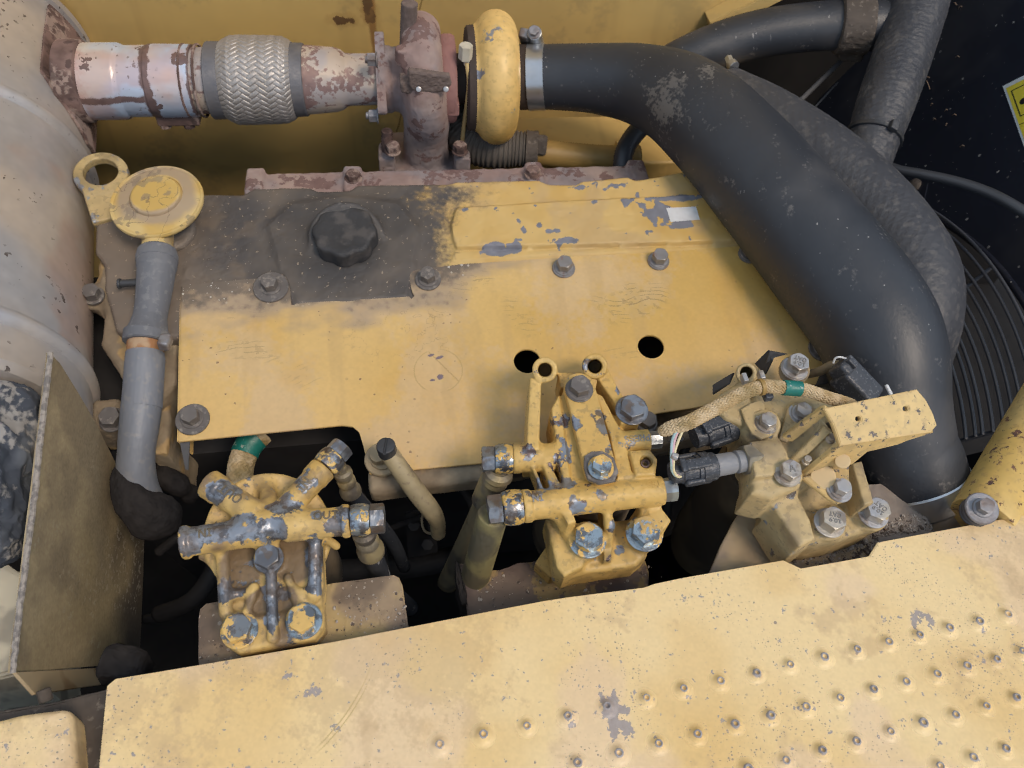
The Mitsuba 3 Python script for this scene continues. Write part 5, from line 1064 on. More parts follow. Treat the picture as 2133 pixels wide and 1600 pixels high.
c.cap(z1(1010, 700, -.02), z1(1090, 760, -.03), R1(30), k=.004).cap(z1(200, 830, -.03), z1(280, 860, -.03), R1(30), k=.004)
m = c.build(.0009, .0004, 260, 21); add('casting', m, 'm_head1', f1, F1, smooth=True)
add('filter_bowl', orient(lathe([(0, 0), (R1(405), 0), (R1(405), -.10), (R1(380), -.12), (0, -.12)][::-1], 60), z1(640, 690, -.0405), [0, 0, 1]), 'm_bowl', f1, F1)
scene['m_letter'] = principled(lambda p, n, uv: mix((.10, .09, .08), (.20, .16, .10), f3(p, 300, 2)), .5, .3, .4)
scene['m_bowl'] = principled(lambda p, n, uv: mix((.09, .075, .06), (.16, .125, .085), smoothstep(.4, .65, f3(p, 30, 2, 4))), .6, 0, .3, bump=lambda p, n, uv: f3(p, 300, 2, 3), bscale=.0006)
def mark(txt, h, a, b, t, r, upv, **k):
    p0, p1 = np.asarray(a), np.asarray(b); return wraptext(txt, h, p0 + (p1 - p0) * t, k.get('d', p1 - p0), r, upv, ang=k.get('ang', 0))
upl = np.array([0, -.15, 1.0])
add('lettering', mark('OUT', R1(58), z1(760, 625), z1(1175, 592), .66, R1(99), upl, ang=.35), 'm_letter', f1, F1, label='raised letters OUT')
add('lettering', mark('OUT', R1(62), z1(560, 560), z1(300, 385), .62, R1(95), upl, ang=-.2), 'm_letter', f1, F1, label='raised letters OUT upside down')
add('lettering', mark('IN', R1(62), z1(680, 600), z1(965, 285), .70, R1(89), upl), 'm_letter', f1, F1, label='raised letters IN')
add('lettering', mark('IN', R1(56), z1(620, 655), z1(90, 735), .72, R1(97), upl, ang=-.25), 'm_letter', f1, F1, label='raised letters IN upside down')
bolt(F1, f1, z1(640, 846, -.0085), R1(150), .0058, 'm_steel', R1(100), .0012, rot=.5, flange=False)
for X, Y, ro in ((448, 1325, .1), (876, 1262, .4)): bolt(F1, f1, z1(X, Y, -.0152), R1(168), .0085, 'm_headpaint_bolt', R1(104), .0014, wmat='m_steel', rot=ro)
dR = z1(1175, 592) - z1(760, 625); fitting(F1, f1, z1(1184, 591), dR, R1(112), R1(140), R1(180), R1(95))
dU = z1(965, 285) - z1(680, 600); fitting(F1, f1, z1(1008, 237), dU, R1(100), R1(125), R1(155), R1(85), rot=.1)
down = F1.M.T @ np.array([0, 0, -1.0])
hose_end(F1, f1, z1(1252, 590, 0) + down * R1(80), down + [.10, 0, 0], R1(88), .042, [down * .10 + [.012, .0, 0], down * .20 + [.03, 0.02, 0]])
hose_end(F1, f1, z1(1068, 190, 0) + down * R1(70) + [.004, 0, 0], down + [.15, -.1, 0], R1(70), .036, [down * .12 + [.03, 0, 0], down * .22 + [.04, .02, 0]])
# mounting bracket
BK1 = [(413, 1290), (417, 1268), (428, 1257), (470, 1250), (640, 1222), (820, 1197), (832, 1203), (838, 1218), (852, 1320), (860, 1420), (413, 1420)]
m = rough(subdiv(slab(F1, BK1, -.0425, .007, .001), .004), .0006, 160, 4); add('mounting_bracket', m, 'm_bracket', None, F1, smooth=40, label='rust brown mounting bracket under the leftmost filter head', cat='bracket')
def grit(fr, h, polypx, n, lo, hi, parent_label, seed):
    r = np.random.default_rng(seed); P_ = sg.Polygon(polypx); out = []; b = P_.bounds
    while len(out) < n:
        x, y = r.uniform(b[0], b[2]), r.uniform(b[1], b[3])
        if not P_.contains(sg.Point(x, y)): continue
        s = lo * (hi / lo) ** (r.random() ** 2.2); m = trimesh.creation.icosphere(1, 1.0); m.vertices *= r.uniform(.6, 1.2, 3) * s * (1 + .25 * r.normal(size=(len(m.vertices), 1))).clip(.6, 1.3); m.apply_translation(fr.loc(x, y, h) + [0, 0, s * .3]); out.append(m)
    return add('grit', cat_(out), 'm_grit', None, fr, smooth=False, label=parent_label, cat='grit', kind='stuff')
scene['m_grit'] = principled(lambda p, n, uv: mix((.12, .095, .08), (.40, .36, .32), smoothstep(.45, .62, f3(p, 260, 2, 4))), .9, 0, .2)
grit(F1, -.0425, [(415, 1345), (440, 1330), (520, 1372), (680, 1320), (690, 1240), (840, 1230), (850, 1305), (690, 1335), (415, 1384)], 130, .0003, .0013, 'loose grit lying on the bracket under the leftmost filter head', 3)

F2 = Fr(1230, 1000, .60, unit([0, -math.sin(math.radians(9)), math.cos(math.radians(9))]), 1400, 975)
U2 = .60 / FPX / 2.962
def z2(X, Y, h=0.0): return F2.loc(930 + X / 2.962, 720 + Y / 2.962, h)
def w2(X, Y, h=0.0): return F2.w(z2(X, Y, h))
R2 = lambda n: n * U2
L2 = [(*w2(X, Y, h), r, w) for X, Y, h, r, w in (
    (607, 210, .003, .012, .12), (540, 140, .003, .008, .14), (930, 190, .003, .012, .14), (850, 110, .003, .010, .12), (1065, 280, -.004, .006, .2), (800, 480, .0, .008, .26), (760, 440, .0, .006, .22), (690, 470, -.01, .012, .2), (710, 640, -.01, .016, .16), (700, 720, -.01, .012, .18),
    (945, 440, 0, .010, .28), (975, 510, 0, .009, .24), (1010, 650, .0, .008, .14), (780, 970, -.008, .010, .24), (740, 860, -.01, .010, .2), (580, 850, -.01, .007, .2), (530, 930, -.005, .010, .18), (640, 880, -.01, .007, .12), (500, 650, -.005, .009, .14), (1050, 850, -.008, .005, .2), (940, 920, -.006, .005, .2),
    (1010, 1110, -.02, .006, .18), (1060, 1270, -.045, .006, .16), (1180, 840, -.006, .005, .18), (870, 890, -.008, .02, .05), (1340, 1090, -.02, .006, .14))]
D2 = [(*w2(X, Y, h), r, w) for X, Y, h, r, w in ((600, 470, -.03, .020, .2), (670, 830, -.03, .012, .3), (870, 1060, -.04, .016, .28), (1090, 1060, -.04, .014, .25), (700, 1330, -.06, .02, .05))]
scene['m_head2'] = painted((.51, .33, .10), (.55, .38, .14), (.20, .15, .08), da=.75, dt=.555, ds=40, chip=.73, cs=110, chipc=(.22, .25, .30), chipc2=(.12, .085, .08), L=[(a, b, d, r, w * 1.5) for a, b, d, r, w in L2], DL=D2, metal=.5, mrough=.42, bs=.0006, o=5, rough=.45)
f2 = thing('filter_head', 'middle yellow filter head with two hollow upright lugs and a bolted centre strap', 'filter head', 'filter heads along the walkway edge')
P2 = lambda h, *q: [z2(x, y, h)[:2] for x, y in q]
c = Cast()
c.prism(P2(-.010, (640, 430), (700, 320), (730, 260), (900, 300), (1050, 440), (1100, 560), (1150, 800), (1000, 870), (740, 880), (700, 700)), -.045, -.010, rd=.002)
c.prism(P2(-.02, (690, 165), (830, 160), (900, 250), (700, 260)), -.05, -.02, k=.003)
c.cyl(z2(607, 150, -.055), z2(607, 150, .004), R2(84), k=.003, rd=.0012).cyl(z2(915, 128, -.055), z2(915, 128, .004), R2(84), k=.003, rd=.0012)
c.prism(P2(-.002, (515, 190), (585, 225), (572, 640), (492, 640)), -.055, -.002, k=.003, rd=.0015)
c.prism(P2(-.004, (935, 205), (1000, 150), (1100, 330), (1045, 360)), -.055, -.004, k=.003, rd=.0015)
c.prism(P2(-.015, (640, 420), (690, 330), (760, 860), (720, 900), (680, 700)), -.045, -.006, k=.003, rd=.0015)
c.prism(P2(-.010, (905, 300), (960, 330), (1080, 560), (1140, 820), (1050, 830), (1000, 560)), -.045, -.005, k=.002, rd=.0012)
# ports
c.cyl(z2(660, 690, -.016), z2(420, 697, -.016), R2(92), k=.005).cyl(z2(455, 696, -.016), z2(408, 697, -.016), R2(98), k=.001, rd=.001)
c.cyl(z2(470, 992, -.014), z2(1335, 893, -.014), R2(92), k=.006).cyl(z2(520, 986, -.014), z2(470, 992, -.014), R2(104), k=.001, rd=.001)
c.cyl(z2(1050, 602, -.012), z2(1250, 585, -.012), R2(74), k=.004)
c.prism(P2(-.003, (1128, 645), (1255, 638), (1305, 700), (1290, 800), (1168, 805)), -.04, -.003, k=.003, rd=.0018)
c.cyl(z2(1232, 716, -.006), z2(1232, 716, .002), R2(40), k=.001, cut=True).cyl(z2(1232, 716, -.014), z2(1232, 716, .002), R2(27), k=.001, cut=True)
c.prism(P2(-.003, (1045, 335), (1175, 328), (1208, 440), (1185, 470), (1078, 482)), -.04, -.003, k=.003, rd=.0018)
# ribs and legs
c.prism(P2(-.012, (590, 730), (632, 720), (680, 820), (800, 1095), (748, 1110), (655, 940)), -.05, -.009, k=.003, rd=.0015)
c.prism(P2(-.010, (512, 715), (540, 730), (602, 890), (585, 900)), -.03, -.010, k=.002, rd=.0008)
c.prism(P2(-.035, (640, 1030), (760, 1080), (1200, 1040), (1250, 1280), (1180, 1340), (735, 1405), (690, 1380)), -.072, -.043, k=.004, rd=.004)
c.prism(P2(-.020, (622, 1020), (690, 985), (800, 1130), (900, 1230), (860, 1330), (740, 1390), (690, 1330)), -.068, -.034, k=.004, rd=.003)
c.cap(z2(675, 1010, -.018), z2(800, 1200, -.034), R2(50), k=.005)
c.cyl(z2(868, 1205, -.070), z2(868, 1205, -.029), R2(112), k=.005).cyl(z2(1218, 1165, -.070), z2(1218, 1165, -.029), R2(112), k=.005)
c.prism(P2(-.02, (1190, 960), (1300, 960), (1310, 1080), (1230, 1120)), -.060, -.022, k=.006, rd=.003)
c.prism(P2(-.024, (1240, 1010), (1300, 985), (1380, 1092), (1318, 1165), (1240, 1120)), -.05, -.020, k=.003, rd=.001)
c.cap(z2(980, 950, -.014), z2(1005, 1110, -.020), R2(28), k=.004).cap(z2(1005, 1100, -.020), z2(998, 1310, -.044), R2(27), k=.004)
c.prism(P2(-.03, (965, 960), (1025, 960), (1025, 1310), (975, 1320)), -.06, -.034, k=.002)
# lug holes
for X, Y in ((607, 150), (915, 128)): c.cyl(z2(X, Y, -.04), z2(X, Y, .010), R2(47), k=.001, rd=.0003, cut=True)
m = c.build(.0009, .0004, 260, 22); add('casting', m, 'm_head2', f2, F2, smooth=True)
# centre strap
A, B = z2(822, 250, 0), z2(952, 755, 0); g_ = sg.LineString([A[:2], B[:2]]).buffer(R2(100), quad_segs=12)
m = poly(np.asarray(g_.exterior.coords)[:-1], .0085, -.0082, bevel=.0010); add('strap', m, 'm_head2', f2, F2, smooth=35, label='rounded centre strap with a brown stained edge')
bolt(F2, f2, z2(818, 275, .0003), R2(120), .0075, 'm_boltdirty', R2(92), .0015, two=True)
g2 = np.asarray([z2(*q, .0003)[:2] for q in ((850, 690), (895, 662), (960, 660), (1030, 700), (1058, 790), (1030, 845), (940, 862), (868, 830), (845, 760))]); m = rough(subdiv(poly(g2, .003, .0003, bevel=.0006), .003), .0003, 300); add('gasket', m, 'm_boltdirty', f2, F2, smooth=35)
bolt(F2, f2, z2(950, 760, .0033), R2(112), .0068, 'm_headpaint_bolt', R2(76), .0015, wmat='m_boltdirty', two=True)
bolt(F2, f2, z2(1142, 400, -.003), R2(150), .0068, 'm_steel', 0, rot=.2)
for X, Y, ro in ((868, 1205, .3), (1218, 1165, .15)): bolt(F2, f2, z2(X, Y, -.0292), R2(165), .0088, 'm_headpaint_bolt', R2(106), .0016, wmat='m_steel', rot=ro)
d0 = z2(420, 697, -.016) - z2(660, 690, -.016); fitting(F2, f2, z2(412, 697, -.016), d0, R2(98), R2(125), R2(150), R2(78))
d1 = z2(470, 992, -.014) - z2(900, 943, -.014); fitting(F2, f2, z2(472, 992, -.014), d1, R2(112), R2(135), R2(172), R2(88))
d2 = z2(1250, 585, -.012) - z2(1050, 602, -.012); add('plug', orient(hexhead(R2(100), R2(80), 0, 0, .4), z2(1250, 585, -.012), d2), 'm_zincdull', f2, F2, smooth=28)
scene['m_zincdull'] = principled(lambda p, n, uv: mix(mix((.36, .41, .44), (.24, .26, .28), smoothstep(.4, .65, f3(p, 120, 2, 4))), (.42, .30, .12), smoothstep(.62, .66, f3(p, 70, 8, 4)) * .8), .32, .75, .5)
d3 = z2(1335, 893, -.014) - z2(900, 943, -.014); add('plug', orient(hexhead(R2(135), R2(85), 0, 0, .1), z2(1334, 893, -.014), d3), 'm_zincdull', f2, F2, smooth=28)
m = orient(lathe([(R2(20), -.006), (R2(27), -.006), (R2(27), -.003), (R2(20), -.0025)], 24), z2(1232, 716, 0), [0, 0, 1]); add('thread', m, 'm_rust', f2, F2)
add('lettering', mark('PRESS', R2(40), z2(1250, 585, -.012), z2(1050, 602, -.012), .44, R2(74), upl), 'm_letter2', f2, F2, label='raised letters PRESS upside down')
add('lettering', mark('TEST', R2(38), z2(1335, 893, -.014), z2(470, 992, -.014), .10, R2(92), upl, ang=-.3), 'm_head2', f2, F2, label='worn raised letters on the cross tube')
add('lettering', mark('OUT', R2(44), z2(660, 690, -.016), z2(420, 697, -.016), .66, R2(92), upl, ang=-.2), 'm_letter2', f2, F2, label='raised letters at the upper left port')
add('lettering', mark('IN', R2(44), z2(1335, 893, -.014), z2(470, 992, -.014), .90, R2(93), upl, ang=-.25), 'm_letter2', f2, F2, label='raised letters at the lower left port')
down2 = F2.M.T @ np.array([0, 0, -1.0])
p = z2(290, 1010, -.014) + down2 * R2(60); add('hose_end', cyl(p, p + (down2 + [-.16, -.14, 0]) * .085, R2(98), .002), 'm_olivefit', f2, F2)
add('hose_end', cyl(z2(330, 720, -.016) + down2 * R2(60), z2(330, 720, -.016) + (down2 + [-.20, -.05, 0]) * .05, R2(92), .002), 'm_dirtyfit', f2, F2)
m = orient(lathe([(R2(60), 0), (R2(92), .002), (R2(100), .006), (R2(80), .010), (R2(86), .014), (R2(70), .018)], 30), z2(330, 745, -.016) + down2 * R2(40), down2 + [-.20, -.05, 0]); add('hose_crimp', m, 'm_dirtyfit', f2, F2)
add('hose', sweep(spline([z2(330, 740, -.03), z2(330, 740, -.03) + (down2 + [-.25, -.12, 0]) * .06, z2(330, 740, -.03) + (down2 + [-.30, -.16, 0]) * .14], 24), R2(78), 24), 'm_olivehose', f2, F2, smooth=True)
scene['m_olivefit'] = principled(lambda p, n, uv: mix((.24, .21, .10), (.12, .105, .07), smoothstep(.40, .62, f3(p, 55, 2, 4))), .55, .2, .4, bump=lambda p, n, uv: f3(p, 400, 2, 3), bscale=.0008)
scene['m_olivehose'] = principled(lambda p, n, uv: mix((.15, .125, .075), (.075, .066, .05), smoothstep(.40, .62, f3(p, 55, 5, 4))), .7, 0, .3, bump=lambda p, n, uv: f3(p, 400, 2, 3), bscale=.0008)
# spacer block and its dirty U shaped bracket
m = poly(np.array(P2(-.072, (620, 1232), (1195, 1130), (1240, 1293), (640, 1425), (548, 1340))), .019, -.091, bevel=.0012); add('spacer_block', rough(subdiv(m, .006), .0003, 200), 'm_head2', f2, F2, smooth=40)
m = rough(subdiv(poly(np.array(P2(-.092, (60, 1340), (140, 1350), (240, 1390), (330, 1385), (440, 1340), (545, 1330), (1190, 1230), (1250, 1390), (1240, 1700), (140, 1700), (100, 1480))), .007, -.099, bevel=.001), .004), .0012, 120, 6)
add('mounting_bracket', m, 'm_bracket_dark', None, F2, smooth=40, label='dirt caked curved bracket under the middle filter head', cat='bracket')
m = rough(subdiv(poly(np.array(P2(-.092, (55, 1330), (80, 1345), (110, 1480), (130, 1600), (95, 1600), (60, 1460))), .05, -.14, bevel=.001), .005), .002, 120, 6); USED_ = add('bracket_lip', m, 'm_soot', 'mounting_bracket_001', F2, smooth=40)
add('filter_canister', orient(lathe([(0, 0), (R2(330), 0), (R2(335), -.004), (R2(335), -.14), (0, -.15)][::-1], 60), z2(900, 800, -.074), [0, 0, 1]), 'm_bowl', f2, F2)
grit(F2, -.092, [(990, 1200), (1180, 1190), (1345, 1165), (1385, 1205), (1180, 1243), (1000, 1270)], 150, .0003, .0014, 'loose grit lying on the bracket under the middle filter head', 4)
scene['m_bracket_dark'] = principled(lambda p, n, uv: mix(mix((.115, .085, .075), (.17, .13, .105), smoothstep(.4, .6, f3(p, 24, 2))), (.34, .24, .10), smoothstep(.62, .70, f3(p, 40, 9) + .3 * (f3(p, 300, 4) - .5)) * .7), .9, 0, .15, bump=lambda p, n, uv: f3(p, 330, 2, 4), bscale=.0018, eps=.0004)
scene['m_letter2'] = principled(lambda p, n, uv: mix((.24, .235, .24), (.38, .27, .11), smoothstep(.42, .58, f3(p, 330, 2))), .5, .2, .4)

F3 = Fr(1600, 950, .60, unit([.03, -math.sin(math.radians(7)), math.cos(math.radians(7))]), 1800, 920)
U3 = .60 / FPX / 3.555
def z3(X, Y, h=0.0): return F3.loc(1370 + X / 3.555, 720 + Y / 3.555, h)
def w3(X, Y, h=0.0): return F3.w(z3(X, Y, h))
R3 = lambda n: n * U3
P3 = lambda h, *q: [z3(x, y, h)[:2] for x, y in q]
TAN, TAN2 = (.37, .275, .135), (.45, .345, .18)
L3 = [(*w3(X, Y, h), r, w) for X, Y, h, r, w in ((640, 150, .004, .006, .26), (590, 210, .004, .006, .2), (990, 1090, -.028, .007, .26), (1050, 1040, -.02, .005, .2), (1375, 310, .0, .006, .24), (1390, 1390, -.05, .006, .18), (830, 1110, -.03, .006, .16), (580, 320, -.01, .008, .12))]
D3 = [(*w3(X, Y, h), r, w) for X, Y, h, r, w in ((800, 780, -.01, .022, .22), (720, 620, -.01, .012, .18), (760, 1050, -.03, .012, .16), (980, 700, -.01, .014, .16), (600, 280, -.01, .012, .18))]
scene['m_head3'] = painted(TAN, TAN2, (.20, .155, .11), da=.75, dt=.50, ds=30, chip=.76, cs=120, chipc=(.26, .29, .33), chipc2=(.13, .11, .10), L=L3, DL=D3, metal=.4, mrough=.45, bs=.0007, o=8, rough=.55)
f3_ = thing('filter_head', 'rightmost dusty tan filter head carrying a channel bracket, sensors and a braided harness', 'filter head', 'filter heads along the walkway edge')
c = Cast()
c.cyl(z3(930, 820, -.062), z3(930, 820, -.046), R3(420), rd=.003)
c.prism(P3(-.014, (640, 470), (760, 330), (1000, 330), (1180, 420), (1220, 560), (1120, 760), (1010, 900), (1050, 1030), (860, 1120), (700, 1080), (720, 980), (735, 940), (735, 740), (640, 640)), -.060, -.016, k=.006, rd=.005)
c.prism(P3(-.006, (690, 690), (900, 700), (980, 850), (860, 950), (730, 960)), -.04, -.009, k=.004, rd=.002)
c.cyl(z3(790, 590, -.04), z3(790, 590, -.008), R3(120), k=.006).cyl(z3(1050, 520, -.04), z3(1050, 520, -.010), R3(110), k=.006)
c.cyl(z3(955, 965, -.05), z3(955, 965, -.012), R3(112), k=.005)
c.cyl(z3(1010, 185, -.06), z3(1010, 185, -.002), R3(118), k=.005)
c.cyl(z3(655, 205, -.06), z3(655, 205, .002), R3(80), k=.004)
c.prism(P3(-.006, (600, 250), (700, 270), (720, 480), (640, 560), (520, 520), (420, 420), (470, 330)), -.05, -.010, k=.006, rd=.004)
c.prism(P3(-.012, (720, 200), (900, 240), (1000, 290), (1180, 330), (1260, 330), (1420, 400), (1200, 470), (900, 480), (740, 470)), -.05, -.016, k=.006, rd=.004)
c.cyl(z3(735, 836, -.018), z3(900, 806, -.018), R3(118), k=.005)
c.cyl(z3(560, 560, -.026), z3(720, 560, -.022), R3(100), k=.005)
c.cyl(z3(770, 1040, -.045), z3(770, 1040, -.026), R3(80), k=.004)
# legs towards the deck
c.prism(P3(-.030, (930, 1075), (1035, 1072), (1140, 1275), (1180, 1420), (1060, 1480), (870, 1180)), -.085, -.032, k=.007, rd=.003)
c.prism(P3(-.046, (1040, 1180), (1140, 1250), (1360, 1180), (1480, 1140), (1690, 1190), (1700, 1290), (1600, 1350), (1385, 1420), (1200, 1450), (1060, 1420)), -.088, -.048, k=.005, rd=.004)
c.prism(P3(-.022, (1440, 870), (1515, 850), (1605, 1165), (1530, 1180)), -.07, -.022, k=.003, rd=.0015)
c.prism(P3(-.03, (1020, 1010), (1450, 880), (1500, 1120), (1360, 1200), (1120, 1230)), -.075, -.052, k=.004)
c.prism(P3(-.040, (1290, 1160), (1372, 1200), (1372, 1400), (1300, 1390)), -.08, -.043, k=.004, rd=.003)
c.cyl(z3(1262, 1330, -.086), z3(1262, 1330, -.040), R3(118), k=.005).cyl(z3(1585, 1262, -.086), z3(1585, 1262, -.040), R3(118), k=.005)
c.cyl(z3(900, 830, -.080), z3(900, 830, -.030), R3(300), k=.010, rd=.006)
c.prism(P3(-.06, (600, 960), (700, 1080), (800, 1170), (1010, 1500), (1200, 1440), (1370, 1390), (1280, 1150), (1060, 1000), (760, 900)), -.088, -.050, k=.008, rd=.005)
c.cyl(z3(655, 200, -.03), z3(655, 200, .01), R3(48), k=.001, rd=.0003, cut=True)
m = c.build(.0010, .0004, 260, 23); add('casting', m, 'm_head3', f3_, F3, smooth=True)
for X, Y, h, af, bh, ro, two, rt in ((795, 585, -.008, 112, .0062, 92, True, .2), (1054, 510, -.010, 108, .0062, 98, True, .1), (955, 955, -.012, 140, .0075, 104, False, .3), (1010, 175, -.002, 145, .0085, 110, False, .15), (1262, 1320, -.0400, 168, .0095, 115, False, .2), (1585, 1252, -.0400, 168, .0095, 115, False, .45)):
    k = bolt(F3, f3_, z3(X, Y, h), R3(af), bh, 'm_paleblt', R3(ro), .0017, rot=rt, two=two)
    if bh > .007:
        t = .0017 + .0014 + bh + .0001 - .0000; ctr = z3(X, Y, h) + [0, 0, .0017 + bh + .0015 - .00005]
        an = {1262: 2.75, 1585: 2.2, 1010: 2.6, 955: -.1}[X]; dv = np.array([math.cos(an), math.sin(an), 0])
        if X == 955: add('lettering', flattext('A', R3(52), ctr, dv, [0, 0, 1]), 'm_mark', k, F3, smooth=False)
        else:
            nv = np.cross([0, 0, 1], dv); add('lettering', cat_([flattext('CAT', R3(36), ctr - nv * R3(22), dv, [0, 0, 1]), flattext('10.9', R3(32), ctr + nv * R3(26), dv, [0, 0, 1])]), 'm_mark', k, F3, smooth=False)
scene['m_paleblt'] = principled(lambda p, n, uv: mix(mix((.36, .36, .37), (.44, .40, .34), smoothstep(.4, .6, f3(p, 90, 2, 4))), (.20, .16, .13), smoothstep(.55, .68, f3(p, 130, 6, 3)) * .75), .42, .45, .5, bump=lambda p, n, uv: f3(p, 420, 2, 3), bscale=.0005)
scene['m_mark'] = principled((.23, .22, .21), .5, .3, .4)
# hole boss ring, rusty plug
add('plug', orient(lathe([(0, 0), (R3(42), 0), (R3(42), .001), (R3(30), .002), (R3(18), .001), (0, .001)], 30), z3(765, 1040, -.0262), [0, 0, 1]), 'm_orange_rust', f3_, F3)
# clip plate
m = slab(F3, [(1370 + x / 3.555, 720 + y / 3.555) for x, y in ((620, 470), (690, 425), (790, 400), (795, 470), (870, 600), (850, 660), (770, 690), (700, 650), (650, 560))], -.0065, .0018); add('clip_plate', m, 'm_head3', f3_, F3, smooth=35)
# oil filter can
m = orient(lathe([(0, 0), (R3(395), 0), (R3(400), -.004), (R3(400), -.16), (R3(360), -.19), (0, -.19)][::-1], 72), z3(850, 860, -.0625), [0, 0, 1]); add('filter_can', m, 'm_can', f3_, F3, smooth=35)
scene['m_can'] = principled(lambda p, n, uv: mix((.065, .055, .042), (.12, .095, .06), smoothstep(.4, .65, f3(p, 24, 2, 4))), .55, 0, .4)
# channel bracket
cb = thing('channel_bracket', 'scuffed yellow channel bracket sticking out to the right over the thick hose', 'bracket')
YB = (.57, .42, .185)
scene['m_channel'] = painted(YB, (.54, .39, .17), (.32, .24, .14), da=.4, chip=.70, cs=260, chipc=(.15, .13, .13), chipc2=(.10, .09, .09), metal=.1, mrough=.6, bs=.0003, o=11,
    L=[(*w3(X, Y, .022), r, w) for X, Y, r, w in ((1480, 660, .006, .14), (1540, 640, .006, .14), (1600, 630, .006, .14), (1650, 600, .007, .12), (1400, 690, .007, .13), (1740, 620, .005, .13), (1800, 510, .007, .13), (1420, 460, .009, .12), (1670, 500, .003, .2), (1870, 560, .004, .15))])
hA, hB = .034, .022
def wp3(X, Y, h): return F3.w(z3(X, Y, h))
tA, tB, tC, tD = wp3(1232, 468, hA), wp3(1925, 325, hA + .004), wp3(2070, 590, hB + .004), wp3(1352, 742, hB)
n_w = unit(np.cross(tB - tA, tD - tA)); n_w = n_w if n_w @ (CAM - tA) > 0 else -n_w
CH = World(); CH.ex = unit(tB - tA); CH.ey = np.cross(n_w, CH.ex); CH.ez = n_w; CHM = np.stack([CH.ex, CH.ey, CH.ez], 1)
def chl(q): return (np.asarray(q) - tA) @ CHM
def onweb(X, Y): return chl(on(1370 + X / 3.555, 720 + Y / 3.555, tA, n_w))
wb = [onweb(*q)[:2] for q in ((1232, 468), (1925, 325), (1990, 400), (2045, 505), (2072, 590), (2030, 640), (1352, 742), (1300, 590))]
hl = [circle(onweb(1487, 542)[:2], R3(19), 20), circle(onweb(1838, 467)[:2], R3(19), 20)]
def chmesh(m): m = m.copy(); m.vertices = m.vertices @ CHM.T + tA; return m
add('web', chmesh(poly(wb, .004, -.004, hl, .0012)), 'm_channel', cb, smooth=35)
def rolled(a, b, r=.003): return cyl(a, b, r, n=16)
add('front_flange', plate3([wp3(1345, 738, hB - .0015), wp3(2040, 628, hB + .0015), wp3(2045, 650, hB - .004), wp3(1850, 690, hB - .010), wp3(1780, 735, hB - .014), wp3(1560, 800, hB - .018), wp3(1440, 870, -.012), wp3(1210, 955, -.018), wp3(1075, 985, -.020), wp3(1068, 955, -.018)], .0035, .0008), 'm_channel', cb, smooth=35)
add('back_flange', plate3([wp3(1238, 470, hA - .002), wp3(1275, 500, hA - .004), wp3(1000, 705, -.010), wp3(925, 725, -.012), wp3(905, 690, -.011), wp3(1205, 468, hA - .004)], .0035, .0008), 'm_channel', cb, smooth=35)
add('inner_plate', plate3([wp3(985, 850, -.012), wp3(1235, 600, .018), wp3(1290, 640, .016), wp3(1045, 872, -.013)], .003, .0008), 'm_head3', cb, smooth=35)
add('inner_plate', plate3([wp3(1005, 868, -.016), wp3(1260, 650, .010), wp3(1285, 668, .009), wp3(1050, 882, -.018)], .003, .0008), 'm_head3', cb, smooth=35)
add('foot', plate3([wp3(1068, 975, -.016), wp3(1200, 940, -.016), wp3(1420, 880, -.016), wp3(1420, 1000, -.016), wp3(1385, 1150, -.016), wp3(1335, 1165, -.016), wp3(1270, 1135, -.016)], .003, .0008), 'm_channel', cb, smooth=35)
add('foot', plate3([wp3(905, 690, -.0085), wp3(965, 460, -.0085), wp3(1120, 440, -.0085), wp3(1190, 470, -.0085), wp3(1180, 520, -.0085), wp3(960, 712, -.0085)], .0025, .0008), 'm_head3', cb, smooth=35)
for X, Y, h, r in ((1225, 975, -.015, 92), (1370, 855, .002, 56)): add('spacer', cyl(z3(X, Y, h - .004), z3(X, Y, h + .0025), R3(r), .001, 40), 'm_cream', cb, F3)
scene['m_cream'] = principled(lambda p, n, uv: mix((.60, .45, .25), (.54, .40, .22), f3(p, 90, 2, 3)), .55, 0, .4)
bolt(F3, cb, z3(1340, 1075, -.016), R3(108), .0068, 'm_paleblt', R3(98), .0016, rot=.4, two=True)
for X, Y, h in ((1095, 860, -.010), (1275, 700, .010)): add('rivet', orient(hexhead(R3(52), .004, R3(34)), z3(X, Y, h), [0, 0, 1]), 'm_paleblt', cb, F3)
# sensors
ss_ = thing('pressure_sensor', 'grey pressure sensor with brass hexagon screwed into the rightmost filter head', 'sensor')
a, b = z3(738, 835, -.018), z3(300, 912, -.018); dv = unit(b - a)
add('hexagon', orient(hexhead(R3(215), R3(120), 0, 0, .25), a, dv), 'm_brass', ss_, F3, smooth=28)
scene['m_brass'] = principled(lambda p, n, uv: mix((.40, .34, .22), (.24, .22, .19), smoothstep(.4, .62, f3(p, 70, 2, 4))), .42, .5, .4, bump=lambda p, n, uv: f3(p, 300, 2, 3), bscale=.0006)
Lp = lambda t: a + (b - a) * t
add('body', orient(lathe([(0, 0), (R3(85), 0), (R3(88), R3(60)), (R3(70), R3(70)), (R3(84), R3(90)), (R3(86), R3(230)), (0, R3(235))], 40), Lp(.24), dv), 'm_sensgrey', ss_, F3, smooth=35)
scene['m_sensgrey'] = principled(lambda p, n, uv: mix((.17, .18, .20), (.23, .235, .25), f3(p, 70, 2, 4)), .5, 0, .4, bump=lambda p, n, uv: f3(p, 300, 2, 3), bscale=.0003)
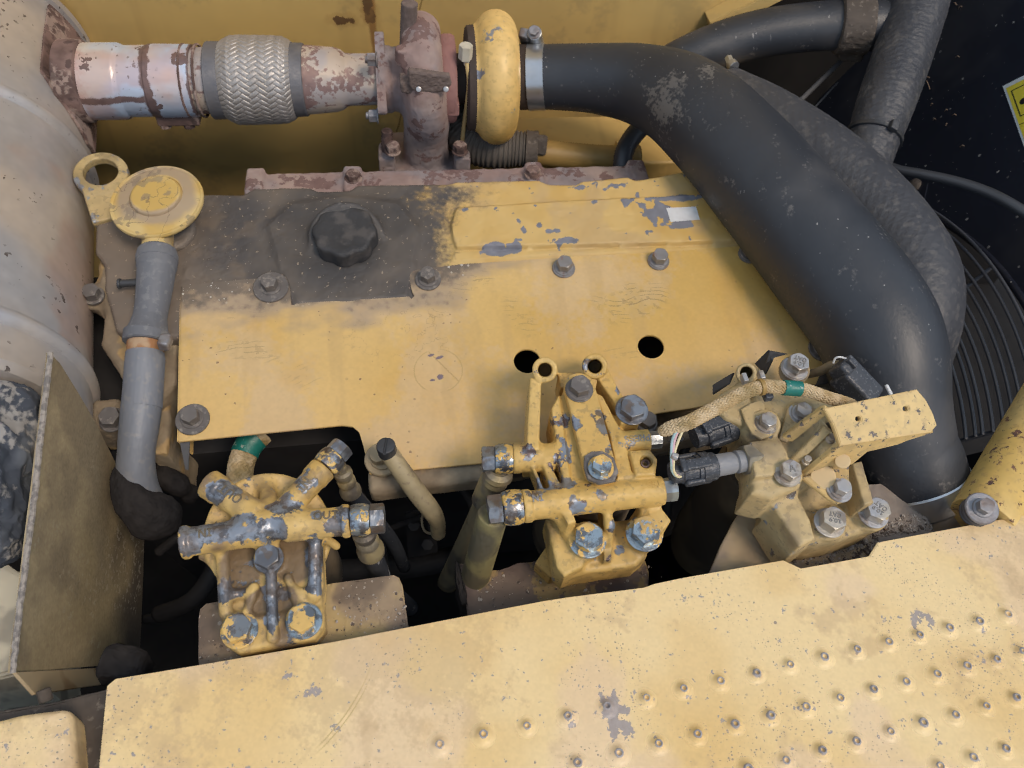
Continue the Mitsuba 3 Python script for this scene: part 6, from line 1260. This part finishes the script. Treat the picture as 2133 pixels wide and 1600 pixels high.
def plugin(name, label, a, dv, s):
    k = thing(name, label, 'connector'); sd = unit(np.cross([0, 0, 1.0], dv)); up = np.cross(dv, sd); B_ = np.stack([dv, sd, up], 1)
    def bx(c0, sz, r=.0015): m = roundbox(sz, r, c0); m.vertices = m.vertices @ B_.T + a; return m
    add('shell', orient(lathe([(0, 0), (.0105 * s, 0), (.0112 * s, .001), (.0112 * s, .016 * s), (.0098 * s, .0165 * s), (.0098 * s, .028 * s), (.0086 * s, .0288 * s), (.0086 * s, .036 * s), (0, .036 * s)], 36), a, dv), 'm_plastic_dust', k, F3, smooth=35)
    add('lock_ring', orient(lathe([(.0100 * s, .006 * s), (.0124 * s, .0062 * s), (.0126 * s, .011 * s), (.0124 * s, .0128 * s), (.0100 * s, .013 * s)], 36), a, dv), 'm_plastic_dust', k, F3, smooth=35)
    add('latch', bx([.018 * s, 0, .011 * s], [.024 * s, .009 * s, .004 * s]), 'm_plastic_dust', k, F3); add('key', bx([.020 * s, -.011 * s, .001], [.016 * s, .004 * s, .007 * s]), 'm_plastic_dust', k, F3); add('key', bx([.020 * s, .011 * s, .001], [.016 * s, .004 * s, .007 * s]), 'm_plastic_dust', k, F3); add('latch_tab', bx([.029 * s, 0, .0125 * s], [.005 * s, .012 * s, .004 * s]), 'm_plastic_dust', k, F3)
    return k
scene['m_plastic_dust'] = principled(lambda p, n, uv: mix(mix((.028, .034, .045), (.05, .055, .066), f3(p, 60, 2, 4)), (.18, .19, .21), smoothstep(.56, .75, f3(p, 700, 7, 4)) * .45), .45, 0, .5, bump=lambda p, n, uv: f3(p, 600, 3, 3), bscale=.0006)
plugin('sensor_plug', 'lower dusty black connector plugged on the grey pressure sensor', Lp(.73), dv, .92)
a2, b2 = z3(600, 560, -.026), z3(200, 700, -.030); plugin('sensor_plug', 'upper dusty black connector under the braided harness', a2, unit(b2 - a2), 1.05)
# boxed connector at the back
k = thing('sensor_housing', 'black boxy sensor housing behind the channel bracket in front of the thick hose', 'sensor')
P_a, P_b = z3(1420, 190, -.01), z3(1640, 420, -.02); dv = unit(P_b - P_a); sd = unit(np.cross([0, 0, 1.0], dv)); B_ = np.stack([dv, sd, np.cross(dv, sd)], 1)
def bx3(c0, sz, r=.002): m = roundbox(sz, r, c0); m.vertices = m.vertices @ B_.T + P_a; return m
add('body', bx3([R3(140), 0, -.006], [R3(330), R3(210), .022], .003), 'm_plastic_dust', k, F3); add('cap', bx3([R3(-45), R3(5), -.003], [R3(120), R3(180), .018], .003), 'm_plastic_dust', k, F3); add('groove_rib', bx3([R3(-50), R3(5), .007], [R3(90), R3(40), .005], .001), 'm_plastic_dust', k, F3)
add('lead', sweep(spline([z3(1110, 215, -.04), z3(1200, 190, -.03), z3(1290, 150, -.02), z3(1360, 150, -.014)], 30), np.linspace(R3(34), R3(48), 31)[:len(spline([[0, 0, 0], [1, 0, 0], [2, 0, 0], [3, 0, 0]], 30))], 24), 'm_dirtyfit', k, F3, smooth=True)
add('loop', sweep(spline([z3(1300, 130, -.008), z3(1315, 95, -.004), z3(1350, 85, -.002), z3(1405, 100, -.004)], 24), R3(9), 10), 'm_label', k, F3, smooth=True)
add('white_seal', cyl(z3(1690, 290, -.016), z3(1730, 365, -.02), R3(16), n=14), 'm_label', k, F3)
k = thing('plastic_cover', 'broken black plastic cover tucked behind the top bolt of the rightmost filter head', 'cover')
add('fold', plate3([w3(815, 35, -.002), w3(960, 62, -.004), w3(880, 95, -.004), w3(800, 130, -.010), w3(830, 45, -.002)], .002, .0004), 'm_plastic', k, smooth=20); add('side', plate3([w3(815, 35, -.003), w3(845, 110, -.006), w3(795, 215, -.020), w3(715, 135, -.020)], .002, .0004), 'm_plastic', k, smooth=20)
add('flap', plate3([w3(398, 285, -.02), w3(500, 240, -.014), w3(560, 200, -.008), w3(520, 270, -.010), w3(410, 360, -.022)], .002, .0004), 'm_plastic', k, smooth=20)

# ------------------------------------------------------------------ braided harness
hn = thing('wiring_harness', 'braided tan wiring harness with a green tape mark over the rightmost filter head', 'wiring harness')
hp = spline([z3(20, 640, .006), z3(60, 625, .010), z3(130, 600, .014), z3(225, 570, .018), z3(350, 505, .020), z3(480, 435, .022), z3(600, 368, .024), z3(700, 325, .024), z3(790, 303, .024), z3(870, 305, .024), z3(940, 312, .023), z3(1060, 322, .022), z3(1160, 350, .020), z3(1260, 385, .016), z3(1350, 410, .010), z3(1440, 440, .004)], 460)
sr_ = np.concatenate([[0], np.cumsum(np.linalg.norm(np.diff(hp, axis=0), axis=1))]); hr = np.interp(np.linspace(0, 1, len(hp)), [0, .03, .10, .3, .5, .8, 1], [R3(26), R3(36), R3(50), R3(50), R3(47), R3(45), R3(42)])
def weave(N, pitch, amp):
    return lambda s, a, r: twill(N * a / (2 * np.pi) + s / pitch, N * a / (2 * np.pi) - s / pitch, amp) - amp * .55
scene['m_sleeve'] = principled(lambda p, n, uv: mix(mix((.40, .29, .15), (.52, .41, .26), smoothstep(.35, .65, f3(p, 130, 2, 4))), (.20, .15, .06), smoothstep(.56, .68, f3(p, 60, 8, 4)) * .6), .75, 0, .2)
W_ = weave(13, .0026, .0014)
add('core', sweep(hp[::4], hr[::4] - .0004, 32), 'm_weave_gap', hn, F3, smooth=True); scene['m_weave_gap'] = principled((.10, .06, .03), .9, 0, .1)
add('sleeve', sweep(hp, hr, 150, W_), 'm_sleeve', hn, F3, smooth=True)
d = F3.w(hp) - CAM; zz = d @ FWD; xx = (1066.5 + FPX * (d @ RGT) / zz - 1370) * 3.555
i0, i1 = int(np.argmin(abs(xx - 928))), int(np.argmin(abs(xx - 1060)))
scene['m_tape'] = principled(lambda p, n, uv: mix(mix((.01, .12, .105), (.015, .17, .14), f3(p, 90, 2, 4)), (.40, .45, .40), smoothstep(.70, .74, f3(p, 330, 5, 4)) * .6), .42, 0, .5, bump=lambda p, n, uv: f3(p, 200, 2, 3), bscale=.0006)
add('tape', sweep(hp[i0:i1], hr[i0:i1] + .0012, 40), 'm_tape', hn, F3, smooth=30, label='dark green tape band')
ct2 = thing('cable_tie', 'tan cable tie with two upright lugs holding the braided harness', 'cable tie')
j = int(np.argmin(abs(xx - 765))); tv = unit(hp[j + 2] - hp[j - 2]); add('strap', orient(lathe([(hr[j] + .0004, -.0016), (hr[j] + .0016, -.0014), (hr[j] + .0016, .0014), (hr[j] + .0004, .0016)], 36), hp[j], tv), 'm_oil2', ct2, F3)
add('head', roundbox([.006, .006, .006], .001, z3(815, 375, .018)), 'm_plastic_dust', ct2, F3)
for X, Y in ((640, 235), (765, 215)): m = roundbox([R3(40), R3(75), .006], .0008, z3(X, Y + 10, .012)); add('lug', m, 'm_paleblt', ct2, F3)
# bare wires to the lower plug
for kx, (col, off) in enumerate((('m_wire_pink', (0, 0)), ('m_wire_cream', (26, 10)), ('m_wire_grey', (-18, 6)))):
    ox, oy = off
    q = spline([z3(190 + ox * .5, 600, .016), z3(150 + ox, 640 + oy, .014), z3(125 + ox, 700 + oy, .010), z3(112 + ox * .6, 780, .006), z3(108 + ox * .4, 850, .002), z3(112 + ox * .3, 920 + oy, -.006), z3(150 + ox * .3, 962 + oy, -.012), z3(215, 935, -.016)], 60)
    add('wire', sweep(q, R3(10.5), 14), col, hn, F3, smooth=True)
q = spline([z3(170, 605, .012), z3(105, 640, .006), z3(85, 690, .0), z3(120, 700, -.006), z3(180, 690, -.02)], 40); add('wire', sweep(q, R3(20), 16), 'm_plastic', hn, F3, smooth=True)
scene['m_wire_pink'] = principled((.55, .36, .40), .45, 0, .5); scene['m_wire_cream'] = principled((.62, .55, .34), .45, 0, .5); scene['m_wire_grey'] = principled((.30, .42, .44), .45, 0, .5)
add('wire_clip', cyl(z3(100, 810, .004), z3(150, 830, .004), R3(28), n=24), 'm_paleblt', hn, F3)

# mounting plate of the rightmost head, and its grit
BK3 = [(1370 + x / 3.555, 720 + y / 3.555) for x, y in ((380, 1700), (470, 1480), (560, 1310), (650, 1165), (690, 1145), (760, 1150), (1400, 1040), (1770, 1010), (1890, 1065), (1935, 1180), (2040, 1345), (2080, 1500), (1500, 1800), (380, 1800))]
m = rough(subdiv(slab(F3, BK3, -.0885, .006, .001), .004), .0006, 160, 9); add('mounting_bracket', m, 'm_bracket3', None, F3, smooth=40, label='wide tan mounting plate under the rightmost filter head, dusted with grit', cat='bracket')
scene['m_bracket3'] = principled(lambda p, n, uv: mix(mix((.34, .26, .17), (.42, .33, .21), smoothstep(.4, .6, f3(p, 24, 2, 4))), mix((.20, .165, .14), (.27, .23, .20), f3(p, 200, 3, 4)), smoothstep(.42, .56, f3(p, 18, 9, 4))), .85, 0, .2, bump=lambda p, n, uv: f3(p, 330, 2, 4), bscale=.0018, eps=.0004)
gp3 = [(1370 + x / 3.555, 720 + y / 3.555) for x, y in ((960, 1590), (1100, 1530), (1420, 1440), (1620, 1370), (1760, 1280), (1960, 1230), (2030, 1370), (1640, 1420), (1560, 1580), (1200, 1640))]
grit(F3, -.0885, gp3, 900, .00025, .0018, 'thick dry grit piled on the plate under the rightmost filter head', 5)

# ------------------------------------------------------------------ shield bracket, insulation and cream block at the lower left
zt = np.array([0, 0, -.012]); A0, A1 = on(24, 1402, zt, np.array([0, 0, 1.0])), on(104, 735, zt + [0, 0, .075], np.array([0, 0, 1.0]))
VD = unit((A1 - A0) * [1, 1, 0]); VN = np.cross(VD, [0, 0, 1.0]); VN = VN if VN @ (CAM - A0) > 0 else -VN
def onv(x, y): return on(x, y, A0, VN)
sb = thing('shield_bracket', 'tall olive brown sheet metal bracket at the lower left with a dusty edge', 'bracket')
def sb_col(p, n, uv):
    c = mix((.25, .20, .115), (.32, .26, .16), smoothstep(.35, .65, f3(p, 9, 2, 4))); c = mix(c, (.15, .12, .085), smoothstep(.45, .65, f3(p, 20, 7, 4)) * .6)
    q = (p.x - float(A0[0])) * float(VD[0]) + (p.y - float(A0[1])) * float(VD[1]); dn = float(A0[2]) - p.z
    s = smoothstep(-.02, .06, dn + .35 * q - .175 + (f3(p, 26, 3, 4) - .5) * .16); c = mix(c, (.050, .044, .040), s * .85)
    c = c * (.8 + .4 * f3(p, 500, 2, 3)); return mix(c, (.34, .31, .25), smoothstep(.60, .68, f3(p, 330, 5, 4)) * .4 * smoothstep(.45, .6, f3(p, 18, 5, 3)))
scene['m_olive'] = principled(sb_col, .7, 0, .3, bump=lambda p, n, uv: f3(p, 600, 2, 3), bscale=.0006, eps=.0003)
PB = [(104, 735), (125, 757), (165, 820), (205, 890), (240, 962), (275, 1060), (301, 1118), (299, 1190), (292, 1355), (247, 1337), (244, 1384), (24, 1402)]
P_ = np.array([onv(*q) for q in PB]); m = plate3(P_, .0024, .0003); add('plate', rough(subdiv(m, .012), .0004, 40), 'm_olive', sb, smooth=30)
TH = .0032; ed = spline(np.array([onv(*q) + VN * .0006 for q in ((24, 1402), (40, 1260), (64, 1080), (84, 900), (104, 735))]), 80)
ed[:, 0] += rng.normal(0, .0002, len(ed)); scene['m_edge'] = principled(lambda p, n, uv: mix((.30, .27, .24), (.17, .155, .145), smoothstep(.40, .66, f3(p, 420, 2, 4))), .75, 0, .2)
add('dusty_edge', sweep(ed, .0019 + .0005 * meshkit.noise(np.arange(len(ed))[:, None] * [.9, 0, 0]), 8), 'm_edge', sb, smooth=False)
FNv = unit(np.cross(onv(244, 1384) - onv(24, 1402), VN))
def onf(x, y): return on(x, y, onv(24, 1402), FNv)
add('front_flange', plate3([onv(24, 1404), onv(244, 1386), atz(225, 1426, depth(onv(244, 1386)) * .975), atz(84, 1441, depth(onv(24, 1404)) * 1.03)], .0022, .0003), 'm_flange', sb, smooth=30)
scene['m_flange'] = principled(lambda p, n, uv: mix(mix((.46, .36, .22), (.38, .30, .19), f3(p, 20, 2, 4)), (.22, .12, .05), smoothstep(.54, .66, f3(p, 30, 8, 4)) * .6), .6, 0, .3)
add('tab', cyl(on(90, 1436, [0, 0, -.03], np.array([0, 0, 1.0])), on(97, 1462, [0, 0, -.034], np.array([0, 0, 1.0])), .0045, n=12), 'm_grime', sb)
m = rough(subdiv(roundbox([.032, .024, .03], .006, on(262, 1392, [0, 0, -.06], np.array([0, 0, 1.0]))), .004), .004, 90, 2); add('dirt_clod', m, 'm_soot', None, smooth=True, label='clod of dried dirt behind the notch of the olive bracket', cat='dirt')
# insulation
IN = Fr(20, 1000, .61, unit(CAM - atz(20, 1000, .61)), 120, 1000); ip = .61 / FPX
c = Cast()
for x, y, h, r in ((-60, 850, -.02, 60), (-10, 850, -.015, 46), (38, 848, -.012, 36), (-40, 930, .0, 62), (2, 960, -.005, 56), (24, 900, -.012, 44), (-40, 1030, .004, 62), (-2, 1060, -.006, 50), (-30, 1120, .0, 56), (6, 1130, -.012, 34), (14, 1020, -.016, 42)): c.ball(IN.loc(x, y, h), r * ip, k=.012)
m = c.build(.0016); v = np.asarray(m.vertices); n = m.vertex_normals; fz = 1 - np.abs(2 * meshkit.fbm(v * 55, 4, 3) - 1)
m.vertices = v + n * ((.010 * (fz - .6)))[:, None]
def ins_col(p, n, uv): c = mix((.055, .065, .085), (.12, .135, .16), smoothstep(.4, .6, f3(p, 30, 2, 4))); return mix(c, (.30, .29, .28), smoothstep(.54, .66, f3(p, 45, 8, 4) + .4 * (f3(p, 300, 2) - .5)))
scene['m_insul'] = principled(ins_col, .7, 0, .3, bump=lambda p, n, uv: f3(p, 500, 2, 3) + .4 * dr.sin(p.x * 3500) * dr.sin(p.y * 3500), bscale=.0006, eps=.0002)
iw = thing('insulation_wrap', 'crumpled dark insulation wrap with pale torn patches at the left edge', 'insulation')
add('cloth', m, 'm_insul', iw, IN, smooth=True)
cb_box = Fr(20, 1300, .64, [0, 0, 1.0], 120, 1290); m = rough(subdiv(poly(cb_box.locs([(-200, 1130), (0, 1160), (30, 1185), (62, 1200), (62, 1400), (30, 1404), (0, 1412), (-200, 1440)], -.03), .12, -.15, bevel=.004), .01), .001, 60)
add('cream_block', m, 'm_creamblock', None, cb_box, smooth=40, label='dusty cream coloured block at the left edge behind the olive bracket', cat='block')
scene['m_creamblock'] = principled(lambda p, n, uv: mix(mix((.50, .46, .36), (.60, .55, .42), f3(p, 20, 2, 4)), (.20, .18, .15), smoothstep(.56, .68, f3(p, 35, 8, 4)) * .6), .7, 0, .3, bump=lambda p, n, uv: f3(p, 200, 2, 3), bscale=.001)

# ------------------------------------------------------------------ things in the dark gaps
sl = thing('harness_sleeve', 'short braided sleeve with green tape below the cut out of the heat shield', 'wiring harness')
q = spline(pts3([(545, 900, .735, 26), (520, 925, .73, 26), (506, 955, .725, 26), (500, 985, .72, 26), (502, 1020, .72, 26), (515, 1060, .73, 26)]), 200)
add('sleeve', sweep(q[:, :3], q[:, 3], 120, weave(14, .0032, .0014)), 'm_sleeve', sl, smooth=True); add('tape', sweep(q[18:70, :3], q[18:70, 3] + .0012, 32), 'm_tape', sl, smooth=30)
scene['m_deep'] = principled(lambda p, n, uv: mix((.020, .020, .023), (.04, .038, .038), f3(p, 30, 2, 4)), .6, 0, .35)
for nm, lab, rows, rr in (('injection_pipe', 'thin dark pipe curving through the gap beside the dipstick tube', [(800, 1105, .82), (860, 1085, .80), (890, 1078, .79), (900, 1110, .80), (915, 1118, .81)], .003),
        ('drain_hose', 'dark hose crossing the gap behind the leftmost filter head', [(330, 1280, .80), (400, 1250, .78), (450, 1180, .78), (470, 1110, .80)], .008), ('low_pipe', 'faint dark pipe deep in the gap left of the leftmost filter head', [(305, 1290, .85), (360, 1280, .82), (410, 1240, .80), (440, 1180, .80)], .005),
        ('crank_pipe', 'dark pipe lying deep between the leftmost and middle filter heads', [(700, 1190, .88), (850, 1180, .86), (1000, 1150, .86)], .012)):
    add(nm, sweep(spline(np.array([atz(*t) for t in rows]), 40), rr, 16), 'm_deep', None, smooth=True, label=lab, cat='pipe' if 'pipe' in nm else 'hose')
gb = thing('loom_bracket', 'small dark bracket with bolts deep in the gap right of the dipstick tube', 'bracket')
add('plate', plate3([atz(845, 1070, .80), atz(905, 1060, .80), atz(912, 1150, .83), atz(850, 1165, .83)], .003), 'm_deep', gb)
for x, y in ((862, 1095), (890, 1135)): add('bolt', cyl(atz(x, y, .81), atz(x, y, .798), .006, n=6), 'm_deep', gb, smooth=False)
for k, rows in enumerate(([(960, 1010, .80), (985, 1060, .79), (975, 1130, .80), (940, 1200, .83)], [(740, 1000, .80), (770, 1080, .79), (800, 1160, .80), (800, 1240, .82)], [(1385, 1100, .80), (1400, 1000, .79), (1430, 930, .78)], [(330, 1150, .78), (370, 1120, .77), (430, 1100, .78)])):
    add('dark_cable', sweep(spline(np.array([atz(*t) for t in rows]), 40), .0042, 14), 'm_deep', None, smooth=True, label=('thin dark cable hanging left of the middle filter head', 'thin dark cable hanging right of the leftmost filter head', 'thin dark cable between the middle and rightmost filter heads', 'thin dark cable beside the soot caked elbow')[k], cat='cable')
